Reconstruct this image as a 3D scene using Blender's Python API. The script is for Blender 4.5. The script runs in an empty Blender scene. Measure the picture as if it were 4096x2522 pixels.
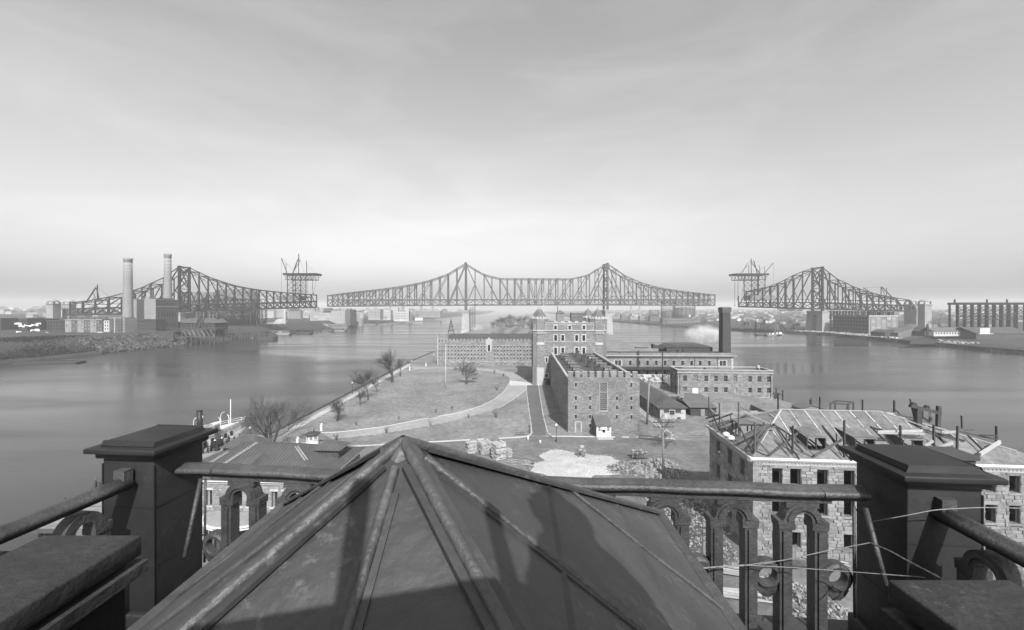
import bpy, bmesh, math, random
from mathutils import Vector, Matrix
rnd = random.Random(7)
scene = bpy.context.scene
C = scene.collection
# ---------------------------------------------------------------- camera, sky, sun, exposure
FOC, CX, HY, CZ = 1650.0, 2048.0, 1235.0, 36.0       # lens in pixels of the 4096 px plate, horizon row, eye height (m)
cam_data = bpy.data.cameras.new('camera')
cam_data.sensor_width = 36.0
cam_data.lens = 36.0 * FOC / 4096.0
cam_data.shift_y = -26.0 / 4096.0
cam_data.clip_start = 0.05
cam_data.clip_end = 20000.0
cam_data.dof.use_dof = True; cam_data.dof.focus_distance = 180.0; cam_data.dof.aperture_fstop = 9.0
cam = bpy.data.objects.new('camera', cam_data)
cam.location = (0, 0, CZ)
cam.rotation_euler = (math.radians(90), 0, 0)
C.objects.link(cam)
scene.camera = cam
SUN_EL = math.radians(43)
SUN_AZ = math.radians(167)          # clockwise from +Y: behind the camera, a little to the right
world = bpy.data.worlds.new('World')
scene.world = world
world.use_nodes = True
wn, wl = world.node_tree.nodes, world.node_tree.links
wn.clear()
w_out = wn.new('ShaderNodeOutputWorld'); w_bg = wn.new('ShaderNodeBackground')
w_sky = wn.new('ShaderNodeTexSky'); w_sky.sky_type = 'NISHITA'; w_sky.sun_disc = False
w_sky.sun_elevation = SUN_EL; w_sky.sun_rotation = SUN_AZ
w_sky.air_density = 1.0; w_sky.dust_density = 3.0; w_sky.ozone_density = 1.0; w_sky.altitude = 30
w_sep = wn.new('ShaderNodeSeparateColor'); w_bw = wn.new('ShaderNodeMix'); w_bw.data_type = 'FLOAT'; w_bw.inputs[0].default_value = .66   # a blue-sensitive plate
w_tc = wn.new('ShaderNodeTexCoord')
w_map = wn.new('ShaderNodeMapping'); w_map.inputs['Scale'].default_value = (1.0, 1.0, 3.6)
w_n1 = wn.new('ShaderNodeTexNoise'); w_n1.inputs['Scale'].default_value = 2.3; w_n1.inputs['Detail'].default_value = 7; w_n1.inputs['Roughness'].default_value = .55
w_n1.inputs['Distortion'].default_value = .6
w_mr = wn.new('ShaderNodeMapRange'); w_mr.inputs[1].default_value = .42; w_mr.inputs[2].default_value = .72
w_mr.inputs[3].default_value = 0.0; w_mr.inputs[4].default_value = 1.0
w_mix = wn.new('ShaderNodeMix'); w_mix.data_type = 'FLOAT'
w_cl = wn.new('ShaderNodeMath'); w_cl.operation = 'MULTIPLY'; w_cl.inputs[1].default_value = .15
w_cv = wn.new('ShaderNodeMath'); w_cv.operation = 'MULTIPLY_ADD'; w_cv.inputs[1].default_value = 1.0; w_cv.inputs[2].default_value = 3.2
wl.new(w_sky.outputs[0], w_sep.inputs[0]); wl.new(w_sep.outputs[1], w_bw.inputs[2]); wl.new(w_sep.outputs[2], w_bw.inputs[3])
wl.new(w_tc.outputs['Generated'], w_map.inputs[0]); wl.new(w_map.outputs[0], w_n1.inputs['Vector'])
wl.new(w_n1.outputs['Fac'], w_mr.inputs[0]); wl.new(w_mr.outputs[0], w_cl.inputs[0])
wl.new(w_cl.outputs[0], w_mix.inputs[0]); wl.new(w_bw.outputs[0], w_mix.inputs[2])
wl.new(w_bw.outputs[0], w_cv.inputs[0]); wl.new(w_cv.outputs[0], w_mix.inputs[3])
wl.new(w_mix.outputs[0], w_bg.inputs['Color']); w_bg.inputs['Strength'].default_value = 0.118
wl.new(w_bg.outputs[0], w_out.inputs[0])
sun_data = bpy.data.lights.new('sun', 'SUN')
sun_data.energy = 4.0
sun_data.angle = math.radians(0.5)
sun_data.color = (1.0, 0.998, 0.994)                 # the plate is monochrome, so hardly any tint
sun = bpy.data.objects.new('sun', sun_data)
SUN_FROM = Vector((math.sin(SUN_AZ) * math.cos(SUN_EL), math.cos(SUN_AZ) * math.cos(SUN_EL), math.sin(SUN_EL)))
sun.rotation_euler = SUN_FROM.to_track_quat('Z', 'Y').to_euler()
sun.location = (20, -60, 90)
C.objects.link(sun)
vs = scene.view_settings
vs.view_transform = 'Standard'; vs.look = 'None'; vs.gamma = 1.0; vs.use_curve_mapping = False
vs.exposure = 0.66
scene.display_settings.display_device = 'sRGB'
scene.render.engine = 'CYCLES'
cy = scene.cycles
cy.use_denoising = True
cy.max_bounces = 6; cy.diffuse_bounces = 3; cy.glossy_bounces = 3; cy.transmission_bounces = 3; cy.volume_bounces = 1
cy.transparent_max_bounces = 8
cy.caustics_reflective = False; cy.caustics_refractive = False
# ---------------------------------------------------------------- helpers
def G(px, py, z=4.0):
    """point of the level z that shows at plate pixel (px, py)"""
    d = FOC * (CZ - z) / (py - HY)
    return Vector(((px - CX) / FOC * d, d, z))
def A(px, py, d):
    return Vector(((px - CX) / FOC * d, d, CZ - (py - HY) / FOC * d))
MATS = {}
def mat(name, v, var=.18, scale=2.0, rough=.85, bump=0.0, objrand=0.0, tone=0.0, metal=0.0, spec=.3, stretch=(1, 1, 1), detail=5.0, bscale=None, streak=0.0, specks=0.0):
    m = bpy.data.materials.new(name); m.use_nodes = True
    n, l = m.node_tree.nodes, m.node_tree.links
    b = n['Principled BSDF']
    b.inputs['Roughness'].default_value = rough; b.inputs['Metallic'].default_value = metal
    b.inputs['Specular IOR Level'].default_value = spec
    geo = n.new('ShaderNodeNewGeometry'); mp = n.new('ShaderNodeMapping'); mp.inputs['Scale'].default_value = stretch
    l.new(geo.outputs['Position'], mp.inputs[0])
    t = n.new('ShaderNodeTexNoise'); t.inputs['Scale'].default_value = scale; t.inputs['Detail'].default_value = detail; t.inputs['Roughness'].default_value = .62
    l.new(mp.outputs[0], t.inputs['Vector'])
    t2 = n.new('ShaderNodeTexNoise'); t2.inputs['Scale'].default_value = scale * .13; t2.inputs['Detail'].default_value = 3
    l.new(mp.outputs[0], t2.inputs['Vector'])
    def math_(op, a, bb=None, c=None):
        k = n.new('ShaderNodeMath'); k.operation = op
        for i, q in enumerate((a, bb, c)):
            if q is None: continue
            if isinstance(q, (int, float)): k.inputs[i].default_value = q
            else: l.new(q, k.inputs[i])
        return k.outputs[0]
    f = math_('MULTIPLY_ADD', t.outputs['Fac'], 2.0 * var * 1.6, 1.0 - 1.6 * var)
    f2 = math_('MULTIPLY_ADD', t2.outputs['Fac'], 2.0 * var * 1.2, 1.0 - 1.2 * var)
    f = math_('MULTIPLY', f, f2)
    if objrand:
        oi = n.new('ShaderNodeObjectInfo')
        f = math_('MULTIPLY', f, math_('MULTIPLY_ADD', oi.outputs['Random'], 2 * objrand, 1 - objrand))
    if tone:
        at = n.new('ShaderNodeAttribute'); at.attribute_name = 'tone'
        f = math_('MULTIPLY', f, math_('MULTIPLY_ADD', at.outputs['Fac'], 2 * tone, 1 - tone))
    if streak:
        mp2 = n.new('ShaderNodeMapping'); mp2.inputs['Scale'].default_value = (1.6, 1.6, .09)
        l.new(geo.outputs['Position'], mp2.inputs[0])
        t3 = n.new('ShaderNodeTexNoise'); t3.inputs['Scale'].default_value = 1.5; t3.inputs['Detail'].default_value = 4
        l.new(mp2.outputs[0], t3.inputs['Vector'])
        f = math_('MULTIPLY', f, math_('MULTIPLY_ADD', t3.outputs['Fac'], 2 * streak, 1 - streak))
    if specks:                       # worn bright spots and scuffs
        t4 = n.new('ShaderNodeTexNoise'); t4.inputs['Scale'].default_value = 26; t4.inputs['Detail'].default_value = 6; t4.inputs['Roughness'].default_value = .7
        t5 = n.new('ShaderNodeTexNoise'); t5.inputs['Scale'].default_value = 3.1; t5.inputs['Detail'].default_value = 4
        l.new(geo.outputs['Position'], t4.inputs['Vector']); l.new(geo.outputs['Position'], t5.inputs['Vector'])
        r4 = n.new('ShaderNodeMapRange'); r4.inputs[1].default_value = .54; r4.inputs[2].default_value = .74; l.new(t4.outputs['Fac'], r4.inputs[0])
        r5 = n.new('ShaderNodeMapRange'); r5.inputs[1].default_value = .48; r5.inputs[2].default_value = .66; l.new(t5.outputs['Fac'], r5.inputs[0])
        f = math_('MULTIPLY', f, math_('MULTIPLY_ADD', math_('MULTIPLY', r4.outputs[0], r5.outputs[0]), specks, 1.0))
    f = math_('MULTIPLY', f, v)
    cc = n.new('ShaderNodeCombineColor')
    for i in range(3): l.new(f, cc.inputs[i])
    l.new(cc.outputs[0], b.inputs['Base Color'])
    if bump:
        bp = n.new('ShaderNodeBump'); bp.inputs['Strength'].default_value = bump; bp.inputs['Distance'].default_value = .12
        tb = t
        if bscale:
            tb = n.new('ShaderNodeTexNoise'); tb.inputs['Scale'].default_value = bscale; tb.inputs['Detail'].default_value = 6
            l.new(mp.outputs[0], tb.inputs['Vector'])
        l.new(tb.outputs['Fac'], bp.inputs['Height']); l.new(bp.outputs[0], b.inputs['Normal'])
    MATS[name] = m
    return m
M = MATS
mat('grass', .165, .5, .8, .95, .7, bscale=3.0, detail=9)
mat('dirt', .125, .45, .9, .95, .7, bscale=2.5, detail=9)
mat('drive', .25, .3, .8, .95, .3, detail=9)
mat('lane', .10, .3, .8, .95, .2)
mat('flag', .32, .18, .7, .9, .2, objrand=.12)
mat('curb', .42, .15, 1.5, .85, .2)
mat('gravel', .36, .2, 3.0, .95, .8, bscale=6)
mat('sand', .42, .12, 1.0, .95, .3)
mat('shore', .045, .4, .35, .95, .8)
mat('brush', .055, .5, .5, .95, .8)
mat('town', .16, .4, .05, .95, .2)
mat('quay', .06, .35, .6, .95, .4)
mat('stone', .185, .3, 2.2, .9, .35, objrand=.15, streak=.12)
mat('stone_bulk', .185, .3, 2.2, .9, .35, tone=.24, streak=.12)
mat('mortar', .145, .25, 2.0, .95, .2, streak=.12)
mat('granite', .20, .32, 3.0, .9, .6, objrand=.22, streak=.16)
mat('granite_bulk', .20, .32, 3.0, .9, .6, tone=.3, streak=.16)
mat('granite_wall', .13, .25, 2.0, .95, .2, streak=.15)
mat('limestone', .40, .16, 1.5, .85, .2, objrand=.08)
mat('trim', .33, .16, 2.0, .85, .2, streak=.1)
mat('brick', .095, .22, 1.2, .9, .2, objrand=.1, streak=.1)
mat('brick_pale', .22, .16, 1.2, .9, .2, streak=.12)
mat('brick_dark', .05, .22, 1.2, .9, .2)
mat('tar', .055, .3, .5, .9, .2)
mat('slate', .10, .3, 2.5, .7, .3)
mat('roof_dark', .06, .3, .8, .85, .2)
mat('seam_roof', .075, .22, .8, .5, .1, spec=.4, streak=.1)
mat('wood', .16, .25, 1.5, .85, .3, objrand=.25, stretch=(1, 1, 1))
mat('wood_dark', .05, .35, 1.5, .85, .3, objrand=.3)
mat('lumber', .32, .18, 2.5, .8, .2, objrand=.25)
mat('timber', .085, .3, 2.5, .85, .3, objrand=.5)
mat('plank', .2, .25, 1.2, .9, .2, objrand=.22)
mat('white', .60, .08, 2.0, .6, .0)
mat('pale', .42, .12, 1.2, .7, .0)
mat('black', .022, .2, 2.0, .5, .0)
mat('iron', .035, .3, 3.0, .6, .1)
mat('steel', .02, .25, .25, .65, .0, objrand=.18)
mat('steel_hazed', .085, .2, .25, .6, .0, objrand=.15)  # same steel as the arms, paled: haze put into the colour
mat('glass', .02, .1, 1.0, .08, .0, spec=.6)
mat('glass_pale', .22, .3, .4, .3, .0, objrand=.7)
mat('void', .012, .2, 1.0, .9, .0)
mat('bark', .05, .35, 3.0, .9, .5)
mat('twig', .065, .3, 3.0, .9, .0)
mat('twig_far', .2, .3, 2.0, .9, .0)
mat('bush', .06, .35, 4.0, .9, .0)
mat('zinc', .045, .5, 2.6, .55, .12, spec=.5, bscale=14, detail=10, streak=.2, specks=2.2)
mat('zinc_rail', .05, .55, 7.0, .5, .2, spec=.5, bscale=40, detail=10, specks=1.3)
mat('zinc_pier', .018, .4, 3.0, .6, .14, spec=.35, streak=.35, detail=10, specks=2.0); mat('slab', .03, .45, 4.0, .85, .5, detail=10, specks=1.5); mat('twig_pale', .14, .3, 3.0, .9)
mat('cloth_dark', .022, .3, 6.0, .9, .0)
mat('cloth_grey', .06, .3, 6.0, .9, .0)
mat('skin', .32, .1, 6.0, .7, .0)
mat('horse', .45, .2, 3.0, .8, .0)
mat('concrete', .145, .5, 1.6, .95, .5, bscale=5, detail=9)
mat('rubble', .22, .3, 2.0, .9, .4, objrand=.5)
mat('cable', .035, .2, 3.0, .6, .0)
mat('rope', .2, .2, 30.0, .8, .3)
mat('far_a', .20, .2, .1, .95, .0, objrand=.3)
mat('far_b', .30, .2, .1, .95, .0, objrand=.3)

UNIT = {}
def unit_box():
    if 'box' not in UNIT:
        me = bpy.data.meshes.new('box')
        v = [(x, y, z) for x in (-.5, .5) for y in (-.5, .5) for z in (-.5, .5)]
        f = [(0, 1, 3, 2), (4, 6, 7, 5), (0, 4, 5, 1), (2, 3, 7, 6), (0, 2, 6, 4), (1, 5, 7, 3)]
        me.from_pydata(v, [], f); UNIT['box'] = me
    return UNIT['box']
def unit_stone():
    if 'stone' not in UNIT:
        me = bpy.data.meshes.new('stone')
        i = .055
        v = [(-.5, 0, -.5), (.5, 0, -.5), (.5, 0, .5), (-.5, 0, .5), (-.5 + i, -1, -.5 + i * 1.6), (.5 - i, -.8, -.5 + i * 1.6), (.5 - i, -1.05, .5 - i * 1.6), (-.5 + i, -.9, .5 - i * 1.6)]
        f = [(4, 5, 6), (4, 6, 7), (0, 1, 5, 4), (1, 2, 6, 5), (2, 3, 7, 6), (3, 0, 4, 7)]
        me.from_pydata(v, [], f); UNIT['stone'] = me
    return UNIT['stone']
def with_mat(key, base, m):
    k = (key, m)
    if k not in UNIT:
        me = base.copy(); me.name = key; me.materials.clear(); me.materials.append(MATS[m]); UNIT[k] = me
    return UNIT[k]
def tag(o, label=None, cat=None, group=None, kind=None):
    if label: o['label'] = label
    if cat: o['category'] = cat
    if group: o['group'] = group
    if kind: o['kind'] = kind
    return o
def thing(name, label, cat, loc=(0, 0, 0), rz=0.0, group=None):
    o = bpy.data.objects.new(name, None); C.objects.link(o)
    o.empty_display_size = .5
    o.matrix_basis = Matrix.Translation(Vector(loc)) @ Matrix.Rotation(rz, 4, 'Z')
    return tag(o, label, cat, group)
NTH = ('first', 'second', 'third', 'fourth', 'fifth', 'sixth', 'seventh', 'eighth', 'ninth', 'tenth', 'eleventh', 'twelfth', 'thirteenth', 'fourteenth', 'fifteenth', 'sixteenth', 'seventeenth', 'eighteenth', 'nineteenth', 'twentieth', 'twenty-first', 'twenty-second', 'twenty-third')
I4 = Matrix.Identity(4)
def add(parent, name, mesh, Mx=I4, m=None, kind=None):
    """mesh object; Mx is given in the frame of the thing, also for sub-parts"""
    o = bpy.data.objects.new(name, mesh); C.objects.link(o)
    if parent is not None:
        o.parent = parent
        if parent.parent is not None:
            o.matrix_parent_inverse = parent.matrix_basis.inverted()
    o.matrix_basis = Mx
    if kind: o['kind'] = kind
    return o
def boxM(x0, x1, y0, y1, z0, z1):
    return Matrix.Translation(((x0 + x1) / 2, (y0 + y1) / 2, (z0 + z1) / 2)) @ Matrix.Diagonal((abs(x1 - x0), abs(y1 - y0), abs(z1 - z0), 1))
def box(parent, name, x0, x1, y0, y1, z0, z1, m, Mx=I4, kind=None):
    return add(parent, name, with_mat('box', unit_box(), m), Mx @ boxM(x0, x1, y0, y1, z0, z1), kind=kind)
def beamM(p0, p1, w, h):
    p0, p1 = Vector(p0), Vector(p1)
    d = p1 - p0; L = d.length
    x = d / L
    up = Vector((0, 0, 1)) if abs(x.z) < .98 else Vector((0, 1, 0))
    y = up.cross(x).normalized(); z = x.cross(y)
    R = Matrix(((x.x, y.x, z.x, 0), (x.y, y.y, z.y, 0), (x.z, y.z, z.z, 0), (0, 0, 0, 1)))
    return Matrix.Translation((p0 + p1) / 2) @ R @ Matrix.Diagonal((L, w, h, 1))
def beam(parent, name, p0, p1, w, h, m, Mx=I4):
    return add(parent, name, with_mat('box', unit_box(), m), Mx @ beamM(p0, p1, w, h))
class MB:
    def __init__(s): s.v = []; s.f = []; s.t = []; s.tone = 0.5
    def face(s, *pts):
        i = len(s.v); s.v += [tuple(p) for p in pts]; s.f.append(tuple(range(i, i + len(pts)))); s.t.append(s.tone)
    def box(s, x0, x1, y0, y1, z0, z1):
        i = len(s.v)
        s.v += [(x, y, z) for x in (x0, x1) for y in (y0, y1) for z in (z0, z1)]
        for f in ((0, 1, 3, 2), (4, 6, 7, 5), (0, 4, 5, 1), (2, 3, 7, 6), (0, 2, 6, 4), (1, 5, 7, 3)):
            s.f.append(tuple(i + k for k in f)); s.t.append(s.tone)
    def beam(s, p0, p1, w, h):
        Mx = beamM(p0, p1, w, h); i = len(s.v)
        s.v += [tuple(Mx @ Vector((x, y, z))) for x in (-.5, .5) for y in (-.5, .5) for z in (-.5, .5)]
        for f in ((0, 1, 3, 2), (4, 6, 7, 5), (0, 4, 5, 1), (2, 3, 7, 6), (0, 2, 6, 4), (1, 5, 7, 3)):
            s.f.append(tuple(i + k for k in f)); s.t.append(s.tone)
    def tube(s, p0, p1, r0, r1, n=8, cap=True):
        p0, p1 = Vector(p0), Vector(p1); d = (p1 - p0)
        if d.length < 1e-6: return
        x = d.normalized(); up = Vector((0, 0, 1)) if abs(x.z) < .9 else Vector((1, 0, 0))
        a = up.cross(x).normalized(); b = x.cross(a); i = len(s.v)
        for p, r in ((p0, r0), (p1, r1)):
            for k in range(n):
                t = 2 * math.pi * k / n
                s.v.append(tuple(p + (a * math.cos(t) + b * math.sin(t)) * r))
        for k in range(n):
            q = (k + 1) % n
            s.f.append((i + k, i + q, i + n + q, i + n + k)); s.t.append(s.tone)
        if cap:
            s.f.append(tuple(i + n + k for k in range(n))); s.t.append(s.tone)
            s.f.append(tuple(i + k for k in reversed(range(n)))); s.t.append(s.tone)
    def path(s, pts, radii, n=6):
        pts = [Vector(p) for p in pts]; i0 = len(s.v); prev = None
        for k, p in enumerate(pts):
            d = (pts[min(k + 1, len(pts) - 1)] - pts[max(k - 1, 0)]).normalized()
            if prev is None:
                up = Vector((0, 0, 1)) if abs(d.z) < .9 else Vector((1, 0, 0)); a = up.cross(d).normalized()
            else: a = (prev - d * prev.dot(d)).normalized()
            b = d.cross(a); prev = a
            for j in range(n):
                t = 2 * math.pi * j / n; r = radii[k] if isinstance(radii, (list, tuple)) else radii
                s.v.append(tuple(p + (a * math.cos(t) + b * math.sin(t)) * r))
        for k in range(len(pts) - 1):
            for j in range(n):
                q = (j + 1) % n; i = i0 + k * n
                s.f.append((i + j, i + q, i + n + q, i + n + j)); s.t.append(s.tone)
    def lathe(s, c, prof, n=16, rot=0.0, sx=1.0, sy=1.0):
        c = Vector(c); i0 = len(s.v)
        for (r, z) in prof:
            for k in range(n):
                t = 2 * math.pi * k / n + rot
                s.v.append((c.x + r * sx * math.cos(t), c.y + r * sy * math.sin(t), c.z + z))
        for j in range(len(prof) - 1):
            for k in range(n):
                q = (k + 1) % n; i = i0 + j * n
                s.f.append((i + k, i + q, i + n + q, i + n + k)); s.t.append(s.tone)
        s.f.append(tuple(i0 + k for k in reversed(range(n)))); s.t.append(s.tone)
        e = i0 + (len(prof) - 1) * n
        s.f.append(tuple(e + k for k in range(n))); s.t.append(s.tone)
    def prism(s, poly, y0, y1, axis='y'):
        """polygon of (a, b) extruded; axis y: (x, z) outline, axis z: (x, y) outline, axis x: (y, z) outline"""
        def P(a, b, c): return {'y': (a, c, b), 'z': (a, b, c), 'x': (c, a, b)}[axis]
        n = len(poly); i = len(s.v)
        s.v += [P(a, b, y0) for a, b in poly] + [P(a, b, y1) for a, b in poly]
        for k in range(n):
            q = (k + 1) % n
            s.f.append((i + k, i + q, i + n + q, i + n + k)); s.t.append(s.tone)
        s.f.append(tuple(i + k for k in reversed(range(n)))); s.t.append(s.tone)
        s.f.append(tuple(i + n + k for k in range(n))); s.t.append(s.tone)
    def mesh(s, name, m, smooth=False, tone=False, fix=True):
        me = bpy.data.meshes.new(name); me.from_pydata(s.v, [], s.f)
        if m: me.materials.append(MATS[m])
        if tone:
            at = me.attributes.new('tone', 'FLOAT', 'FACE'); at.data.foreach_set('value', s.t)
        if fix:
            b = bmesh.new(); b.from_mesh(me); bmesh.ops.recalc_face_normals(b, faces=b.faces); b.to_mesh(me); b.free()
        if smooth: me.shade_smooth()
        return me
    def build(s, parent, name, m, Mx=I4, smooth=False, tone=False, kind=None, fix=True):
        return add(parent, name, s.mesh(name, m, smooth, tone, fix), Mx, kind=kind)
def solo(name, mb, m, label, cat, loc=(0, 0, 0), rz=0.0, group=None, smooth=False, kind=None):
    """a thing that is one mesh, built in its own frame"""
    o = mb.build(None, name, m, Matrix.Translation(Vector(loc)) @ Matrix.Rotation(rz, 4, 'Z'), smooth)
    return tag(o, label, cat, group, kind)
def structure(name, mb, m, smooth=False, fix=True):
    o = mb.build(None, name, m, smooth=smooth, fix=fix); o['kind'] = 'structure'; return o
def copy_tree(o, parent=None):
    c = o.copy(); C.objects.link(c); c.parent = parent
    for ch in list(KIDS.get(o.name, [])): copy_tree(ch, c)
    return c
KIDS = {}
def index_kids():
    KIDS.clear()
    for o in C.objects:
        if o.parent is not None: KIDS.setdefault(o.parent.name, []).append(o)
def place_copy(root, loc, rz=0.0, label=None, group=None, scale=1.0):
    c = copy_tree(root)
    c.matrix_basis = Matrix.Translation(Vector(loc)) @ Matrix.Rotation(rz, 4, 'Z') @ Matrix.Scale(scale, 4)
    if label: c['label'] = label
    if group: c['group'] = group
    return c
def text_mesh(body, size, m, depth=.03, align='CENTER'):
    cu = bpy.data.curves.new('lettering', 'FONT'); cu.body = body; cu.size = size; cu.extrude = depth
    cu.align_x = align; cu.resolution_u = 2
    o = bpy.data.objects.new('lettering', cu); C.objects.link(o)
    me = bpy.data.meshes.new_from_object(o.evaluated_get(bpy.context.evaluated_depsgraph_get()))
    bpy.data.objects.remove(o); bpy.data.curves.remove(cu)
    me.materials.clear(); me.materials.append(MATS[m]); me.name = 'lettering'
    return me
UPRIGHT = Matrix.Rotation(math.radians(90), 4, 'X')
# facade frames: local x along the wall, y inwards, z up
def side_left(depth): return Matrix.Translation((0, depth, 0)) @ Matrix.Rotation(-math.pi / 2, 4, 'Z')
def side_right(W): return Matrix.Translation((W, 0, 0)) @ Matrix.Rotation(math.pi / 2, 4, 'Z')
def wall(parent, W, H, ops, m, Mx=I4, reveal=.3, z0=0.0, name='wall'):
    """wall face with real openings (x0, x1, z0, z1) and reveals going in"""
    b = MB()
    xs = sorted({0.0, W, *[o[0] for o in ops], *[o[1] for o in ops]}); zs = sorted({z0, H, *[o[2] for o in ops], *[o[3] for o in ops]})
    for k in range(len(zs) - 1):
        za, zb = zs[k], zs[k + 1]; zc = (za + zb) / 2; start = None
        row = [o for o in ops if o[2] < zc < o[3]]
        for i in range(len(xs) - 1):
            xc = (xs[i] + xs[i + 1]) / 2
            hole = any(o[0] < xc < o[1] for o in row)
            if not hole and start is None: start = xs[i]
            if hole and start is not None:
                b.face((start, 0, za), (xs[i], 0, za), (xs[i], 0, zb), (start, 0, zb)); start = None
        if start is not None: b.face((start, 0, za), (W, 0, za), (W, 0, zb), (start, 0, zb))
    for (a, c, e, f) in [o[:4] for o in ops]:
        b.face((a, 0, e), (a, 0, f), (a, reveal, f), (a, reveal, e)); b.face((c, 0, f), (c, 0, e), (c, reveal, e), (c, reveal, f))
        b.face((a, 0, f), (c, 0, f), (c, reveal, f), (a, reveal, f)); b.face((c, 0, e), (a, 0, e), (a, reveal, e), (c, reveal, e))
    return b.build(parent, name, m, Mx, fix=False)
def ashlar(parent, W, H, ops, Mx, course=.38, lmin=.5, lmax=1.2, proud=.05, nsep=300, m='stone', z0=0.0, pad=0.0, gap=.025, seed=1, x0=0.0):
    """stone facing laid in courses round the openings: the largest as parts, the rest as one part"""
    r = random.Random(seed); st = []
    z = z0
    while z < H - .12:
        h = min(course * r.uniform(.75, 1.3), H - z)
        if H - z - h < .15: h = H - z
        segs = [(x0, W)]
        for o in ops:
            p = o[4] if len(o) > 4 else pad
            if o[2] - p < z + h - .02 and o[3] + p > z + .02:
                ns = []
                for a, c in segs:
                    if o[1] + p <= a or o[0] - p >= c: ns.append((a, c)); continue
                    if o[0] - p > a: ns.append((a, o[0] - p))
                    if o[1] + p < c: ns.append((o[1] + p, c))
                segs = ns
        for a, c in segs:
            x = a
            while x < c - .06:
                L = r.uniform(lmin, lmax)
                if c - x - L < lmin * .6: L = c - x
                st.append((x + gap / 2, x + L - gap / 2, z + gap / 2, z + h - gap / 2)); x += L
        z += h
    order = sorted(range(len(st)), key=lambda i: -(st[i][1] - st[i][0]) * (st[i][3] - st[i][2]))
    big = set(order[:nsep])
    b = MB(); me = with_mat('stone', unit_stone(), m)
    for i, (xa, xb, za, zb) in enumerate(st):
        p = proud * r.uniform(.4, 1.3)
        if i in big:
            add(parent, 'stone', me, Mx @ Matrix.Translation(((xa + xb) / 2, 0, (za + zb) / 2)) @ Matrix.Diagonal((xb - xa, p, zb - za, 1)))
        else:
            b.tone = r.random(); k = len(b.v); g = .035
            q = [p * r.uniform(.7, 1.2) for _ in range(4)]
            b.v += [(xa, 0, za), (xb, 0, za), (xb, 0, zb), (xa, 0, zb), (xa + g, -q[0], za + g), (xb - g, -q[1], za + g), (xb - g, -q[2], zb - g), (xa + g, -q[3], zb - g)]
            for f in ((4, 5, 6, 7), (0, 1, 5, 4), (1, 2, 6, 5), (2, 3, 7, 6), (3, 0, 4, 7)):
                b.f.append(tuple(k + j for j in f)); b.t.append(b.tone)
    if b.f: b.build(parent, 'stonework', m + '_bulk', Mx, tone=True, kind='stuff', fix=False)
WINC = {}
def window(parent, o, Mx, depth=.25, frame='white', rows=2, cols=1, bar=.07, pane='glass', split=None, name='window'):
    """sash window in an opening: frame and bars, with the pane as a sub-part"""
    w, h = round(o[1] - o[0], 3), round(o[3] - o[2], 3)
    key = (w, h, frame, rows, cols, bar, pane, split)
    if key not in WINC:
        b = MB()
        b.box(0, bar, 0, .08, 0, h); b.box(w - bar, w, 0, .08, 0, h); b.box(bar, w - bar, 0, .08, 0, bar); b.box(bar, w - bar, 0, .08, h - bar, h)
        for i in range(1, rows): z = h * (split if (split and rows == 2) else i / rows); b.box(bar, w - bar, .01, .07, z - bar * .4, z + bar * .4)
        for i in range(1, cols): x = w * i / cols; b.box(x - bar * .35, x + bar * .35, .015, .065, bar, h - bar)
        p = MB(); p.face((0, .09, 0), (w, .09, 0), (w, .09, h), (0, .09, h))
        WINC[key] = (b.mesh('window', frame), p.mesh('pane', pane, fix=False))
    T = Mx @ Matrix.Translation((o[0], depth, o[2]))
    f = add(parent, name, WINC[key][0], T)
    add(f, 'pane', WINC[key][1], T)
    return f
def slit(parent, o, Mx, depth=.3, m='void', name='window'):
    w, h = round(o[1] - o[0], 3), round(o[3] - o[2], 3); key = ('slit', w, h, m)
    if key not in WINC:
        p = MB(); p.face((0, 0, 0), (w, 0, 0), (w, 0, h), (0, 0, h)); WINC[key] = p.mesh('window', m, fix=False)
    return add(parent, name, WINC[key], Mx @ Matrix.Translation((o[0], depth, o[2])))
def surround(parent, o, Mx, t=.25, proud=.09, m='limestone', teeth=False, sill=True):
    w, h = round(o[1] - o[0], 3), round(o[3] - o[2], 3); key = ('sur', w, h, t, proud, m, teeth)
    if key not in WINC:
        b = MB()
        if teeth:
            n = max(3, int(h / .42)); s = h / n
            for i in range(n):
                e = t * (1.45 if i % 2 else .85)
                b.box(-e, -.002, -proud, .05, i * s + .01, (i + 1) * s - .01); b.box(w + .002, w + e, -proud, .05, i * s + .01, (i + 1) * s - .01)
        else:
            b.box(-t, -.002, -proud, .05, 0, h); b.box(w + .002, w + t, -proud, .05, 0, h)
        b.box(-t * 1.2, w + t * 1.2, -proud - .03, .05, h + .003, h + t * 1.25)
        b.box(-t * 1.2, w + t * 1.2, -proud - .08, .05, -t * .7, -.003)
        WINC[key] = b.mesh('window_surround', m)
    return add(parent, 'window_surround', WINC[key], Mx @ Matrix.Translation((o[0], 0, o[2])))
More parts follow.
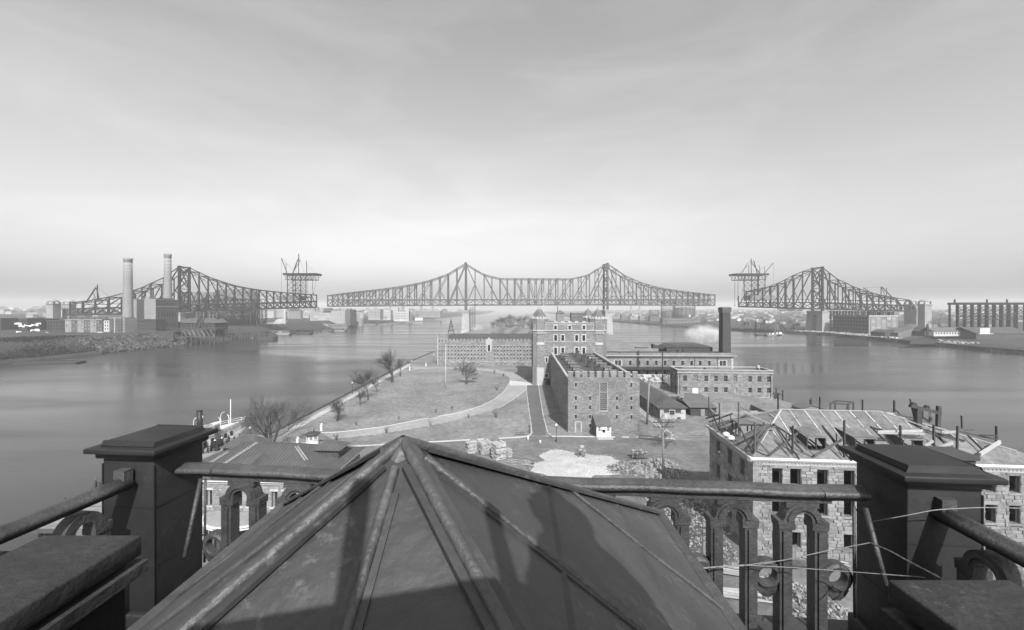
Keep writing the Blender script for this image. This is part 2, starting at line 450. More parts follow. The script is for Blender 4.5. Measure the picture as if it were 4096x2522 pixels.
# ---------------------------------------------------------------- figure meshes and lettering, made first while the scene is small
def skin_mesh(name, joints, edges, root, m_, sub=2):
    me = bpy.data.meshes.new(name); me.from_pydata([j[0] for j in joints], edges, [])
    o = bpy.data.objects.new(name, me); C.objects.link(o); sk = o.modifiers.new('skin', 'SKIN'); ss = o.modifiers.new('sub', 'SUBSURF'); ss.levels = sub; ss.render_levels = sub
    for i, j in enumerate(joints):
        v = me.skin_vertices[0].data[i]; v.radius = j[1] if isinstance(j[1], tuple) else (j[1], j[1]); v.use_root = (i == root)
    dg = bpy.context.evaluated_depsgraph_get(); dg.update(); out = bpy.data.meshes.new_from_object(o.evaluated_get(dg)); bpy.data.objects.remove(o)
    out.materials.clear(); out.materials.append(MATS[m_]); out.name = name; out.shade_smooth(); return out
def body_joints(stride=.1, arm=.12, bend=.0):
    J = [((0, 0, .95), (.17, .12)), ((0, .01, 1.15), (.16, .115)), ((0, .0, 1.38), (.19, .12)), ((0, -.01, 1.50), (.065, .065)), ((0, -.02, 1.58), (.075, .085)), ((0, -.02, 1.68), (.085, .10)), ((0, -.01, 1.75), (.06, .07))]
    E = [(0, 1), (1, 2), (2, 3), (3, 4), (4, 5), (5, 6)]
    def add_(p, r, par): J.append((p, r)); E.append((par, len(J) - 1)); return len(J) - 1
    for s in (-1, 1):
        k = add_((s * .20, .0, 1.40), .075, 2); k = add_((s * .25, .02, 1.15), .058, k); k = add_((s * .24, -.10 - arm * (s > 0), .93), .045, k); k = add_((s * .225, -.14 - arm * (s > 0), .84), (.03, .045), k); k = add_((s * .215, -.17 - arm * (s > 0), .76), (.018, .035), k)
        k = add_((s * .09, s * stride * .2, .82), .105, 0); k = add_((s * .10, s * stride * .6, .50), .075, k); k = add_((s * .10, s * stride, .12), .05, k); k = add_((s * .11, s * stride - .03, .04), (.05, .04), k); k = add_((s * .12, s * stride - .18, .035), (.04, .03), k)
    return J, E
PM = {}
J, E_ = body_joints(); PM['man'] = skin_mesh('person', J, E_, 0, 'cloth_dark')
J2, E2 = body_joints(.22, .2); PM['man2'] = skin_mesh('person', J2, E2, 0, 'cloth_dark')
def face_parts():
    b = MB(); b.lathe((0, -.03, 1.58), [(.03, -.0), (.07, .03), (.082, .09), (.08, .14), (.05, .19)], 10, 0, 1, 1.1); b.v = [v for v in b.v]; 
    b.prism([(-.015, 1.63), (.015, 1.63), (.0, 1.69)], -.145, -.10)
    return b.mesh('face', 'skin', True)
def hat(kind):
    b = MB()
    if kind == 'bowler': b.lathe((0, -.02, 1.74), [(.17, 0), (.17, .015), (.1, .03), (.1, .1), (.08, .14), (.02, .16)], 14)
    else: b.lathe((0, -.02, 1.73), [(.26, 0), (.27, .03), (.14, .06), (.13, .14), (.05, .18)], 16)
    return b.mesh('hat', 'cloth_dark' if kind != 'straw' else 'white', True)
def coat(long=True):
    b = MB(); pr = [(.24, .55 if not long else .32), (.225, .8), (.18, 1.0), (.2, 1.25), (.215, 1.38), (.13, 1.5)] if True else []
    b.lathe((0, 0, 0), pr, 14, 0, 1.05, .78); return b.mesh('coat', 'cloth_dark', True)
def skirt():
    b = MB(); b.lathe((0, 0, 0), [(.46, .02), (.42, .2), (.30, .65), (.19, 1.0), (.15, 1.08)], 16, 0, 1, .9); return b.mesh('skirt', 'cloth_dark', True)
HM = {k: hat(k) for k in ('bowler', 'wide', 'straw')}; FM = face_parts(); CM = {True: coat(True), False: coat(False)}; SM = skirt()
HJ = [((0, 0, 1.25), (.27, .34)), ((.45, 0, 1.22), (.27, .32)), ((.85, 0, 1.30), (.24, .33)), ((1.1, 0, 1.5), (.14, .22)), ((1.35, 0, 1.75), (.11, .16)), ((1.5, 0, 1.82), (.10, .13)), ((1.72, 0, 1.6), (.07, .08)), ((1.82, 0, 1.5), (.055, .06)), ((-.4, 0, 1.32), (.26, .31)), ((-.68, 0, 1.3), (.17, .2)), ((-.82, 0, 1.1), .06), ((-.86, 0, .75), .05)]
HE = [(0, 1), (1, 2), (2, 3), (3, 4), (4, 5), (5, 6), (6, 7), (0, 8), (8, 9), (9, 10), (10, 11)]
def ha(pp, r, par): HJ.append((pp, r)); HE.append((par, len(HJ) - 1)); return len(HJ) - 1
for s in (-1, 1):
    k = ha((.85, s * .16, 1.0), .12, 2); k = ha((.84 + .06 * s, s * .17, .6), .065, k); k = ha((.82 + .1 * s, s * .17, .18), .045, k); k = ha((.86 + .1 * s, s * .17, .04), .065, k)
    k = ha((-.5, s * .17, .95), .15, 8); k = ha((-.72, s * .17, .62), .075, k); k = ha((-.66 + .08 * s, s * .17, .2), .048, k); k = ha((-.62 + .08 * s, s * .17, .04), .065, k)
HORSE = skin_mesh('body', HJ, HE, 0, 'horse')
TXT = {}
for body, size, m_ in (('BR', .75, 'white'), ('AMERICAN MALTING', 3.3, 'white'), ('COMPANY', 3.3, 'white'), ('880', 2.4, 'white'), ('NEW YORK TERRA COTTA WORKS', 2.05, 'white'), ('NEW YORK ARCHITECTURAL TERRA COTTA WORKS', 1.9, 'pale'), ('NE', 3.4, 'black'), ('1776 SQ. TOWER', 3.4, 'black')):
    TXT[body] = text_mesh(body, size, m_)
def text_mesh(body, size, m_): return TXT[body]
# ---------------------------------------------------------------- the setting: water, island, shores, paths
def lerp_tab(tab, x):
    if x <= tab[0][0]: return tab[0][1]
    for (a, b), (c, d) in zip(tab, tab[1:]):
        if x <= c: return b + (d - b) * (x - a) / (c - a)
    return tab[-1][1]
def sstep(a, b, x):
    t = max(0.0, min(1.0, (x - a) / (b - a))); return t * t * (3 - 2 * t)
XL = [(-60, -74), (60, -70), (84, -68), (110, -67), (260, -67), (340, -63), (560, -72), (600, -60), (640, -34), (800, -10), (1100, 25), (1500, 60)]
XR = [(-60, 118), (60, 116), (110, 112), (170, 109), (230, 112), (330, 128), (352, 134), (400, 120), (440, 122), (520, 128), (600, 146), (800, 130), (1100, 110), (1500, 90)]
def island_z(x, y):
    l, r = lerp_tab(XL, y), lerp_tab(XR, y)
    dl, dr = x - l, r - x
    if dl < 0 or dr < 0: return -2.0
    z = 4.0
    if dl < 9: z = min(z, 1.3 + 2.7 * sstep(.6, 8.5, dl))
    if y < 330: w = 26.0
    else: w = 14.0
    if dr < w: z = min(z, -.2 + 4.2 * sstep(0, w, dr))
    if y > 300:                                    # the hill beyond the prison
        h = 8.0 * sstep(330, 700, y) * sstep(0, 45, dl) * sstep(0, 60, dr)
        z += h
    return z
def fbm(x, y, seed=0.0):
    s = 0.0; a = 1.0; f = 1.0
    for i in range(4):
        s += a * math.sin(x * f * 1.3 + 1.7 * i + seed + 1.3 * math.sin(y * f * .9 + seed)) * math.cos(y * f * 1.1 - .8 * i + seed * 2 + math.sin(x * f * .7)); a *= .5; f *= 2.1
    return s
b = MB()
ys = [-60 + 6 * i for i in range(11)] + [6 + 3.0 * i for i in range(100)] + [306 + 12.0 * i for i in range(100)]
NX = 90
for iy, y in enumerate(ys):
    l, r = lerp_tab(XL, y), lerp_tab(XR, y)
    for ix in range(NX + 1):
        t = ix / NX
        t = t + .10 * math.sin(2 * math.pi * t) * -.5
        x = l + .05 + (r - l - .1) * t
        z = island_z(x, y) + .03 * fbm(x * .3, y * .3)
        b.v.append((x, y, z))
    b.v.append((l - .3, y, -2.5)); b.v.append((r + .3, y, -2.5))
R = NX + 3
for iy in range(len(ys) - 1):
    for ix in range(NX):
        b.f.append((iy * R + ix, iy * R + ix + 1, (iy + 1) * R + ix + 1, (iy + 1) * R + ix)); b.t.append(0)
    b.f.append((iy * R + NX + 1, iy * R, (iy + 1) * R, (iy + 1) * R + NX + 1)); b.t.append(0)
    b.f.append((iy * R + NX, iy * R + NX + 2, (iy + 1) * R + NX + 2, (iy + 1) * R + NX)); b.t.append(0)
structure('island_ground', b, 'grass', smooth=True)
# river
def water_mat():
    m = bpy.data.materials.new('water'); m.use_nodes = True
    n, l = m.node_tree.nodes, m.node_tree.links; p = n['Principled BSDF']
    p.inputs['Base Color'].default_value = (.03, .03, .03, 1); p.inputs['Roughness'].default_value = .22
    p.inputs['IOR'].default_value = 1.33; p.inputs['Specular IOR Level'].default_value = .5
    geo = n.new('ShaderNodeNewGeometry'); mp = n.new('ShaderNodeMapping'); mp.inputs['Scale'].default_value = (.22, .5, .3); mp.inputs['Rotation'].default_value = (0, 0, .35)
    l.new(geo.outputs['Position'], mp.inputs[0])
    a = n.new('ShaderNodeTexNoise'); a.inputs['Scale'].default_value = 1.0; a.inputs['Detail'].default_value = 6; a.inputs['Roughness'].default_value = .6
    l.new(mp.outputs[0], a.inputs['Vector'])
    mp2 = n.new('ShaderNodeMapping'); mp2.inputs['Scale'].default_value = (.005, .022, .02); mp2.inputs['Rotation'].default_value = (0, 0, .12)
    l.new(geo.outputs['Position'], mp2.inputs[0])
    c = n.new('ShaderNodeTexNoise'); c.inputs['Scale'].default_value = 1.0; c.inputs['Detail'].default_value = 5; c.inputs['Distortion'].default_value = 1.2
    l.new(mp2.outputs[0], c.inputs['Vector'])
    mr = n.new('ShaderNodeMapRange'); mr.inputs[1].default_value = .35; mr.inputs[2].default_value = .68; mr.inputs[3].default_value = .12; mr.inputs[4].default_value = .30
    l.new(c.outputs['Fac'], mr.inputs[0]); l.new(mr.outputs[0], p.inputs['Roughness'])
    bs = n.new('ShaderNodeMapRange'); bs.inputs[1].default_value = .35; bs.inputs[2].default_value = .7; bs.inputs[3].default_value = .16; bs.inputs[4].default_value = .34
    l.new(c.outputs['Fac'], bs.inputs[0])
    bp = n.new('ShaderNodeBump'); bp.inputs['Distance'].default_value = .18
    l.new(bs.outputs[0], bp.inputs['Strength']); l.new(a.outputs['Fac'], bp.inputs['Height']); l.new(bp.outputs[0], p.inputs['Normal'])
    MATS['water'] = m
water_mat()
b = MB(); b.face((-4200, -150, 0), (4200, -150, 0), (4200, 6300, 0), (-4200, 6300, 0)); structure('river_water', b, 'water', fix=False)
# Manhattan shore: embankment, then the built-up terrace rising behind
def shore(name, sx, tab, prof, m, ymin, ymax, step, rough, seed):
    """sx = -1 or 1; tab: Y -> |X| of the water line; prof: (distance inland, height)"""
    b = MB(); cols = len(prof); n = int((ymax - ymin) / step) + 1
    for j in range(n):
        y = ymin + j * step; x0 = lerp_tab(tab, y)
        for (dx, z) in prof:
            zz = z + (rough * min(1, dx / 8.0) * fbm((x0 + dx) * .05, y * .05, seed) if dx > 0 else 0)
            jit = 1.2 * fbm(y * .2, dx, seed) if dx < 10 else 0
            b.v.append((sx * (x0 + dx + jit), y, zz))
    for j in range(n - 1):
        for i in range(cols - 1):
            q = (j * cols + i, j * cols + i + 1, (j + 1) * cols + i + 1, (j + 1) * cols + i)
            b.f.append(q if sx > 0 else q[::-1]); b.t.append(0)
    return structure(name, b, m, smooth=True, fix=False)
TABM = [(-150, 336), (276, 333), (400, 322), (520, 318), (660, 320), (1000, 322), (1300, 300), (1800, 250), (2600, 190), (6000, 150)]
TABQ = [(-150, 395), (340, 401), (555, 421), (700, 361), (850, 312), (1142, 278), (1600, 240), (2400, 260), (6000, 300)]
shore('manhattan_embankment', -1, TABM, [(-1, -1.5), (0, .6), (5, 3.0), (12, 6.5), (20, 10.5), (26, 12.2), (60, 13), (160, 14), (500, 20), (1500, 27), (3200, 30)], 'shore', -150, 6200, 12, 1.0, 2.0)
shore('queens_shore', 1, TABQ, [(-1, -1.5), (0, 2.6), (.8, 3.0), (40, 3.4), (120, 5), (300, 9), (700, 16), (1500, 24), (3000, 28)], 'shore', -150, 6200, 12, .5, 5.0)
b = MB()      # the far end of the river, hills fading into the haze
n = 70
for i in range(n + 1):
    x = -3900 + 7800 * i / n
    for (dy, z) in ((0, -1), (40, 9), (160, 19 + 6 * fbm(x * .004, 3)), (500, 31 + 8 * fbm(x * .003, 9)), (1200, 30)):
        b.v.append((x, 4300 + dy + 120 * math.sin(x * .002), z))
for i in range(n):
    for k in range(4):
        b.f.append((i * 5 + k, (i + 1) * 5 + k, (i + 1) * 5 + k + 1, i * 5 + k + 1)); b.t.append(0)
structure('far_hills', b, 'town', smooth=True)
# sheets laid on the lawn
def ribbon(name, left, right, m, z=4.05, kind='structure', curb=None):
    b = MB()
    for i in range(len(left) - 1):
        b.face((*left[i], z), (*right[i], z), (*right[i + 1], z), (*left[i + 1], z))
    o = structure(name, b, m)
    return o
def resample(pts, n):
    L = [0]
    for p, q in zip(pts, pts[1:]): L.append(L[-1] + math.hypot(q[0] - p[0], q[1] - p[1]))
    out = []
    for i in range(n):
        t = L[-1] * i / (n - 1); k = 0
        while k < len(L) - 2 and L[k + 1] < t: k += 1
        u = (t - L[k]) / max(1e-6, L[k + 1] - L[k])
        out.append((pts[k][0] + (pts[k + 1][0] - pts[k][0]) * u, pts[k][1] + (pts[k + 1][1] - pts[k][1]) * u))
    for _ in range(2):
        out = [out[0]] + [((out[i - 1][0] + 2 * out[i][0] + out[i + 1][0]) / 4, (out[i - 1][1] + 2 * out[i][1] + out[i + 1][1]) / 4) for i in range(1, n - 1)] + [out[-1]]
    return out
def gpts(lst, z=4.0): return [tuple(G(1200 + a / 2.729, 1450 + c / 2.729, z))[:2] for a, c in lst]
inner = gpts([(232, 772), (420, 768), (600, 745), (900, 710), (1300, 630), (1700, 560), (1950, 490), (2120, 410), (2230, 320), (2290, 220), (2295, 170), (2240, 138), (2120, 112), (1960, 92), (1700, 74), (1500, 70), (1300, 77), (1215, 92)])
outer = gpts([(345, 848), (540, 825), (700, 808), (1100, 752), (1500, 682), (1900, 582), (2150, 512), (2300, 430), (2400, 360), (2470, 300), (2480, 215), (2440, 165), (2310, 106), (2000, 66), (1790, 51), (1400, 49), (1290, 46), (1200, 44)])
inn, out = resample(inner, 180), resample(outer, 180)
jit = lambda P, a: [(x + a * math.sin(i * 1.7 + 2 * math.sin(i * .6)), y + a * math.cos(i * 2.3 + math.sin(i * .9))) for i, (x, y) in enumerate(P)]
ribbon('drive', jit(inn, .05), jit(out, .28), 'drive', 4.06)
def curb(name, pts, label=None, h=.14, w=.22, z=4.0, m='curb'):
    """a line of kerb stones"""
    root = None
    b = MB()
    acc = 0
    objs = []
    for p, q in zip(pts, pts[1:]):
        p, q = Vector((*p, z)), Vector((*q, z)); L = (q - p).length; n = max(1, int(L / 1.6))
        for i in range(n):
            a = p.lerp(q, i / n); c = p.lerp(q, (i + 1) / n); g = (c - a).normalized() * .015
            if rnd.random() < .93: b.beam(a + g + Vector((0, 0, h / 2)), c - g + Vector((0, 0, h / 2 + rnd.uniform(-.01, .01))), w, h + .1)
    o = structure(name, b, m); return o
curb('drive_kerb', inn[:123:3]); curb('drive_kerb', out[48:102:3], w=.16)
LANE_L = [(5.1, 104), (5.3, 120), (5.5, 150), (5.8, 171)]; LANE_R = [(8.7, 104), (9.2, 120), (10.2, 150), (11.0, 171)]
ribbon('prison_lane', LANE_L, LANE_R, 'lane', 4.05)
fc = [tuple(G(x, y))[:2] for x, y in ((1266, 1797), (1420, 1787), (1614, 1776), (1850, 1763), (2080, 1751), (2116, 1746), (2128, 1735))]
curb('lane_kerb', fc + LANE_L[1:])
fr = [tuple(G(x, y))[:2] for x, y in ((2700, 1758), (2600, 1752), (2460, 1750), (2300, 1748), (2205, 1747), (2192, 1735))]
curb('lane_kerb', fr + LANE_R[1:])
b = MB()      # the works yard and roadway in front, bare earth
yard = [tuple(G(x, y))[:2] for x, y in ((1150, 1806), (1266, 1800), (1420, 1790), (1614, 1779), (1850, 1766), (2080, 1754), (2128, 1747), (2190, 1749), (2300, 1751), (2460, 1753), (2700, 1761), (2860, 1768), (3000, 1790))]
for (p, q) in zip(yard, yard[1:]):
    b.face((p[0], p[1], 4.045), (q[0], q[1], 4.045), (q[0] * .62, 8, 4.045), (p[0] * .62, 8, 4.045))
structure('works_yard', b, 'dirt')
for k, (cx_, cy_, r_, t0, t1) in enumerate(((-6, 82, 9, -.4, 1.4), (-6, 82, 10.6, -.4, 1.4), (-5, 80, 13.5, -.2, 1.2), (-5, 80, 15, -.2, 1.2), (-22, 40, 52, .9, 1.6), (-22, 40, 53.6, .9, 1.6), (24, 60, 30, 1.2, 2.0), (24, 60, 31.6, 1.2, 2.0), (48, 60, 42, 1.0, 1.9), (48, 60, 43.6, 1.0, 1.9))):
    L_ = [(cx_ + (r_ + .06 * math.sin(i)) * math.cos(t0 + (t1 - t0) * i / 30), cy_ + r_ * math.sin(t0 + (t1 - t0) * i / 30)) for i in range(31)]
    ribbon('wheel_rut', L_, [(cx_ + (x - cx_) * (1 + .3 / r_), cy_ + (y - cy_) * (1 + .3 / r_)) for x, y in L_], 'lane', 4.052)
# flagged walk by the sea wall, each slab a piece
walk = MB(); walk.face((-59.2, 84, 4.02), (-56.8, 84, 4.02), (-57.0, 236, 4.02), (-59.6, 236, 4.02))
wo = structure('sea_walk', walk, 'mortar')
y = 86.0
while y < 235:
    L = rnd.uniform(1.7, 2.3); t = (y - 84) / 152
    x0, x1 = -59.15 - .4 * t, -56.85 - .2 * t
    box(wo, 'flagstone', x0 + .02, x1 - .02, y + .02, y + L - .02, 4.0, 4.06 + rnd.uniform(0, .03), 'flag'); y += L
# rough coping along the water
for nm, tab, off, z0, z1 in (('sea_wall', XL, .35, -.8, 1.55),):
    sw = MB(); y = 84.0
    while y < 330:
        L = rnd.uniform(1.2, 2.6); x = lerp_tab(tab, y + L / 2) + off
        sw.box(x - .6, x + .45, y + .03, y + L - .03, z0, z1 + rnd.uniform(-.1, .12)); y += L
    structure(nm, sw, 'shore')
b = MB(); b.face((39.2, 101, 4.05), (41.0, 101, 4.05), (41.6, 170, 4.05), (39.8, 170, 4.05)); structure('shed_footpath', b, 'flag')
b = MB()
b.face((-1.0, 171, 4.07), (5.6, 171, 4.07), (11.2, 173, 4.07), (9, 178, 4.07), (-1, 183, 4.07)); structure('forecourt', b, 'sand')
# ---------------------------------------------------------------- the cantilever bridge
BK, BD = .073, 564.0
BN = math.hypot(1, BK)
BDIR = Vector((1 / BN, BK / BN, 0)); BNOR = Vector((-BK / BN, 1 / BN, 0)); BORG = Vector((0, BD, 0))
def bs(px, py):
    """plate pixel -> (distance along the bridge, height) on the near truss"""
    k = (px - CX) / FOC; d = BD / (1 - BK * k)
    return k * d * BN, CZ - (py - HY) / FOC * d
def BP(s, z, off=0.0): return BORG + BDIR * s + BNOR * off + Vector((0, 0, z))
BRZ = math.atan2(BK, 1)
TRW = 18.0
def section(T, Ti, tops, bot, mid, towers, m, skip_top=(), toward=None):
    """tops: near-truss post tops left to right in pixels; bot / mid: pixel polylines"""
    n = len(tops)
    S = [bs(*p) for p in tops]
    B = [bs(p[0], lerp_tab(bot, p[0])) [1] for p in tops]
    D = [bs(p[0], lerp_tab(mid, p[0])) [1] for p in tops]
    for off in (0.0, TRW):
        for i in range(n):
            s, zt = S[i]
            tw = i in towers
            if tw:
                b = MB()
                w0, w1 = 2.0, 1.25
                zb = B[i] - 7.0
                for e in (-1, 1):
                    b.beam(Ti @ BP(s + e * .95, zb, off), Ti @ BP(s + e * .55, zt, off), 1.0, 2.6)
                for q in range(9):
                    za = zb + (zt - zb) * q / 9; zc = zb + (zt - zb) * (q + 1) / 9; r = .95 - .4 * q / 9
                    b.beam(Ti @ BP(s - r, za, off), Ti @ BP(s + r, zc, off), .5, 1.6)
                b.box(0, 0, 0, 0, 0, 0)
                b.build(T, 'tower_leg', m)
                c = MB(); p = Ti @ BP(s, zt, off); c.beam(p + Vector((-1.6, 0, .3)), p + Vector((1.6, 0, .3)), 3.0, 1.6); c.build(T, 'saddle', m)
            else:
                beam(T, 'post', Ti @ BP(s, B[i], off), Ti @ BP(s, zt + .6, off), 1.3 if i % 2 == 0 else 1.0, 1.2, m)
            if i < n - 1:
                if i not in skip_top:
                    for e in ((-.0,) if m != 'steel_hazed' else (-1.1, .0)):
                        beam(T, 'top_chord', Ti @ BP(s, zt + e, off), Ti @ BP(S[i + 1][0], S[i + 1][1] + e, off), 1.0, .95 if m != 'steel_hazed' else .55, m)
                beam(T, 'bottom_chord', Ti @ BP(s, B[i], off), Ti @ BP(S[i + 1][0], B[i + 1], off), 1.4, 1.9, m)
                beam(T, 'deck_chord', Ti @ BP(s, D[i], off), Ti @ BP(S[i + 1][0], D[i + 1], off), 1.2, 1.4, m)
                # stiff web below the deck
                beam(T, 'web_brace', Ti @ BP(s, B[i], off), Ti @ BP(S[i + 1][0], D[i + 1], off), .7, .5, m)
                beam(T, 'web_brace', Ti @ BP(s, D[i], off), Ti @ BP(S[i + 1][0], B[i + 1], off), .7, .5, m)
        # main diagonals over two panels, top end at the tower side
        segs = []
        for k, t in enumerate(towers):
            i = t
            lim = n - 1 if k == len(towers) - 1 else (t + towers[k + 1]) // 2
            while i + 2 <= lim: segs.append((i, i + 2, i + 1)); i += 2
            if i + 1 <= lim: segs.append((i, i + 1, None))
            i = t; lim = 0 if k == 0 else (t + towers[k - 1]) // 2
            while i - 2 >= lim: segs.append((i, i - 2, i - 1)); i -= 2
            if i - 1 >= lim: segs.append((i, i - 1, None))
        for (i, j, q) in segs:
            if i in skip_top or j in skip_top and abs(i - j) > 1: continue
            beam(T, 'diagonal', Ti @ BP(S[i][0], S[i][1], off), Ti @ BP(S[j][0], B[j], off), 1.2 if i in towers else 1.0, 1.1 if i in towers else .85, m)
            if q is not None:
                zm = (S[i][1] + B[j]) / 2; sm = (S[i][0] + S[j][0]) / 2
                beam(T, 'sub_diagonal', Ti @ BP(sm, zm, off), Ti @ BP(S[i][0], B[i], off), .7, .6, m)
    for i in range(n):
        s, zt = S[i]
        if i in towers:
            # tower bracing between the two legs
            zb = B[i]
            for q in range(4):
                za = zb + (zt - zb) * q / 4; zc = zb + (zt - zb) * (q + 1) / 4
                beam(T, 'tower_brace', Ti @ BP(s, za, 0), Ti @ BP(s, zc, TRW), .8, 1.0, m)
                beam(T, 'tower_brace', Ti @ BP(s, zc, 0), Ti @ BP(s, za, TRW), .8, 1.0, m)
                beam(T, 'tower_strut', Ti @ BP(s, zc, 0), Ti @ BP(s, zc, TRW), 1.0, 1.6 if q == 3 else .8, m)
            continue
        if i in skip_top: continue
        beam(T, 'lateral_strut', Ti @ BP(s, zt - .4, 0), Ti @ BP(s, zt - .4, TRW), .5, 1.1, m)
        beam(T, 'floor_beam', Ti @ BP(s, D[i], 0), Ti @ BP(s, D[i], TRW), .6, 1.3, m)
        beam(T, 'floor_beam', Ti @ BP(s, B[i], 0), Ti @ BP(s, B[i], TRW), .6, 1.5, m)
        zz = max(D[i] + 3.5, zt - 9)
        if zt - D[i] > 9:
            beam(T, 'sway_brace', Ti @ BP(s, zt - 1, 0), Ti @ BP(s, zz, TRW), .35, .4, m)
            beam(T, 'sway_brace', Ti @ BP(s, zz, 0), Ti @ BP(s, zt - 1, TRW), .35, .4, m)
            beam(T, 'sway_strut', Ti @ BP(s, D[i] + 5, 0), Ti @ BP(s, D[i] + 5, TRW), .4, .7, m)
        if i + 1 < n and i + 1 not in towers and i not in towers:
            beam(T, 'lateral_brace', Ti @ BP(s, zt, 0), Ti @ BP(S[i + 1][0], S[i + 1][1], TRW), .3, .35, m)
    dk = MB()
    for off in (4.5, 9, 13.5):
        for i in range(n - 1): dk.beam(Ti @ BP(S[i][0], B[i] + .6, off), Ti @ BP(S[i + 1][0], B[i + 1] + .6, off), .6, .8)
    dk.build(T, 'floor_stringer', m)
    return S, B, D
def cr(lst, x0, y0, sc): return [(x0 + a / sc, y0 + c / sc) for a, c in lst]
# middle section on the island
tops_mid = cr([(182, 552), (247, 543), (308, 535), (370, 527), (437, 519), (508, 511), (575, 503), (650, 494), (725, 487), (805, 477), (885, 466), (970, 456), (1055, 443), (1145, 428), (1235, 411), (1330, 390), (1425, 366), (1532, 328), (1635, 292), (1742, 225), (1853, 162)], 1250, 1000, 3.024)
tops_mid += cr([(0, 190)], 1900, 1000, 2.456)
tops_mid += cr([(90, 240), (168, 262), (250, 280), (322, 282), (395, 282), (462, 282), (535, 282), (605, 283), (675, 282), (745, 283), (815, 282), (888, 284), (962, 282), (1043, 262), (1125, 243), (1213, 190), (1302, 137), (1385, 190), (1470, 250), (1550, 285), (1632, 320), (1705, 342), (1780, 362), (1848, 376), (1915, 388), (1978, 397), (2040, 406), (2098, 413), (2152, 420), (2207, 425), (2258, 431), (2310, 437), (2357, 442)], 1900, 1000, 2.456)
t2 = 20; t3 = 38
base = BP(*bs(1863, 1350)); base.z = 4
T = thing('bridge_span', 'haze-pale steel cantilever bridge span carried on two towers over the island', 'bridge', base)
section(T, T.matrix_basis.inverted(), tops_mid, [(1300, 1226), (1863, 1221), (2430, 1220), (2870, 1222.5)], [(1300, 1200), (2430, 1199.5), (2870, 1199)], [t2, t3], 'steel_hazed')
SPAN_MID = T
# left (Manhattan) section
prof_l = cr([(770, 720), (905, 705), (1045, 685), (1200, 655), (1360, 615), (1470, 585), (1560, 553), (1660, 508), (1800, 444)], 0, 950, 2.7486)
prof_l += cr([(185, 322), (300, 372), (400, 420), (505, 458), (605, 492), (702, 520), (796, 541), (888, 557), (978, 571), (1064, 581), (1146, 590), (1224, 598), (1298, 604), (1370, 610), (1440, 616), (1507, 620), (1572, 624), (1635, 630)], 650, 950, 2.7486)
prof_l = [(255, 1236)] + prof_l
base = BP(*bs(717, 1350)); base.z = 2
T = thing('bridge_span', 'dark unfinished cantilever arm on the far left beyond the two smokestacks', 'bridge', base)
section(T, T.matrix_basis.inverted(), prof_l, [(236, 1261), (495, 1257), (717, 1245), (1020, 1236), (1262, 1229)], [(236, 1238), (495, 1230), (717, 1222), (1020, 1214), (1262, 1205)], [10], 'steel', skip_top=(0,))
SPAN_L = T
# right (Queens) section; the outer end of its arm still lacks the top chord
prof_r = cr([(862, 560), (960, 500), (1062, 475), (1160, 455), (1250, 433), (1345, 398), (1440, 355), (1540, 300), (1660, 250), (1783, 212), (1872, 285), (1972, 360)], 2700, 1000, 3.024)
prof_r += cr([(98, 400), (190, 445), (270, 475), (352, 503), (425, 522), (500, 543), (572, 557), (645, 570), (720, 585), (870, 607), (925, 672)], 3350, 1000, 3.024)
base = BP(*bs(3290, 1350)); base.z = 3
T = thing('bridge_span', 'dark unfinished cantilever arm on the right above the arched stone pier', 'bridge', base)
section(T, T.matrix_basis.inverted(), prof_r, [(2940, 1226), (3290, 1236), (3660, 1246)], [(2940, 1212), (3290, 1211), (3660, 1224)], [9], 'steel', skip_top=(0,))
SPAN_R = T
mat('pier_stone', .24, .25, .5, .9, .2, streak=.15); mat('pier_block', .32, .2, .8, .9, .2, objrand=.15)
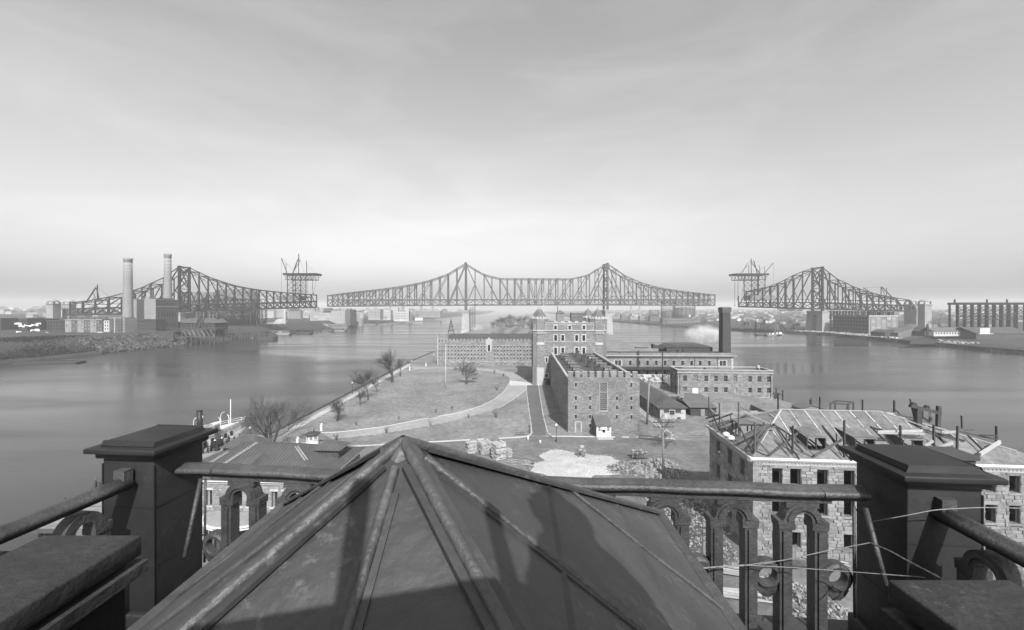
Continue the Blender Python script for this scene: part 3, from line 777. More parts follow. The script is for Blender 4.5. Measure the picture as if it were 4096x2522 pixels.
# masonry piers: two shafts joined by an arch
def pier(name, label, s, ztop, w, m, zb=-1.0, ov=3.0, arch_m=None):
    base = BP(s, zb, TRW / 2)
    T = thing(name, label, 'bridge pier', base, BRZ, group='stone bridge piers')
    D0, D1 = -TRW / 2 - 5, TRW / 2 + 5; H = ztop - zb
    for (a, c) in ((D0, -4.5), (4.5, D1)):
        b = MB(); t = 1.6
        v0 = [(-w / 2 - t, a - (t if a < 0 else 0), 0), (w / 2 + t, a - (t if a < 0 else 0), 0), (w / 2 + t, c + (t if a > 0 else 0), 0), (-w / 2 - t, c + (t if a > 0 else 0), 0)]
        v1 = [(-w / 2, a, H - 3), (w / 2, a, H - 3), (w / 2, c, H - 3), (-w / 2, c, H - 3)]
        b.face(*v0[::-1]); b.face(*v1)
        for i in range(4): j = (i + 1) % 4; b.face(v0[i], v0[j], v1[j], v1[i])
        b.build(T, 'shaft', m)
        b = MB(); b.box(-w / 2 - .7, w / 2 + .7, a - .7, c + .7, H - 3, H - 1.4); b.box(-w / 2 - .2, w / 2 + .2, a - .2, c + .2, H - 1.4, H); b.build(T, 'cap', m)
    b = MB(); poly = [(-4.5, H - 3)] + [(-4.5, H - 12)] + [(4.5 * math.cos(math.pi - math.pi * i / 12), H - 12 + 6.5 * math.sin(math.pi * i / 12)) for i in range(13)] + [(4.5, H - 3)]
    # spandrel built strip by strip so the opening stays open
    for i in range(12):
        t0, t1 = math.pi - math.pi * i / 12, math.pi - math.pi * (i + 1) / 12
        y0, z0_, y1, z1_ = 4.5 * math.cos(t0), H - 12 + 6.5 * math.sin(t0), 4.5 * math.cos(t1), H - 12 + 6.5 * math.sin(t1)
        for x in (-w / 2 + .3, w / 2 - .3): b.face((x, y0, z0_), (x, y1, z1_), (x, y1, H - 1.5), (x, y0, H - 1.5))
        b.face((-w / 2 + .3, y0, z0_), (w / 2 - .3, y0, z0_), (w / 2 - .3, y1, z1_), (-w / 2 + .3, y1, z1_))
        b.face((-w / 2 + .3, y0, H - 1.5), (w / 2 - .3, y0, H - 1.5), (w / 2 - .3, y1, H - 1.5), (-w / 2 + .3, y1, H - 1.5))
    b.build(T, 'arch', m)
    # coursed stone blocks on the sunlit end
    r = random.Random(3); me = with_mat('stone', unit_stone(), 'pier_block')
    z = .5
    while z < H - 4:
        q = 1 - z / (H - 3); hw = w / 2 + 1.6 * q; y = D0 - 1.6 * q; x = -hw + .2
        while x < hw - .4:
            L = min(r.uniform(1.4, 2.6), hw - .2 - x)
            add(T, 'stone', me, Matrix.Translation((x + L / 2, y, z + .6)) @ Matrix.Diagonal((L - .06, .12, 1.1, 1))); x += L
        z += 1.2
    return T
pier('bridge_pier', 'pale stone pier under the left tower of the island span', bs(1863, 1240)[0], 33.5, 9.0, 'pier_stone')
pier('bridge_pier', 'pale stone pier behind the castle-like prison, right tower of the island span', bs(2430, 1240)[0], 33.5, 9.0, 'pier_stone')
pier('bridge_pier', 'stone pier with tall arch on the far right shore', bs(3290, 1240)[0], 32.5, 9.5, 'pier_stone')
pier('bridge_pier', 'stone pier behind the tall-windowed power house on the left shore', bs(717, 1240)[0], 31.0, 9.5, 'pier_stone', zb=4)
# hoist tower beside the left island pier
def lattice_tower(T, p, w, dep, z0, z1, n, m, t=.35, name='leg', Mx=I4):
    x0, x1, y0, y1 = p[0] - w / 2, p[0] + w / 2, p[1] - dep / 2, p[1] + dep / 2
    for x in (x0, x1):
        for y in (y0, y1): beam(T, name, (x, y, z0), (x, y, z1), t, t, m, Mx)
    for i in range(n):
        a, c = z0 + (z1 - z0) * i / n, z0 + (z1 - z0) * (i + 1) / n
        for (p0, p1) in (((x0, y0), (x1, y0)), ((x0, y1), (x1, y1)), ((x0, y0), (x0, y1)), ((x1, y0), (x1, y1))):
            beam(T, 'brace', (*p0, a), (*p1, c), t * .6, t * .6, m, Mx); beam(T, 'strut', (*p0, c), (*p1, c), t * .6, t * .6, m, Mx)
p = A(1886, 1340, 553)
T = thing('hoist_tower', 'slim steel lattice hoist tower beside the left island pier', 'tower', (p.x, p.y, 0), BRZ)
lattice_tower(T, (0, 0), 4.0, 4.0, 0, 37.5, 11, 'steel', .5)
beam(T, 'stack', (4.5, 0, 9), (4.5, 0, 46), 1.0, 1.0, 'steel')
# erection travellers (big T-shaped cranes) at the arm ends
def traveller(label, group, pl0, pl1, yp, legs, ybase, masts, booms, stays, lines, truss_y, cabin):
    base = BP(*bs((legs[0] + legs[-1]) / 2, ybase), TRW / 2)
    T = thing('erection_traveller', label, 'crane', base, 0, group)
    Ti = T.matrix_basis.inverted()
    def Q(px, py, off): return Ti @ BP(*bs(px, py), off)
    for off in (1.0, TRW - 1):
        beam(T, 'platform_girder', Q(pl0, yp, off), Q(pl1, yp, off), 1.2, 2.0, 'steel')
        beam(T, 'truss_chord', Q(pl0 + 10, truss_y, off), Q(pl1 - 12, truss_y, off), .7, .7, 'steel')
        n = 9
        for i in range(n):
            a, c = pl0 + (pl1 - pl0) * i / n, pl0 + (pl1 - pl0) * (i + 1) / n
            u, v = pl0 + 10 + (pl1 - pl0 - 22) * i / n, pl0 + 10 + (pl1 - pl0 - 22) * (i + 1) / n
            beam(T, 'truss_brace', Q(a, yp, off), Q(v, truss_y, off), .4, .4, 'steel'); beam(T, 'truss_brace', Q(u, truss_y, off), Q(c, yp, off), .4, .4, 'steel')
        for x in legs: beam(T, 'leg', Q(x, ybase, off), Q(x, yp, off), .8, .8, 'steel')
        for x0, x1 in zip(legs, legs[1:]):
            k = 4
            for i in range(k):
                y0, y1 = ybase + (truss_y - ybase) * i / k, ybase + (truss_y - ybase) * (i + 1) / k
                beam(T, 'leg_brace', Q(x0, y0, off), Q(x1, y1, off), .35, .35, 'steel'); beam(T, 'leg_brace', Q(x1, y0, off), Q(x0, y1, off), .35, .35, 'steel')
                beam(T, 'leg_strut', Q(x0, y1, off), Q(x1, y1, off), .4, .4, 'steel')
    for x in list(legs) + [pl0, pl1]: beam(T, 'cross_girder', Q(x, yp, 1.0), Q(x, yp, TRW - 1), .9, 1.4, 'steel')
    dk = MB(); 
    q = [Q(pl0, yp - 2.6, 0), Q(pl1, yp - 2.6, 0), Q(pl1, yp - 2.6, TRW), Q(pl0, yp - 2.6, TRW)]
    dk.face(*q); dk.face(*[v + Vector((0, 0, .3)) for v in q]); dk.build(T, 'deck', 'steel')
    for (x0, y0, x1, y1, w, off) in masts: beam(T, 'mast', Q(x0, y0, off), Q(x1, y1, off), w, w, 'steel')
    for (x0, y0, x1, y1, w, off) in booms: beam(T, 'boom', Q(x0, y0, off), Q(x1, y1, off), w, w, 'steel')
    for (x0, y0, x1, y1, off) in stays: beam(T, 'stay', Q(x0, y0, off), Q(x1, y1, off), .18, .18, 'cable')
    for (x0, y0, x1, y1, off) in lines: beam(T, 'hoist_line', Q(x0, y0, off), Q(x1, y1, off), .22, .22, 'cable'); beam(T, 'block', Q(x1, y1, off), Q(x1, y1 + 4, off), .8, .8, 'steel')
    c = cabin
    for k in range(2):
        o = .5 + 9 * k
        b = MB(); p = [Q(c[0], c[2], o), Q(c[1], c[2], o), Q(c[1], c[2], o + 7), Q(c[0], c[2], o + 7)]; h = (c[2] - c[3]) / FOC * base.y
        b.face(*p); b.face(*[v + Vector((0, 0, h)) for v in p])
        for i in range(4): j = (i + 1) % 4; b.face(p[i], p[j], p[j] + Vector((0, 0, h)), p[i] + Vector((0, 0, h)))
        b.build(T, 'hoist_house', 'wood')
    return T
traveller('T-shaped steel traveller crane on the end of the left bridge arm', 'erection travellers', 1130, 1267, 1097, (1148, 1180, 1202), 1206,
    [(1188, 1096, 1188, 1014, .7, 5), (1211, 1094, 1211, 1040, .6, 12), (1140, 1094, 1140, 1053, .5, 3), (1222, 1094, 1222, 1070, .4, 4)],
    [(1139, 1090, 1117, 1031, .7, 6), (1166, 1094, 1187, 1035, .8, 4), (1152, 1094, 1186, 1035, .6, 12)],
    [(1117, 1031, 1140, 1055, 6), (1140, 1055, 1186, 1090, 3), (1188, 1018, 1211, 1090, 5), (1211, 1052, 1250, 1092, 12), (1211, 1052, 1238, 1092, 5), (1188, 1030, 1160, 1090, 5), (1117, 1031, 1117, 1165, 6)],
    [(1206, 1118, 1206, 1165, 4), (1220, 1118, 1220, 1166, 8), (1236, 1118, 1236, 1150, 12), (1246, 1116, 1247, 1170, 3), (1262, 1105, 1248, 1172, 5)], 1119, (1106, 1200, 1202, 1186))
traveller('T-shaped steel traveller crane on the end of the right bridge arm', 'erection travellers', 2944, 3078, 1098, (3007, 3036, 3062), 1206,
    [(3014, 1096, 3014, 1033, .7, 5), (3002, 1094, 3002, 1060, .5, 4), (3061, 1094, 3061, 1058, .5, 12), (3066, 1094, 3066, 1067, .4, 4)],
    [(3068, 1094, 3105, 1051, .6, 6), (3037, 1094, 3022, 1042, .9, 4), (3062, 1092, 3024, 1042, .7, 12), (2988, 1094, 3011, 1050, .5, 12)],
    [(3105, 1051, 3066, 1068, 6), (2962, 1094, 3003, 1060, 3), (2974, 1094, 3003, 1060, 8), (3003, 1060, 3013, 1040, 5), (3015, 1048, 3044, 1048, 5), (3066, 1068, 3040, 1086, 6), (3105, 1051, 3105, 1140, 6)],
    [(2946, 1106, 2944, 1222, 3), (2949, 1106, 2949, 1215, 6), (2963, 1118, 2963, 1184, 5), (2968, 1118, 2967, 1195, 10), (2982, 1120, 2974, 1196, 4), (2989, 1122, 2988, 1160, 9)], 1120, (3004, 3103, 1201, 1182))
# smaller derricks standing on the shore arms
def derrick(label, parts):
    base = BP(*bs(parts[0][0], parts[0][1]), 6)
    T = thing('derrick', label, 'derrick', base, 0, 'derricks on the bridge'); Ti = T.matrix_basis.inverted()
    for (x0, y0, x1, y1, w, nm) in parts: beam(T, nm, Ti @ BP(*bs(x0, y0), 6), Ti @ BP(*bs(x1, y1), 6), w, w, 'steel')
derrick('A-frame derrick with thin mast on the far left end of the bridge', [(372, 1203, 372, 1138, .8, 'mast'), (329, 1206, 366, 1150, 1.1, 'leg'), (380, 1200, 368, 1150, .9, 'leg'), (348, 1205, 360, 1190, .6, 'boom'), (352, 1166, 366, 1195, .5, 'brace'), (372, 1150, 425, 1190, .2, 'stay')])
derrick('derrick with long leaning boom on the far right end of the bridge', [(3540, 1185, 3540, 1147, .8, 'mast'), (3590, 1195, 3543, 1148, 1.0, 'leg'), (3562, 1190, 3563, 1152, .6, 'mast'), (3508, 1178, 3469, 1151, .9, 'boom'), (3469, 1151, 3540, 1149, .2, 'stay'), (3541, 1150, 3560, 1188, .5, 'leg'), (3469, 1151, 3469, 1165, .2, 'stay')])
# painter's travelling scaffolds hung below the chords
for lab, x0, x1, y0, y1 in (('small lattice scaffold hanging below the left bridge arm', 897, 975, 1243, 1252), ('small lattice scaffold hanging below the right bridge arm', 3143, 3220, 1236, 1243)):
    base = BP(*bs((x0 + x1) / 2, y1), 0)
    T = thing('hanging_scaffold', lab, 'scaffold', base, 0, 'hanging scaffolds'); Ti = T.matrix_basis.inverted(); Q = lambda px, py, off: Ti @ BP(*bs(px, py), off)
    for off in (0, TRW):
        beam(T, 'chord', Q(x0, y0, off), Q(x1, y0, off), .5, .6, 'steel'); beam(T, 'chord', Q(x0 + 12, y1, off), Q(x1 - 12, y1, off), .5, .6, 'steel')
        for i in range(10):
            a = x0 + (x1 - x0) * i / 10; c = x0 + (x1 - x0) * (i + 1) / 10; u = x0 + 12 + (x1 - x0 - 24) * i / 10; v = x0 + 12 + (x1 - x0 - 24) * (i + 1) / 10
            beam(T, 'brace', Q(a, y0, off), Q(v, y1, off), .3, .3, 'steel'); beam(T, 'brace', Q(u, y1, off), Q(c, y0, off), .3, .3, 'steel')
    for x in (x0, x1): beam(T, 'hanger', Q(x, y0, 0), Q(x, y0, TRW), .5, .5, 'steel')
# falsework bents below the right shore arm
for i in range(11):
    px = 3325 + 25 * i
    s, zt = bs(px, 1243 + .02 * (px - 3325)); 
    base = BP(s, 3.0, TRW / 2)
    T = thing('falsework_bent', NTH[i] + ' steel falsework bent right of the arched stone pier', 'falsework', base, BRZ, 'falsework bents under the right arm')
    for y in (-9, -3, 3, 9): beam(T, 'column', (0, y, 0), (0, y, zt - 3), .9, .9, 'steel')
    for z in (10, 20, 29): 
        beam(T, 'strut', (0, -9, z), (0, 9, z), .5, .5, 'steel'); beam(T, 'brace', (0, -9, z - 9), (0, 9, z), .4, .4, 'steel'); beam(T, 'brace', (0, 9, z - 9), (0, -9, z), .4, .4, 'steel')
# anchor pier towers at both ends
def anchor(label, px, ytop, ybot, wpx, side):
    s, zt = bs(px, ytop); _, zb = bs(px, ybot); w = wpx * (BP(s, 0).y) / FOC
    T = thing('anchor_pier', label, 'bridge tower', BP(s, zb, 0), BRZ, 'stone anchor pier towers')
    H = zt - zb
    for k, off in enumerate((0, TRW + 2)):
        b = MB(); b.box(-w / 2, w / 2, off - 5, off + 5, 0, H * .82); b.build(T, 'shaft', 'pier_stone')
        b = MB(); b.box(-w / 2 - .8, w / 2 + .8, off - 5.8, off + 5.8, H * .82, H * .86); b.build(T, 'cornice', 'pier_stone')
        for (x, y) in ((-1, -1), (1, -1), (1, 1), (-1, 1)):
            b = MB(); b.box(x * w / 2 - (1.6 if x > 0 else 0), x * w / 2 + (0 if x > 0 else 1.6), off + y * 5 - (1.6 if y > 0 else 0), off + y * 5 + (0 if y > 0 else 1.6), H * .86, H * .94); b.build(T, 'pillar', 'pier_stone')
        b = MB(); b.lathe((0, off, H * .94), [(w * .62, 0), (w * .62, .8), (w * .5, 2.0), (w * .3, 3.2), (.2, 3.9)], 12); b.build(T, 'dome', 'pier_stone', smooth=True)
    return T
anchor('domed stone anchor tower at the right end of the bridge', 3699, 1200, 1322, 30, 1)
anchor('domed stone anchor tower at the left end of the bridge', 214, 1203, 1290, 26, -1)
# ---------------------------------------------------------------- the penitentiary
PRZ = math.radians(-1.4)
def merlons(T, Mx, W, pitch, w, z0, z1, t=.55, m='stone', x0=0.0, y0=.02):
    n = int((W - x0) / pitch); me = with_mat('box', unit_box(), m)
    for i in range(n + 1):
        x = x0 + i * pitch
        if x + w > W + .01: break
        add(T, 'merlon', me, Mx @ boxM(x, x + w, y0, y0 + t, z0, z1))
        add(T, 'coping', with_mat('box', unit_box(), 'trim'), Mx @ boxM(x - .06, x + w + .06, y0 - .07, y0 + t + .07, z1, z1 + .12))
# --- cell block running towards the camera
T = thing('cell_block', 'long crenellated stone cell block with dark skylit roof', 'building', (14.5, 106.5, 4), PRZ)
W, DP = 18.3, 65.0
cols = [(1.8, 2.17), (5.42, 5.8), (12.33, 12.7), (16.04, 16.4)]
ops = [(a, c, z0, z1) for a, c in cols for z0, z1 in ((8.37, 9.42), (6.0, 7.07), (3.59, 4.63))]
ops += [(8.82, 9.2, 3.59, 4.63), (5.42, 5.8, 1.27, 2.24), (1.8, 2.17, 11.8, 12.86), (16.04, 16.4, 11.8, 12.86)]
big = (8.15, 10.0, 5.71, 13.03)
wall(T, W, 14.3, ops + [big], 'mortar', reveal=.5, z0=-1.5)
ashlar(T, W, 14.3, [(*o, .06) for o in ops] + [(*big, .12)], I4, course=.3, lmin=.4, lmax=.85, nsep=300, seed=11, proud=.07, z0=-.4)
for o in ops:
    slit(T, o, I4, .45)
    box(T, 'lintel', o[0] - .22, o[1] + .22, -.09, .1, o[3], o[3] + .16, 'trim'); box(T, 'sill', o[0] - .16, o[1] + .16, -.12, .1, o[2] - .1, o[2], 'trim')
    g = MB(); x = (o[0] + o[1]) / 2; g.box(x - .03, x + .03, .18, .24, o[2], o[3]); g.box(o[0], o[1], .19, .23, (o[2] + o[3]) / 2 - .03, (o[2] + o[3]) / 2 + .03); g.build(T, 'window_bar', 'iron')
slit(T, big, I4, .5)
g = MB()
x0, x1, z0, z1 = big
for i in range(11): x = x0 + (x1 - x0) * i / 10; g.box(x - .02, x + .02, -.10, -.06, z0, z1)
for z in (z0, 6.3, 8.9, 10.35, 10.6, z1): g.box(x0 - .1, x1 + .1, -.11, -.05, z - .035, z + .035)
for x in (x0 - .06, x1 + .06): g.box(x - .06, x + .06, -.15, -.03, z0, z1)
for cx, cz, r in [(x, z, .36) for z in (7.0, 8.1, 9.6, 11.2, 12.2) for x in (8.6, 9.55)]:
    pts = [(cx + r * math.cos(t), -.12, cz + r * math.sin(t)) for t in [k * math.pi / 8 for k in range(17)]]
    g.path(pts, .028, 5)
g.build(T, 'window_grille', 'trim')
box(T, 'sill', x0 - .3, x1 + .3, -.2, .1, z0 - .25, z0 - .06, 'trim')
merlons(T, I4, W + .2, 1.84, 1.22, 14.3, 15.6, .6)
for k, (a, z) in enumerate(((1.7, 0), (1.7, 2.6), (3.2, 0))):
    box(T, 'blocked_doorway_stone', a, a + (1.8 if k == 1 else .35), -.10, -.01, z + .05, z + (.3 if k == 1 else 2.55), 'trim')
for Mx, nm in ((side_left(DP), 'l'), (side_right(W), 'r')):
    wall(T, DP, 13.0, [], 'mortar', Mx, z0=-1.5)
    if nm == 'l': ashlar(T, DP, 13.0, [], Mx, course=.6, lmin=.9, lmax=2.4, nsep=0, seed=12, proud=.06, z0=-.4)
    merlons(T, Mx, DP, 1.9, 1.2, 13.0, 13.85, .5, x0=1.0)
b = MB(); ov = .55
b.face((ov, .6, 12.3), (W / 2, .6, 13.7), (W / 2, DP, 13.7), (ov, DP, 12.3)); b.face((W / 2, .6, 13.7), (W - ov, .6, 12.3), (W - ov, DP, 12.3), (W / 2, DP, 13.7))
rf = b.build(T, 'roof', 'tar')
for i in range(30):
    z = .6 + DP * i / 30
    for x0, x1, za, zb in ((ov, W / 2, 12.3, 13.7), (W / 2, W - ov, 13.7, 12.3)):
        beam(rf, 'roofing_strip', (x0, z, za + .02), (x1, z, zb + .02), .06, .05, 'tar')
beam(rf, 'ridge_strip', (W / 2, .7, 13.72), (W / 2, DP, 13.72), .3, .1, 'roof_dark')
def skylight(T, x, y, z, w=2.3, d=1.9, h=1.25):
    b = MB(); b.box(x - w / 2, x + w / 2, y, y + d, z - .6, z + h)
    o = b.build(T, 'skylight', 'roof_dark')
    c = MB(); c.face((x - w / 2 - .25, y - .25, z + h), (x + w / 2 + .25, y - .25, z + h), (x + w / 2 - .3, y + d * .4, z + h + .45), (x - w / 2 + .3, y + d * .4, z + h + .45))
    c.face((x - w / 2 + .3, y + d * .4, z + h + .45), (x + w / 2 - .3, y + d * .4, z + h + .45), (x + w / 2 + .25, y + d + .25, z + h), (x - w / 2 - .25, y + d + .25, z + h))
    c.face((x - w / 2 - .25, y - .25, z + h), (x - w / 2 + .3, y + d * .4, z + h + .45), (x - w / 2 - .25, y + d + .25, z + h)); c.face((x + w / 2 + .25, y - .25, z + h), (x + w / 2 - .3, y + d * .4, z + h + .45), (x + w / 2 + .25, y + d + .25, z + h))
    c.box(x - w / 2 - .25, x + w / 2 + .25, y - .25, y + d + .25, z + h - .1, z + h - .005)
    c.build(o, 'hood', 'slate')
    for k in range(2):
        a = x - w / 2 + .15 + k * (w / 2 - .1); box(o, 'pane', a, a + w / 2 - .2, y - .03, y, z + .35, z + h - .2, 'glass_pale')
for i in range(8):
    y = 3.5 + i * 7.4
    skylight(T, 4.6, y, 13.0); skylight(T, 14.2, y + .6, 12.9)
for i, y in enumerate((10, 22, 36, 50)):
    b = MB(); b.box(8.6, 9.7, y, y + 1.1, 13.2, 15.6); b.box(8.45, 9.85, y - .15, y + 1.25, 15.6, 15.85); b.build(T, 'roof_vent', 'brick_dark')
# --- porch hut
T = thing('porch_hut', 'small white boarded porch hut against the cell block front', 'hut', (20.9, 102.0, 4), PRZ)
b = MB(); b.face((-.15, -.35, 3.1), (3.75, -.35, 3.1), (3.55, 4.4, 4.75), (-.35, 4.4, 4.75)); b.face((-.15, -.35, 2.98), (-.35, 4.4, 4.63), (3.55, 4.4, 4.63), (3.75, -.35, 2.98)); b.face((-.15, -.35, 2.98), (3.75, -.35, 2.98), (3.75, -.35, 3.1), (-.15, -.35, 3.1))
b.build(T, 'roof', 'slate')
ops = [(.42, 1.02, 1.55, 2.75), (2.6, 3.22, 1.55, 2.75), (1.35, 2.3, .35, 2.3)]
wall(T, 3.6, 3.0, ops, 'white', reveal=.12)
for o in ops[:2]: window(T, o, I4, .08, rows=3, cols=2, bar=.06, frame='white')
dr = box(T, 'door', 1.36, 2.29, .05, .1, .35, 2.29, 'white'); box(dr, 'door_panel', 1.5, 1.8, .03, .05, .55, 1.1, 'pale'); box(dr, 'door_panel', 1.87, 2.17, .03, .05, .55, 1.1, 'pale'); box(dr, 'door_pane', 1.5, 2.15, .03, .05, 1.3, 2.1, 'glass')
b = MB(); b.face((1.3, -.05, 2.75), (2.35, -.05, 2.75), (2.35, -.7, 2.3), (1.3, -.7, 2.3)); b.face((1.3, -.05, 2.71), (1.3, -.7, 2.26), (2.35, -.7, 2.26), (2.35, -.05, 2.71)); b.build(T, 'awning', 'white')
for k in range(17): box(T, 'batten', .06 + k * .215, .1 + k * .215, -.03, -.005, .3, 1.45, 'pale') if not 1.3 < .08 + k * .215 < 2.35 else None
for k in (0, 1):
    b = MB(); x = 3.6 * k; b.face((x, 0, 0), (x, 4.4, 0), (x, 4.4, 4.5), (x, 0, 3.0)); b.build(T, 'wall', 'wood' if k == 0 else 'white')
box(T, 'base_board', -.03, 3.63, -.06, -.01, 0, .28, 'trim'); box(T, 'step', .1, 3.9, -1.5, -.07, 0, .16, 'flag')
# --- castle-like central building
T = thing('prison_main_building', 'tall castle-like stone building with pointed corner turrets', 'building', (8.8, 172.2, 4), PRZ)
W, DP, H = 30.5, 28.0, 26.0
X3 = [(8.8, 9.95), (11.75, 12.9), (17.55, 18.7), (20.5, 21.65)]
top = [(8.81, 9.87, 23.3, 24.85), (14.7, 15.76, 23.3, 24.85), (20.62, 21.7, 23.3, 24.85)]
mid = [(a, c, z0, z1) for z0, z1 in ((18.5, 20.9), (12.9, 15.7)) for a, c in X3]
low = [(5.2, 6.0, 9.6, 11.5), (5.0, 6.2, 3.3, 4.7)]
door = (5.3, 7.2, 0.0, 2.7)
wall(T, W, H, top + mid + low + [door], 'mortar', reveal=.45, z0=-.5)
ashlar(T, W - 3.4, 22.6, [(*o, .33) for o in mid + low] + [(*door, .1), (5.6, 24.5, -1, 9.2)], I4, course=.42, lmin=.6, lmax=1.9, nsep=240, seed=21, proud=.06, z0=0, x0=3.4)
ashlar(T, W - 3.4, 26.0, [(*o, .28) for o in top], I4, course=.42, lmin=.6, lmax=1.9, nsep=60, seed=22, proud=.06, z0=23.05, x0=3.4)
for o in mid: surround(T, o, I4, .36, .1, teeth=True); window(T, o, I4, .22, frame='wood', rows=2, cols=1, bar=.09, split=.66, pane='glass')
for o in top: surround(T, o, I4, .3, .09, teeth=True); window(T, o, I4, .22, frame='wood', rows=2, bar=.08)
for o in low: surround(T, o, I4, .3, .09, teeth=True); window(T, o, I4, .22, frame='wood', rows=2, bar=.08)
dr = box(T, 'door', door[0], door[1], .3, .38, door[2], door[3], 'wood_dark'); box(dr, 'door_leaf', door[0] + .12, 6.2, .26, .3, .1, 2.4, 'wood_dark'); box(dr, 'door_leaf', 6.3, door[1] - .12, .26, .3, .1, 2.4, 'wood_dark')
box(T, 'string_course', 0, W, -.35, .1, 22.6, 23.0, 'trim'); box(T, 'string_course', 3.4, 27.1, -.16, .1, 18.0, 18.16, 'limestone'); box(T, 'string_course', 3.2, 27.3, -.12, .1, 25.25, 25.38, 'limestone'); box(T, 'coping', 3.2, 27.3, -.1, .6, 26.0, 26.15, 'limestone')
for x in (8.8, 11.75, 14.7, 17.6, 20.6):
    b = MB(); b.box(x - .1, x + 1.2, -.12, .5, 26.15, 26.75); o = b.build(T, 'merlon', 'limestone'); box(o, 'roundel', x + .38, x + .72, -.16, -.12, 26.3, 26.6, 'mortar')
for x in (3.38, 27.05):
    z = 0.0; k = 0
    while z < 22.4: box(T, 'quoin', x - (.28 if k % 2 else .1), x + (.28 if k % 2 else .1) + .1, -.1, -.01, z + .02, z + .55, 'limestone'); z += .58; k += 1
wall(T, DP, H, [], 'mortar', side_left(DP)); wall(T, DP, H, [], 'mortar', side_right(W)); 
b = MB(); b.face((0, .5, 25.2), (W, .5, 25.2), (W, DP, 25.2), (0, DP, 25.2)); b.build(T, 'roof', 'tar')
b = MB(); b.face((0, DP, 0), (W, DP, 0), (W, DP, H), (0, DP, H)); b.build(T, 'wall', 'mortar')
def turret(T, cx, cy, r, zt, apex, front, seed):
    a8 = [math.pi / 8 + k * math.pi / 4 for k in range(8)]
    f = math.cos(math.pi / 8)
    b = MB(); b.lathe((cx, cy, 0), [(r, -.5), (r, 22.6)], 8, math.pi / 8); b.lathe((cx, cy, 0), [(r + .45, 22.9), (r + .45, zt)], 8, math.pi / 8)
    b.build(T, 'turret_shaft', 'mortar')
    b = MB(); b.lathe((cx, cy, 0), [(r + .02, 21.4), (r + .5, 22.4), (r + .75, 22.6), (r + .75, 23.0), (r + .48, 23.1)], 8, math.pi / 8); b.build(T, 'turret_cornice', 'trim')
    b = MB(); b.lathe((cx, cy, 0), [(r + .6, zt - .02), (r + .6, zt + .25)], 8, math.pi / 8); b.build(T, 'turret_coping', 'limestone')
    b = MB(); b.lathe((cx, cy, 0), [(r + .05, zt + .1), (r * .72, zt + 1.6), (r * .36, zt + 3.2), (.06, apex)], 8, math.pi / 8); o = b.build(T, 'turret_roof', 'slate')
    beam(o, 'finial', (cx, cy, apex - .2), (cx, cy, apex + .6), .12, .12, 'iron')
    for k in range(8):
        t0 = a8[k]; p, q = Vector((cx + (r + .05) * math.cos(t0), cy + (r + .05) * math.sin(t0), zt + .15)), Vector((cx, cy, apex)); beam(o, 'hip_roll', p, q, .12, .12, 'trim')
        tm = t0 + math.pi / 8; R = (r + .5) * f; c = Vector((cx + R * math.cos(tm), cy + R * math.sin(tm), 0)); Mx = Matrix.Translation(c) @ Matrix.Rotation(tm + math.pi / 2, 4, 'Z')
        for e in (-1.25, -.0, 1.25): box(T, 'merlon', e - .38, e + .38, -.12, .3, zt + .25, zt + .95, 'limestone', Mx)
    if not front: return
    for k in (3, 4, 5, 6):
        tm = a8[k] + math.pi / 8; R = r * f; c = Vector((cx + R * math.cos(tm), cy + R * math.sin(tm), 0)); side = 2 * r * math.sin(math.pi / 8)
        Mx = Matrix.Translation(c) @ Matrix.Rotation(tm + math.pi / 2, 4, 'Z') @ Matrix.Translation((-side / 2, 0, 0))
        wins = [(side / 2 - .45, side / 2 + .45, z0, z1) for z0, z1 in ((18.5, 20.9), (12.9, 15.7), (7.8, 10.6), (1.9, 4.6))] if k in (4, 6) else []
        ashlar(T, side, 21.3, [(*o, .3) for o in wins] + [(-1, 9, -1, 7.2), (-1, 9, 16.9, 17.9)], Mx, course=.42, lmin=.6, lmax=1.4, nsep=20, seed=seed + k, proud=.05)
        b = MB(); b.box(-.02, side + .02, -.07, 0, 0, 7.2); b.box(-.05, side + .05, -.14, 0, 16.9, 17.9); b.box(-.05, side + .05, -.15, 0, 6.9, 7.4); b.build(T, 'turret_facing', 'limestone', Mx)
        for o in wins: surround(T, o, Mx, .28, .12); 
        for o in wins:
            b = MB(); b.box(o[0], o[1], -.09, -.075, o[2], o[3]); q = b.build(T, 'window', 'glass', Mx); box(q, 'sash_bar', o[0], o[1], -.11, -.09, o[2] + 1.5, o[2] + 1.6, 'wood', Mx)
        for i in range(5): box(T, 'corbel', side * i / 5 + .1, side * i / 5 + .32, -.5, 0, 21.4, 22.5, 'limestone', Mx)
        R2 = (r + .45) * f; c = Vector((cx + R2 * math.cos(tm), cy + R2 * math.sin(tm), 0)); s2 = 2 * (r + .45) * math.sin(math.pi / 8)
        M2 = Matrix.Translation(c) @ Matrix.Rotation(tm + math.pi / 2, 4, 'Z') @ Matrix.Translation((-s2 / 2, 0, 0)); o = (s2 / 2 - .45, s2 / 2 + .45, 23.3, 25.2)
        ashlar(T, s2, zt, [(*o, .3)] if k in (4, 6) else [], M2, course=.42, lmin=.6, lmax=1.4, nsep=10, seed=seed + k + 9, proud=.05, z0=23.1)
        if k in (4, 6):
            surround(T, o, M2, .26, .11); b = MB(); b.box(o[0], o[1], -.08, -.06, o[2], o[3]); b.build(T, 'window', 'glass', M2)
turret(T, 3.1, 3.0, 3.45, 27.6, 32.3, True, 31); turret(T, 27.4, 3.0, 3.45, 27.6, 32.3, True, 51)
turret(T, 3.1, 25, 3.45, 27.6, 32.3, False, 71); turret(T, 26.8, 25, 3.45, 27.6, 32.3, False, 91)
b = MB(); b.box(10.5, 13.9, 8, 11.4, 25, 30.0); o = b.build(T, 'roof_house', 'wood')
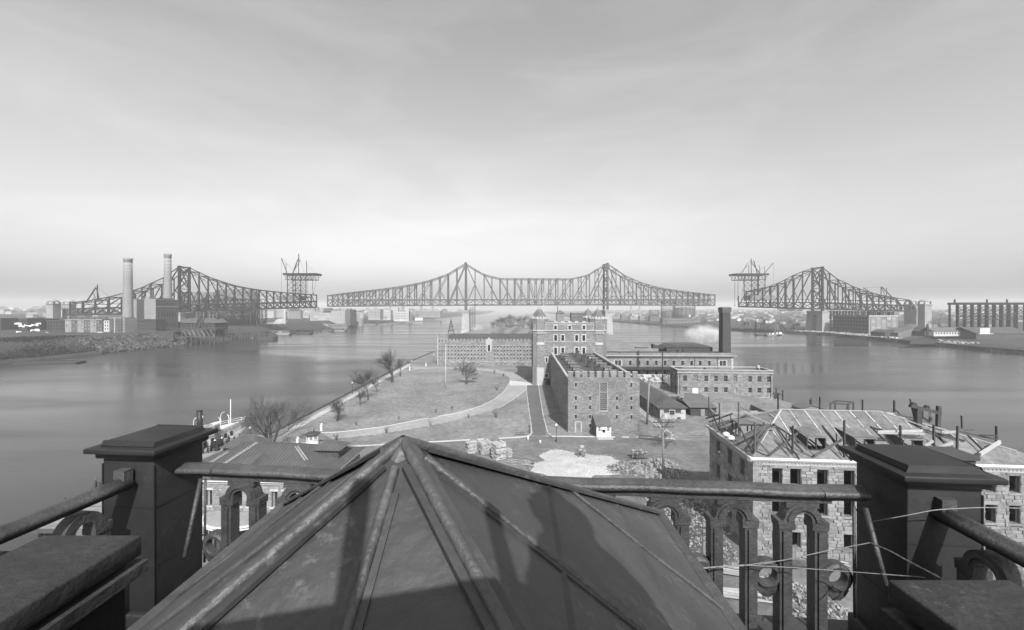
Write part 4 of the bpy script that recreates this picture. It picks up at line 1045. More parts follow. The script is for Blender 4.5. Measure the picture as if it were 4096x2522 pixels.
b = MB(); b.lathe((12.2, 9.7, 30.0), [(2.75, 0), (.05, 1.4)], 4, math.pi / 4); b.build(o, 'house_roof', 'slate')
beam(o, 'flue', (11.0, 9.5, 30.5), (11.0, 9.5, 33.0), .25, .25, 'iron')
b = MB(); b.box(16.8, 22.0, 8, 12, 25, 30.2); b.build(T, 'water_tank', 'wood')
for z in (26.5, 28, 29.5): box(T, 'tank_hoop', 16.75, 22.05, 7.94, 7.99, z, z + .1, 'iron')
b = MB(); b.tube((4.9, 9, 25), (4.9, 9, 39), .14, .06, 8); b.build(T, 'flagpole', 'white')
# --- long north wing, frontal, rows of slit windows
T = thing('prison_wing', 'long low stone prison wing with rows of slit windows behind the lawn', 'building', (-41.9, 231.5, 4), math.radians(-.5))
W, DP, H = 57.0, 17.0, 14.1
xs = [1.35, 2.9, 4.4] + [6.35 + 1.84 * i for i in range(28)]
xs = [x for x in xs if not 27.0 < x < 30.9]
ops = [(x - .26, x + .26, z, z + 1.0) for x in xs for z in (10.2, 8.05, 5.9, 3.75)] + [(x - .25, x + .25, .7, 1.6) for x in (3.0, 8.0, 13.0, 18.0, 23, 33, 38, 43, 48)]
gate = (28.4, 29.6, 7.9, 11.6)
wall(T, W, H, ops + [gate], 'mortar', reveal=.4, z0=-1)
ashlar(T, W, H, [(*o, .05) for o in ops] + [(*gate, .5)], I4, course=.5, lmin=.7, lmax=2.0, nsep=120, seed=61, proud=.06)
for o in ops:
    slit(T, o, I4, .35)
    box(T, 'lintel', o[0] - .25, o[1] + .25, -.1, .05, o[3], o[3] + .3, 'limestone')
box(T, 'string_course', 0, W, -.14, .05, 2.35, 2.6, 'limestone')
slit(T, gate, I4, .35); surround(T, gate, I4, .5, .14, teeth=True)
b = MB(); b.prism([(27.6, 11.9), (30.4, 11.9), (30.4, 14.4), (29.0, 15.9), (27.6, 14.4)], -.2, .6); b.build(T, 'gable', 'trim')
for x in (27.2, 30.3):
    b = MB(); b.box(x, x + .4, -.3, .3, 8.6, 14.9); b.build(T, 'gable_pier', 'trim')
merlons(T, I4, W, 2.0, 1.2, 14.1, 14.75, .45, x0=6.6, m='stone')
b = MB(); b.face((6, .5, 14.0), (W, .5, 14.0), (W, 8.5, 17.4), (6, 8.5, 17.4)); b.face((6, 8.5, 17.4), (W, 8.5, 17.4), (W, 17, 14.0), (6, 17, 14.0)); b.build(T, 'roof', 'tar')
b = MB(); b.box(0, 6.2, -.25, 6, 0, 17.0); tw = b.build(T, 'end_tower', 'mortar')
Mx = Matrix.Translation((0, -.25, 0))
ow = [(x - .3, x + .3, 13.0, 14.8) for x in (1.35, 3.1, 4.9)] + [(x - .19, x + .19, z, z + .85) for x in xs[:3] for z in (10.2, 8.05, 5.9, 3.75)]
ashlar(T, 6.2, 17.0, [(*o, .1) for o in ow], Mx, course=.5, lmin=.7, lmax=1.8, nsep=40, seed=62, proud=.06)
for o in ow[:3]:
    b = MB(); b.box(o[0], o[1], -.03, .0, o[2], o[3]); b.build(T, 'arched_window', 'void', Mx); surround(T, o, Mx, .2, .09)
for o in ow[3:]:
    b = MB(); b.box(o[0], o[1], -.03, .0, o[2], o[3]); b.build(T, 'window', 'void', Mx); box(T, 'lintel', o[0] - .2, o[1] + .2, -.1, 0, o[3], o[3] + .2, 'limestone', Mx)
merlons(T, Mx, 6.2, 1.6, 1.0, 17.0, 17.9, .45)
z = 0; k = 0
while z < 16.5: box(T, 'quoin', -.05, .6 if k % 2 else .3, -.33, -.25, z + .02, z + .6, 'trim'); z += .63; k += 1
b = MB(); b.lathe((30, 24, 12), [(9.5, 0), (.4, 6.0)], 4, math.pi / 4); o = b.build(T, 'pavilion_roof', 'slate'); box(o, 'cupola', 29.2, 30.8, 23.2, 24.8, 17.4, 19, 'wood')
# --- workshop range right of the castle
T = thing('workshop_range', 'long two-storey stone workshop with balcony left of the tall chimney', 'building', (42.0, 185.0, 4), PRZ)
W, DP, H = 56.4, 14.0, 12.2
up = [((a - 57) / 22.5, (c - 57) / 22.5) for a, c in ((293, 315), (383, 403), (465, 488), (553, 575), (640, 662), (728, 750), (815, 838), (905, 927), (990, 1013), (1080, 1103))]
pair = [(4.2, 5.15), (5.8, 6.75), (50.6, 51.6), (52.1, 53.2)]
ops = [(a, c, 6.5, 8.8) for a, c in up + pair] + [(a, c, 1.8, 4.4) for a, c in up[:7]]
wall(T, W, 10.8, ops, 'mortar', reveal=.35, z0=-2)
ashlar(T, W, 10.7, [(*o, .25) for o in ops], I4, course=.45, lmin=.6, lmax=1.6, nsep=200, seed=71, proud=.06)
for o in ops: window(T, o, I4, .2, rows=2, bar=.08, frame='wood'); box(T, 'lintel', o[0] - .25, o[1] + .25, -.09, .05, o[3], o[3] + .28, 'limestone'); box(T, 'sill', o[0] - .2, o[1] + .2, -.12, .05, o[2] - .15, o[2], 'trim')
for a in (4.0, 50.4):
    z = 6.3; k = 0
    while z < 9.0: box(T, 'quoin', a - (.6 if k % 2 else .3), a + .05, -.1, -.01, z, z + .36, 'limestone'); box(T, 'quoin', a + 2.9, a + 3.2 + (.3 if k % 2 else 0), -.1, -.01, z, z + .36, 'limestone'); z += .4; k += 1
z = 0; k = 0
while z < 10.4: box(T, 'quoin', W - (.9 if k % 2 else .5), W + .05, -.1, -.01, z, z + .5, 'limestone'); z += .54; k += 1
box(T, 'cornice', -.6, W + 1.2, -1.2, .3, 10.8, 11.05, 'trim'); box(T, 'cornice', -.3, W + .6, -.7, .3, 10.5, 10.79, 'trim'); box(T, 'frieze', -.1, W, -.14, .05, 9.9, 10.3, 'limestone')
for i in range(70): box(T, 'dentil', i * .8 + .1, i * .8 + .4, -.6, -.02, 10.3, 10.5, 'roof_dark')
wall(T, W, H, [], 'mortar', Matrix.Translation((0, .4, 0)), z0=11.05, name='parapet'); ashlar(T, W, H, [], Matrix.Translation((0, .4, 0)), course=.4, lmin=.6, lmax=1.7, nsep=40, seed=72, proud=.05, z0=11.05)
box(T, 'coping', -.1, W + .1, .3, .9, H, H + .14, 'roof_dark')
b = MB(); b.face((0, .8, 11.4), (W, .8, 11.4), (W, DP, 11.4), (0, DP, 11.4)); b.face((0, 0, -1), (0, DP, -1), (0, DP, 11.4), (0, 0, 11.4)); b.face((W, 0, -1), (W, DP, -1), (W, DP, 11.4), (W, 0, 11.4)); b.build(T, 'roof', 'tar')
bal = box(T, 'balcony', -.5, 33, -2.6, -.02, 5.6, 5.95, 'wood_dark')
box(bal, 'balcony_fascia', -.5, 33, -2.75, -2.62, 5.1, 6.0, 'wood_dark')
for i in range(23): beam(bal, 'baluster', (i * 1.5 - .3, -2.6, 5.95), (i * 1.5 - .3, -2.6, 7.0), .07, .07, 'iron')
for z in (6.45, 7.0): beam(bal, 'rail', (-.4, -2.6, z), (33, -2.6, z), .06, .06, 'iron')
for i in range(9): beam(bal, 'balcony_post', (i * 4.1 - .2, -2.5, -.2), (i * 4.1 - .2, -2.5, 5.6), .14, .14, 'iron')
for x in (13.8, 39.4, 49.6): beam(T, 'downpipe', (x, -.12, 0), (x, -.12, 10.4), .16, .16, 'iron')
for (x, w, h) in ((28.5, 1.6, 1.0), (33.5, .7, .7), (36.0, 1.0, 1.3)): box(T, 'roof_vent', x, x + w, 4, 5, 11.4, 12.6 + h, 'brick_dark')
# dark building end behind the workshop roof, beside the chimney
T = thing('boiler_house', 'dark low boiler house roof just left of the tall square chimney', 'building', (75, 200, 4), PRZ)
b = MB(); b.box(0, 22, 0, 12, 0, 13.2); b.build(T, 'wall', 'brick_dark')
b = MB(); b.prism([(0, 13.2), (22, 13.2), (18, 14.5), (3, 14.5)], -.3, 12.3); b.build(T, 'roof', 'roof_dark')
b = MB(); b.prism([(-6, 12.4), (2, 12.4), (-6, 14.6)], 2, 5); b.build(T, 'lean_to', 'brick_dark')
# --- square chimney
T = thing('square_chimney', 'tall dark square brick chimney with pale cap by the river', 'chimney', (97.5, 191.0, 4), PRZ)
b = MB()
def frus(b, x0, x1, y0, y1, z0, X0, X1, Y0, Y1, z1):
    p = [(x0, y0, z0), (x1, y0, z0), (x1, y1, z0), (x0, y1, z0)]; q = [(X0, Y0, z1), (X1, Y0, z1), (X1, Y1, z1), (X0, Y1, z1)]
    b.face(*p[::-1]); b.face(*q)
    for i in range(4): j = (i + 1) % 4; b.face(p[i], p[j], q[j], q[i])
frus(b, 0, 4.0, 0, 4.2, -1, .25, 3.75, .25, 3.95, 30.0); b.build(T, 'shaft', 'brick_dark')
b = MB(); frus(b, .1, 3.9, .1, 4.1, 30.0, -.15, 4.15, -.15, 4.35, 32.2); frus(b, -.15, 4.15, -.15, 4.35, 32.2, .3, 3.7, .3, 3.9, 32.7); b.build(T, 'cap', 'brick')
# course lines of the brickwork, proud bands
for z in [1.2 + 1.15 * i for i in range(25)]:
    e = .25 * (z + 1) / 31; box(T, 'brick_course', e - .02, 4.0 - e + .02, e - .02, 4.2 - e + .02, z, z + .07, 'brick_dark')
# pier T-posts standing in the yard before the workshop
for px, y0, y1, lab in ((2554, 1403, 1502, 'dark iron stand pipe in front of the workshop, the left one'), (2650, 1405, 1532, 'dark iron stand pipe in front of the workshop, the right one')):
    d = 32 * FOC / (y1 + 20 - HY); p = A(px, y1 + 20, d)
    b = MB(); b.tube((0, 0, 0), (0, 0, 36 - 4 - (y0 - HY) / FOC * d), .26, .24, 8); solo('stand_pipe', b, 'iron', lab, 'pipe', (p.x, p.y, 4), group='stand pipes by the workshop')
# --- two-storey square-hewn building by the right shore
T = thing('stone_storehouse', 'flat-roofed two-storey stone building by the right-hand shore', 'building', (61.7, 153.5, 4), math.radians(-4.2))
W, DP, H = 33.8, 9.2, 9.2
k = 27.08  # crop px per m
def cx(a): return (a - 785) / 27.2 
up = [(840, 873), (947, 978), (1047, 1080), (1144, 1175), (1238, 1271), (1332, 1363), (1474, 1506), (1563, 1595), (1653, 1686)]
ops = [(cx(a), cx(c), 5.0, 7.2) for a, c in up]
lo = [up[0]] + up[2:]
ops += [(cx(a), cx(c), 1.05, 2.9) for a, c in lo]
dr = (cx(930), cx(988), .3, 2.6)
wall(T, W, 8.6, ops + [dr], 'granite_wall', reveal=.3, z0=-4)
ashlar(T, W, 8.1, [(*o, .14) for o in ops] + [(*dr, .1)], I4, course=.42, lmin=.6, lmax=1.5, nsep=300, m='granite', seed=81, proud=.09, z0=-.6)
ashlar(T, W, -.9, [], I4, course=.45, lmin=.6, lmax=1.5, nsep=0, m='granite', seed=83, proud=.09, z0=-4)
box(T, 'water_table', 8, W + .05, -.2, .05, -.85, -.6, 'trim')
for i, o in enumerate(ops):
    window(T, o, I4, .16, rows=2, cols=2, bar=.07, frame='wood', pane='glass' if i % 4 != 1 else 'glass_pale'); box(T, 'lintel', o[0] - .2, o[1] + .2, -.11, .05, o[3], o[3] + .26, 'granite'); box(T, 'sill', o[0] - .15, o[1] + .15, -.16, .05, o[2] - .16, o[2], 'trim')
box(T, 'door', dr[0], dr[1], .1, .16, dr[2], dr[3], 'white'); box(T, 'door_sill', dr[0] - .3, dr[1] + .3, -.3, .05, dr[2] - .2, dr[2], 'trim')
box(T, 'cornice', -.25, W + .25, -.3, .1, 8.1, 8.4, 'trim'); box(T, 'coping', -.3, W + .3, -.25, .5, 9.1, 9.35, 'trim'); wall(T, W, 9.1, [], 'granite_wall', z0=8.4, name='parapet'); ashlar(T, W, 9.1, [], I4, course=.36, lmin=.6, lmax=1.4, nsep=30, m='granite', seed=84, proud=.07, z0=8.42)
Ml = side_left(DP); sops = [(x, x + 1.2, z, z + 2.0) for x in (1.6, 5.8) for z in (5.0, 1.0)]
wall(T, DP, 9.1, sops, 'granite_wall', Ml, z0=-2); ashlar(T, DP, 8.1, [(*o, .14) for o in sops], Ml, course=.42, lmin=.6, lmax=1.5, nsep=0, m='granite', seed=82, proud=.09, z0=-1)
for o in sops: window(T, o, Ml, .16, rows=2, bar=.07, frame='wood')
box(T, 'coping', -.3, .4, .5, DP + .3, 9.1, 9.35, 'trim'); box(T, 'coping', W - .4, W + .3, .5, DP + .3, 9.1, 9.35, 'trim'); box(T, 'coping', .4, W - .4, DP - .3, DP + .3, 9.1, 9.35, 'trim'); wall(T, DP, 9.1, [], 'granite_wall', side_right(W), z0=-4)
b = MB(); b.face((0, 0, 8.5), (W, 0, 8.5), (W, DP, 8.5), (0, DP, 8.5)); b.build(T, 'roof', 'concrete')
for x in (11.0, 30.5): box(T, 'roof_vent', x, x + .7, 4, 4.7, 8.5, 9.5, 'iron')
o = box(T, 'roof_chimney', 31.5, 32.4, 6, 7, 8.5, 10.3, 'trim')
for x in (.7, W - .7): beam(T, 'downpipe', (x, -.16, -1), (x, -.16, 8.0), .16, .16, 'iron')
# --- long wooden shed
T = thing('wooden_shed', 'long wooden shed with dark seamed hip roof right of the cell block', 'shed', (42.7, 119.0, 4), PRZ)
W, DP, H = 7.3, 46.0, 3.6
ops = [(1.1, 2.65, 1.9, 2.9), (2.75, 4.15, 1.35, 2.6), (4.35, 6.0, 1.9, 2.95)]
wall(T, W, H, ops, 'pale', reveal=.12)
for i, o in enumerate(ops): window(T, o, I4, .08, rows=2 if i == 1 else 3, cols=3, bar=.06, frame='wood', name='window'); box(T, 'window_head', o[0] - .12, o[1] + .12, -.06, 0, o[3], o[3] + .12, 'trim'); box(T, 'window_sill', o[0] - .12, o[1] + .12, -.08, 0, o[2] - .12, o[2], 'trim')
for i in range(30):
    x = .05 + i * .245
    for za, zb in ((0.02, 1.3), (3.0, 3.55)): box(T, 'batten', x, x + .05, -.035, -.002, za, zb, 'pale')
    if not any(o[0] - .1 < x < o[1] + .1 for o in ops): box(T, 'batten', x, x + .05, -.035, -.002, 1.3, 3.0, 'pale')
Ml = side_left(DP); sops = [(DP - 3.6, DP - 2.4, 1.4, 2.9)] + [(DP - 8 - 4.2 * i, DP - 6.9 - 4.2 * i, 1.2, 2.9) for i in range(8)]
wall(T, DP, H, sops, 'wood', Ml, reveal=.1)
for o in sops: window(T, o, Ml, .06, rows=2, cols=2, bar=.06, frame='wood')
wall(T, DP, H, [], 'wood', side_right(W))
e = .55
b = MB(); zr = 5.4
b.face((-e, -e, 3.55), (W + e, -e, 3.55), (W / 2, 3.9, zr)); b.face((-e, -e, 3.55), (W / 2, 3.9, zr), (W / 2, DP, zr), (-e, DP, 3.55)); b.face((W + e, -e, 3.55), (W + e, DP, 3.55), (W / 2, DP, zr), (W / 2, 3.9, zr))
b.face((-e, -e, 3.5), (-e, DP, 3.5), (W + e, DP, 3.5), (W + e, -e, 3.5))
rf = b.build(T, 'roof', 'seam_roof')
for i in range(90):
    y = 4.0 + .5 * i
    if y > DP: break
    for x0, x1 in ((-e, W / 2), (W + e, W / 2)): beam(rf, 'roof_seam', (x0, y, 3.58), (x1, y, zr + .03), .05, .06, 'seam_roof')
for i in range(17):
    x = -e + .25 + i * .5; t = 1 - abs(x - W / 2) / (W / 2 + e); beam(rf, 'roof_seam', (x, -e, 3.57), (x, -e + t * (3.9 + e), 3.57 + t * (zr - 3.55)), .05, .06, 'seam_roof')
box(T, 'fascia', -e, W + e, -e - .06, -e, 3.36, 3.58, 'roof_dark'); box(T, 'fascia', -e - .06, -e, -e, DP, 3.36, 3.58, 'pale')
box(T, 'platform', -.6, W + 1.8, -1.6, -.04, 0, .14, 'plank')
box(T, 'bench', 5.0, 5.7, -.6, -.2, .14, .75, 'wood_dark')
# --- greenhouse frame behind the shed
T = thing('greenhouse', 'skeletal glasshouse frame on low wall behind the wooden shed', 'greenhouse', (42.2, 166.5, 4), PRZ)
b = MB(); b.box(0, 21, 0, .3, 0, 1.6); b.box(0, .3, .3, 9, 0, 1.6); b.box(20.7, 21, .3, 9, 0, 1.6); b.build(T, 'wall', 'brick_pale')
for i in range(15):
    x = i * 1.5
    beam(T, 'rafter', (x, 0, 2.6), (x, 4.5, 4.6), .1, .12, 'white'); beam(T, 'rafter', (x, 9, 2.6), (x, 4.5, 4.6), .1, .12, 'wood_dark'); beam(T, 'stud', (x, .1, 1.6), (x, .1, 2.6), .1, .1, 'white')
    if i < 14 and i % 3 != 1:
        b = MB(); b.face((x + .08, .1, 2.65), (x + 1.4, .1, 2.65), (x + 1.4, 4.4, 4.56), (x + .08, 4.4, 4.56)); b.build(T, 'pane', 'glass_pale')
for y, z in ((0, 2.6), (2.2, 3.6), (4.5, 4.65), (9, 2.6)): beam(T, 'purlin', (0, y, z), (21, y, z), .12, .12, 'white')
# ---------------------------------------------------------------- the tower top the picture is taken from
FRZ = math.radians(-4.9)
def bevel_mesh(b, name, m, w=.012, seg=2, smooth=True):
    me = b.mesh(name, m)
    bm = bmesh.new(); bm.from_mesh(me); bmesh.ops.remove_doubles(bm, verts=bm.verts, dist=1e-5)
    bmesh.ops.bevel(bm, geom=[e for e in bm.edges if e.is_manifold and e.calc_face_angle(0) > .5], offset=w, segments=seg, affect='EDGES', profile=.5, clamp_overlap=True)
    bm.to_mesh(me); bm.free()
    if smooth:
        me.shade_smooth()
        try: me.set_sharp_from_angle(angle=math.radians(50))
        except Exception: pass
    return me
ZF = 33.08           # ledge the balustrade stands on
# ledge / platform
b = MB(); b.box(-3.6, 3.6, -2.8, 4.12, ZF - .35, ZF); b.box(-3.8, 3.8, -3.0, 4.3, ZF - .6, ZF - .36)
T = solo('tower_platform', b, 'zinc', 'grey sheet-metal ledge under the balustrade at the bottom edge', 'platform', (0, 0, 0), FRZ)
def pedestal(name, label, corner, sx):
    """square sheet-metal pier; corner = world xy of the front body corner nearest the middle; sx=-1 body extends to the left"""
    T = thing(name, label, 'balustrade pier', (corner[0], corner[1], ZF), FRZ, 'balustrade piers')
    a, c = (-.50, 0) if sx < 0 else (0, .52)
    D = .52; zb = 34.66 - ZF
    b = MB(); b.box(a, c, 0, D, 0, zb); add(T, 'shaft', bevel_mesh(b, 'shaft', 'zinc_pier', .012))
    b = MB(); b.box(a - .045, c + .045, -.045, D + .045, 0, .22); add(T, 'plinth', bevel_mesh(b, 'plinth', 'zinc_pier', .015))
    b = MB(); b.box(a - .04, c + .04, -.04, D + .04, zb + .0, zb + .06); add(T, 'moulding', bevel_mesh(b, 'moulding', 'zinc_pier', .02))
    b = MB(); b.box(a - .09, c + .09, -.09, D + .09, zb + .06, zb + .105); cp = add(T, 'cap', bevel_mesh(b, 'cap', 'zinc_pier', .008))
    b = MB(); frus(b, a - .01, c + .01, -.01, D + .01, zb + .105, a + .005, c - .005, .005, D - .005, zb + .15); add(cp, 'cap_block', bevel_mesh(b, 'cap_block', 'zinc_pier', .008))
    for z in (.62, 1.14):
        box(T, 'sheet_lap', a - .003, c + .003, -.004, D + .004, z, z + .012, 'zinc_pier')
    for x in (a, c): box(T, 'corner_bead', x - .005, x + .005, -.006, .006, .22, zb - .05, 'zinc_pier')
    return T
PL = (-3.174, 3.66); PR = (2.985, 3.115)
pedestal('balustrade_pier', 'square sheet-metal balustrade pier on the left with slab cap', PL, -1)
pedestal('balustrade_pier', 'large dark square balustrade pier on the right with slab cap', PR, 1)
# balustrade between the piers
u = Vector((math.cos(FRZ), math.sin(FRZ), 0)); v = Vector((-math.sin(FRZ), math.cos(FRZ), 0))
B0 = Vector((-3.13, 3.95, ZF)) 
T = thing('balustrade', 'arched sheet-metal balustrade with moulded top rail across the foreground', 'balustrade', B0, FRZ)
LR = 5.98
zt = 34.50 - ZF
def rail_profile(dy=0.0, k=1.0):
    return [(-.085 * k, -.035), (-.075 * k, -.055), (-.05 * k, -.06), (-.045 * k, -.085), (.045 * k, -.085), (.05 * k, -.06), (.075 * k, -.055), (.085 * k, -.035), (.08 * k, -.012), (.06 * k, .0), (.035 * k, .004), (.02 * k, .022), (-.02 * k, .022), (-.035 * k, .004), (-.06 * k, .0), (-.08 * k, -.012)]
def rail_piece(x0, x1, k, sag=0.0, n=24):
    b = MB(); P = rail_profile(k=k); m_ = len(P)
    for i in range(n + 1):
        x = x0 + (x1 - x0) * i / n
        w = .004 * math.sin(x * 3.1) + .003 * math.sin(x * 7.7)
        for (py, pz) in P: b.v.append((x, py + w, zt + pz + .5 * w - sag * math.sin(math.pi * i / n)))
    for i in range(n):
        for j in range(m_): q = (j + 1) % m_; b.f.append((i * m_ + j, i * m_ + q, (i + 1) * m_ + q, (i + 1) * m_ + j)); b.t.append(.5)
    b.f.append(tuple(range(m_))); b.t.append(.5); b.f.append(tuple(n * m_ + j for j in range(m_))); b.t.append(.5)
    return b
rb = rail_piece(.12, LR, 1.0, .012, 60); rail = rb.build(T, 'top_rail', 'zinc_rail', smooth=True)
try: rail.data.set_sharp_from_angle(angle=math.radians(55))
except Exception: pass
for (x0, x1, k) in ((-.05, .33, 1.16), (5.72, 6.07, 1.14)):
    o = rail_piece(x0, x1, k, 0, 8).build(rail, 'rail_sleeve', 'zinc_rail', smooth=True)
    try: o.data.set_sharp_from_angle(angle=math.radians(55))
    except Exception: pass
box(rail, 'drip_strip', .3, 5.8, -.045, .045, zt - .115, zt - .087, 'zinc_rail')
def arch_mesh():
    """one arched baluster: two moulded legs and a round head"""
    b = MB(); H = zt - .12
    spring = H - .17
    def strip(inner, outer, y0, y1):
        n = len(inner)
        for i in range(n - 1):
            (ax, az), (bx, bz) = inner[i], inner[i + 1]; (cx_, cz), (dx, dz) = outer[i], outer[i + 1]
            b.face((ax, y0, az), (cx_, y0, cz), (dx, y0, dz), (bx, y0, bz)); b.face((ax, y1, az), (bx, y1, bz), (dx, y1, dz), (cx_, y1, cz))
            b.face((ax, y0, az), (bx, y0, bz), (bx, y1, bz), (ax, y1, az)); b.face((cx_, y0, cz), (cx_, y1, cz), (dx, y1, dz), (dx, y0, dz))
        for (i) in (0, n - 1):
            (ax, az), (cx_, cz) = inner[i], outer[i]; b.face((ax, y0, az), (ax, y1, az), (cx_, y1, cz), (cx_, y0, cz))
    arc = lambda r, zc: [(r * math.cos(math.pi - math.pi * i / 14), zc + r * math.sin(math.pi - math.pi * i / 14)) for i in range(15)]
    zc = spring + .02
    strip(arc(.072, zc), arc(.150, zc), -.055, .055); strip(arc(.098, zc), arc(.128, zc), -.068, -.054)
    for s in (-1, 1):
        x0, x1 = sorted((s * .088, s * .188)); b.box(x0, x1, -.055, .055, .0, spring - .045)
        xa, xb = sorted((s * .112, s * .166)); b.box(xa, xb, -.07, -.054, .06, spring - .06)
        xa, xb = sorted((s * .068, s * .196)); b.box(xa, xb, -.062, .062, spring - .048, spring + .0)
        xa, xb = sorted((s * .068, s * .158)); b.box(xa, xb, -.056, .056, spring - .0, spring + .035)
        xa, xb = sorted((s * .09, s * .2)); b.box(xa, xb, -.06, .06, spring - .012, spring + .022)
    return b.mesh('arched_baluster', 'zinc_rail')
def ring_mesh():
    b = MB(); n = 24
    prof = [(.066, -.035), (.074, -.05), (.096, -.052), (.104, -.04), (.121, -.036), (.125, .03), (.068, .03)]
    for i in range(n):
        t = 2 * math.pi * i / n
        for (r, y) in prof: b.v.append((r * math.cos(t), y, r * math.sin(t)))
    k = len(prof)
    for i in range(n):
        for j in range(k): q = (j + 1) % k; w = (i + 1) % n; b.f.append((i * k + j, i * k + q, w * k + q, w * k + j)); b.t.append(.5)
    me = b.mesh('ring', 'zinc_rail'); me.shade_smooth()
    try: me.set_sharp_from_angle(angle=math.radians(50))
    except Exception: pass
    return me
am, rm = arch_mesh(), ring_mesh()
zr = 33.765 - ZF
for k in range(10):
    x = .6 + .5525 * k
    o = add(T, 'arched_baluster', am, Matrix.Translation((x, 0, 0)))
    box(o, 'keystone_block', x - .13, x + .13, -.045, .045, zt - .16, zt - .118, 'zinc_rail')
for k in range(11):
    x = .6 - .27625 + .5525 * k
    o = add(T, 'ring', rm, Matrix.Translation((x, 0, zr)))
    b = MB(); b.prism([(x - .10, zr - .098), (x + .10, zr - .098), (x + .07, zr - .15), (x + .03, zr - .19), (x - .03, zr - .19), (x - .07, zr - .15)], -.03, .03); add(o, 'bracket', bevel_mesh(b, 'bracket', 'zinc_rail', .006))
b = MB(); b.box(-.02, LR, -.07, .07, 0, .07); add(T, 'bottom_rail', bevel_mesh(b, 'bottom_rail', 'zinc_rail', .012))
# iron stay rods at both ends
Tm = T.matrix_basis.inverted()
for (p, q, r) in (((803, 1915, 3.9), (738, 2230, 3.62), .018), ((822, 1917, 3.93), (818, 2250, 3.93), .010), ((3416, 2030, 3.38), (3420, 2470, 3.38), .013), ((3462, 2032, 3.36), (3545, 2345, 3.12), .019)):
    b = MB(); b.tube(Tm @ A(*p), Tm @ A(*q), r, r, 10); b.build(T, 'stay_rod', 'zinc_rail', smooth=True)
# return rails running back past the camera on both sides
def return_rail(label, p0, length):
    T = thing('return_balustrade', label, 'balustrade', (p0[0], p0[1], ZF), FRZ - math.pi / 2, 'return balustrades beside the piers')
    b = MB(); P = rail_profile(k=1.0)
    for i in range(13):
        x = length * i / 12
        for (py, pz) in P: b.v.append((x, py + .004 * math.sin(x * 5), zt + pz))
    m_ = len(P)
    for i in range(12):
        for j in range(m_): q = (j + 1) % m_; b.f.append((i * m_ + j, i * m_ + q, (i + 1) * m_ + q, (i + 1) * m_ + j)); b.t.append(.5)
    b.f.append(tuple(range(m_))); b.t.append(.5); b.f.append(tuple(12 * m_ + j for j in range(m_))); b.t.append(.5)
    b.build(T, 'top_rail', 'zinc_rail', smooth=True)
    for k in range(int(length / .5525)):
        add(T, 'arched_baluster', am, Matrix.Translation((.36 + .5525 * k, 0, 0)))
        add(T, 'ring', rm, Matrix.Translation((.36 + .27625 + .5525 * k, 0, zr)))
    box(T, 'end_block', -.02, .06, -.05, .05, zt - .05, zt + .09, 'zinc_rail'); box(T, 'bottom_rail', 0, length, -.07, .07, 0, .07, 'zinc_rail')
return_rail('sheet-metal return rail running from the left pier to the left edge', (-3.40, 3.63), 3.6)
return_rail('sheet-metal return rail running from the right pier to the right edge', (3.22, 3.09), 3.2)
# flat coping slabs near the camera
for lab, x0, x1, y0, y1 in (('heavy weathered slab in the lower left corner', -2.84, -2.24, .6, 2.5), ('heavy weathered slab in the lower right corner', 1.90, 2.52, .5, 2.09)):
    T = thing('coping_slab', lab, 'slab', ((x0 + x1) / 2, (y0 + y1) / 2, ZF), 0, 'coping slabs beside the lantern'); w, d = (x1 - x0) / 2, (y1 - y0) / 2
    b = MB(); b.box(-w, w, -d, d, 34.51 - ZF, 34.63 - ZF); add(T, 'top_slab', bevel_mesh(b, 'top_slab', 'slab', .012)); b = MB(); b.box(-w + .06, w - .06, -d + .05, d - .05, 0, 34.51 - ZF); b.build(T, 'wall', 'zinc_pier')
    b = MB(); b.box(-w - .02, w + .02, -d - .0, d + .02, 34.40 - ZF, 34.47 - ZF); b.build(T, 'moulding', 'slab')
b = MB(); b.box(-.18, .18, -.18, .18, 0, 3.5); b.box(-.21, .21, -.21, .21, 3.5, 3.56)
b.box(-.6, .6, -.6, .6, -2.4, 0)
solo('vent_stack', b, 'brick_dark', 'small dark square vent stack behind the right pier', 'vent', (6.25, 5.9, 30.4), FRZ)
# ---- pyramid lantern roof of sheet metal
ap = Vector((-.333, 1.26, 35.59)); fl, fr_, nr, nl = Vector((-1.669, 3.067, 34.55)), Vector((1.034, 2.93, 34.55)), Vector((.98, -.45, 34.55)), Vector((-1.70, -.35, 34.55))
O = Vector((ap.x, ap.y, ZF)); T = thing('lantern_roof', 'pyramid-shaped sheet-metal lantern roof with rolled seams, filling the foreground', 'roof', O)
q = [p - O for p in (ap, fl, fr_, nr, nl)]; AP = q[0]; cn = q[1:]
def panel(a, c, d, n=1):
    b = MB(); N = (c - a).cross(d - a).normalized()
    if N.z < 0: N = -N
    b.face(a, c, d); b.face(a - N * .02, d - N * .02, c - N * .02); b.build(T, 'roof_panel', 'zinc')
def roll(a, c, r=.028, nm='seam_roll', n=10):
    b = MB(); k = 24; pts = []; rad = []
    for i in range(k + 1):
        t = i / k; pts.append(a.lerp(c, t) + Vector((0, 0, .006 + .002 * math.sin(9 * t)))); rad.append(r * (1 + .05 * math.sin(17 * t)))
    b.path(pts, rad, n)
    # flat flange each side of the roll
    d = (c - a).normalized(); s = d.cross(Vector((0, 0, 1))).normalized()
    o = b.build(T, nm, 'zinc_rail', smooth=True)
    if r > .012: beam(o, 'flange', a.lerp(c, .04) + Vector((0, 0, .001)), c + Vector((0, 0, .001)), r * 4.6, .012, 'zinc')
    return o
for i in range(4):
    a, c = cn[i], cn[(i + 1) % 4]; m_ = (a + c) / 2
    panel(AP, a, m_); panel(AP, m_, c)
for c in cn: roll(AP, c, .017)
for i in range(4):
    a, c = cn[i], cn[(i + 1) % 4]; roll(AP.lerp((a + c) / 2, .05), (a + c) / 2, .0135)
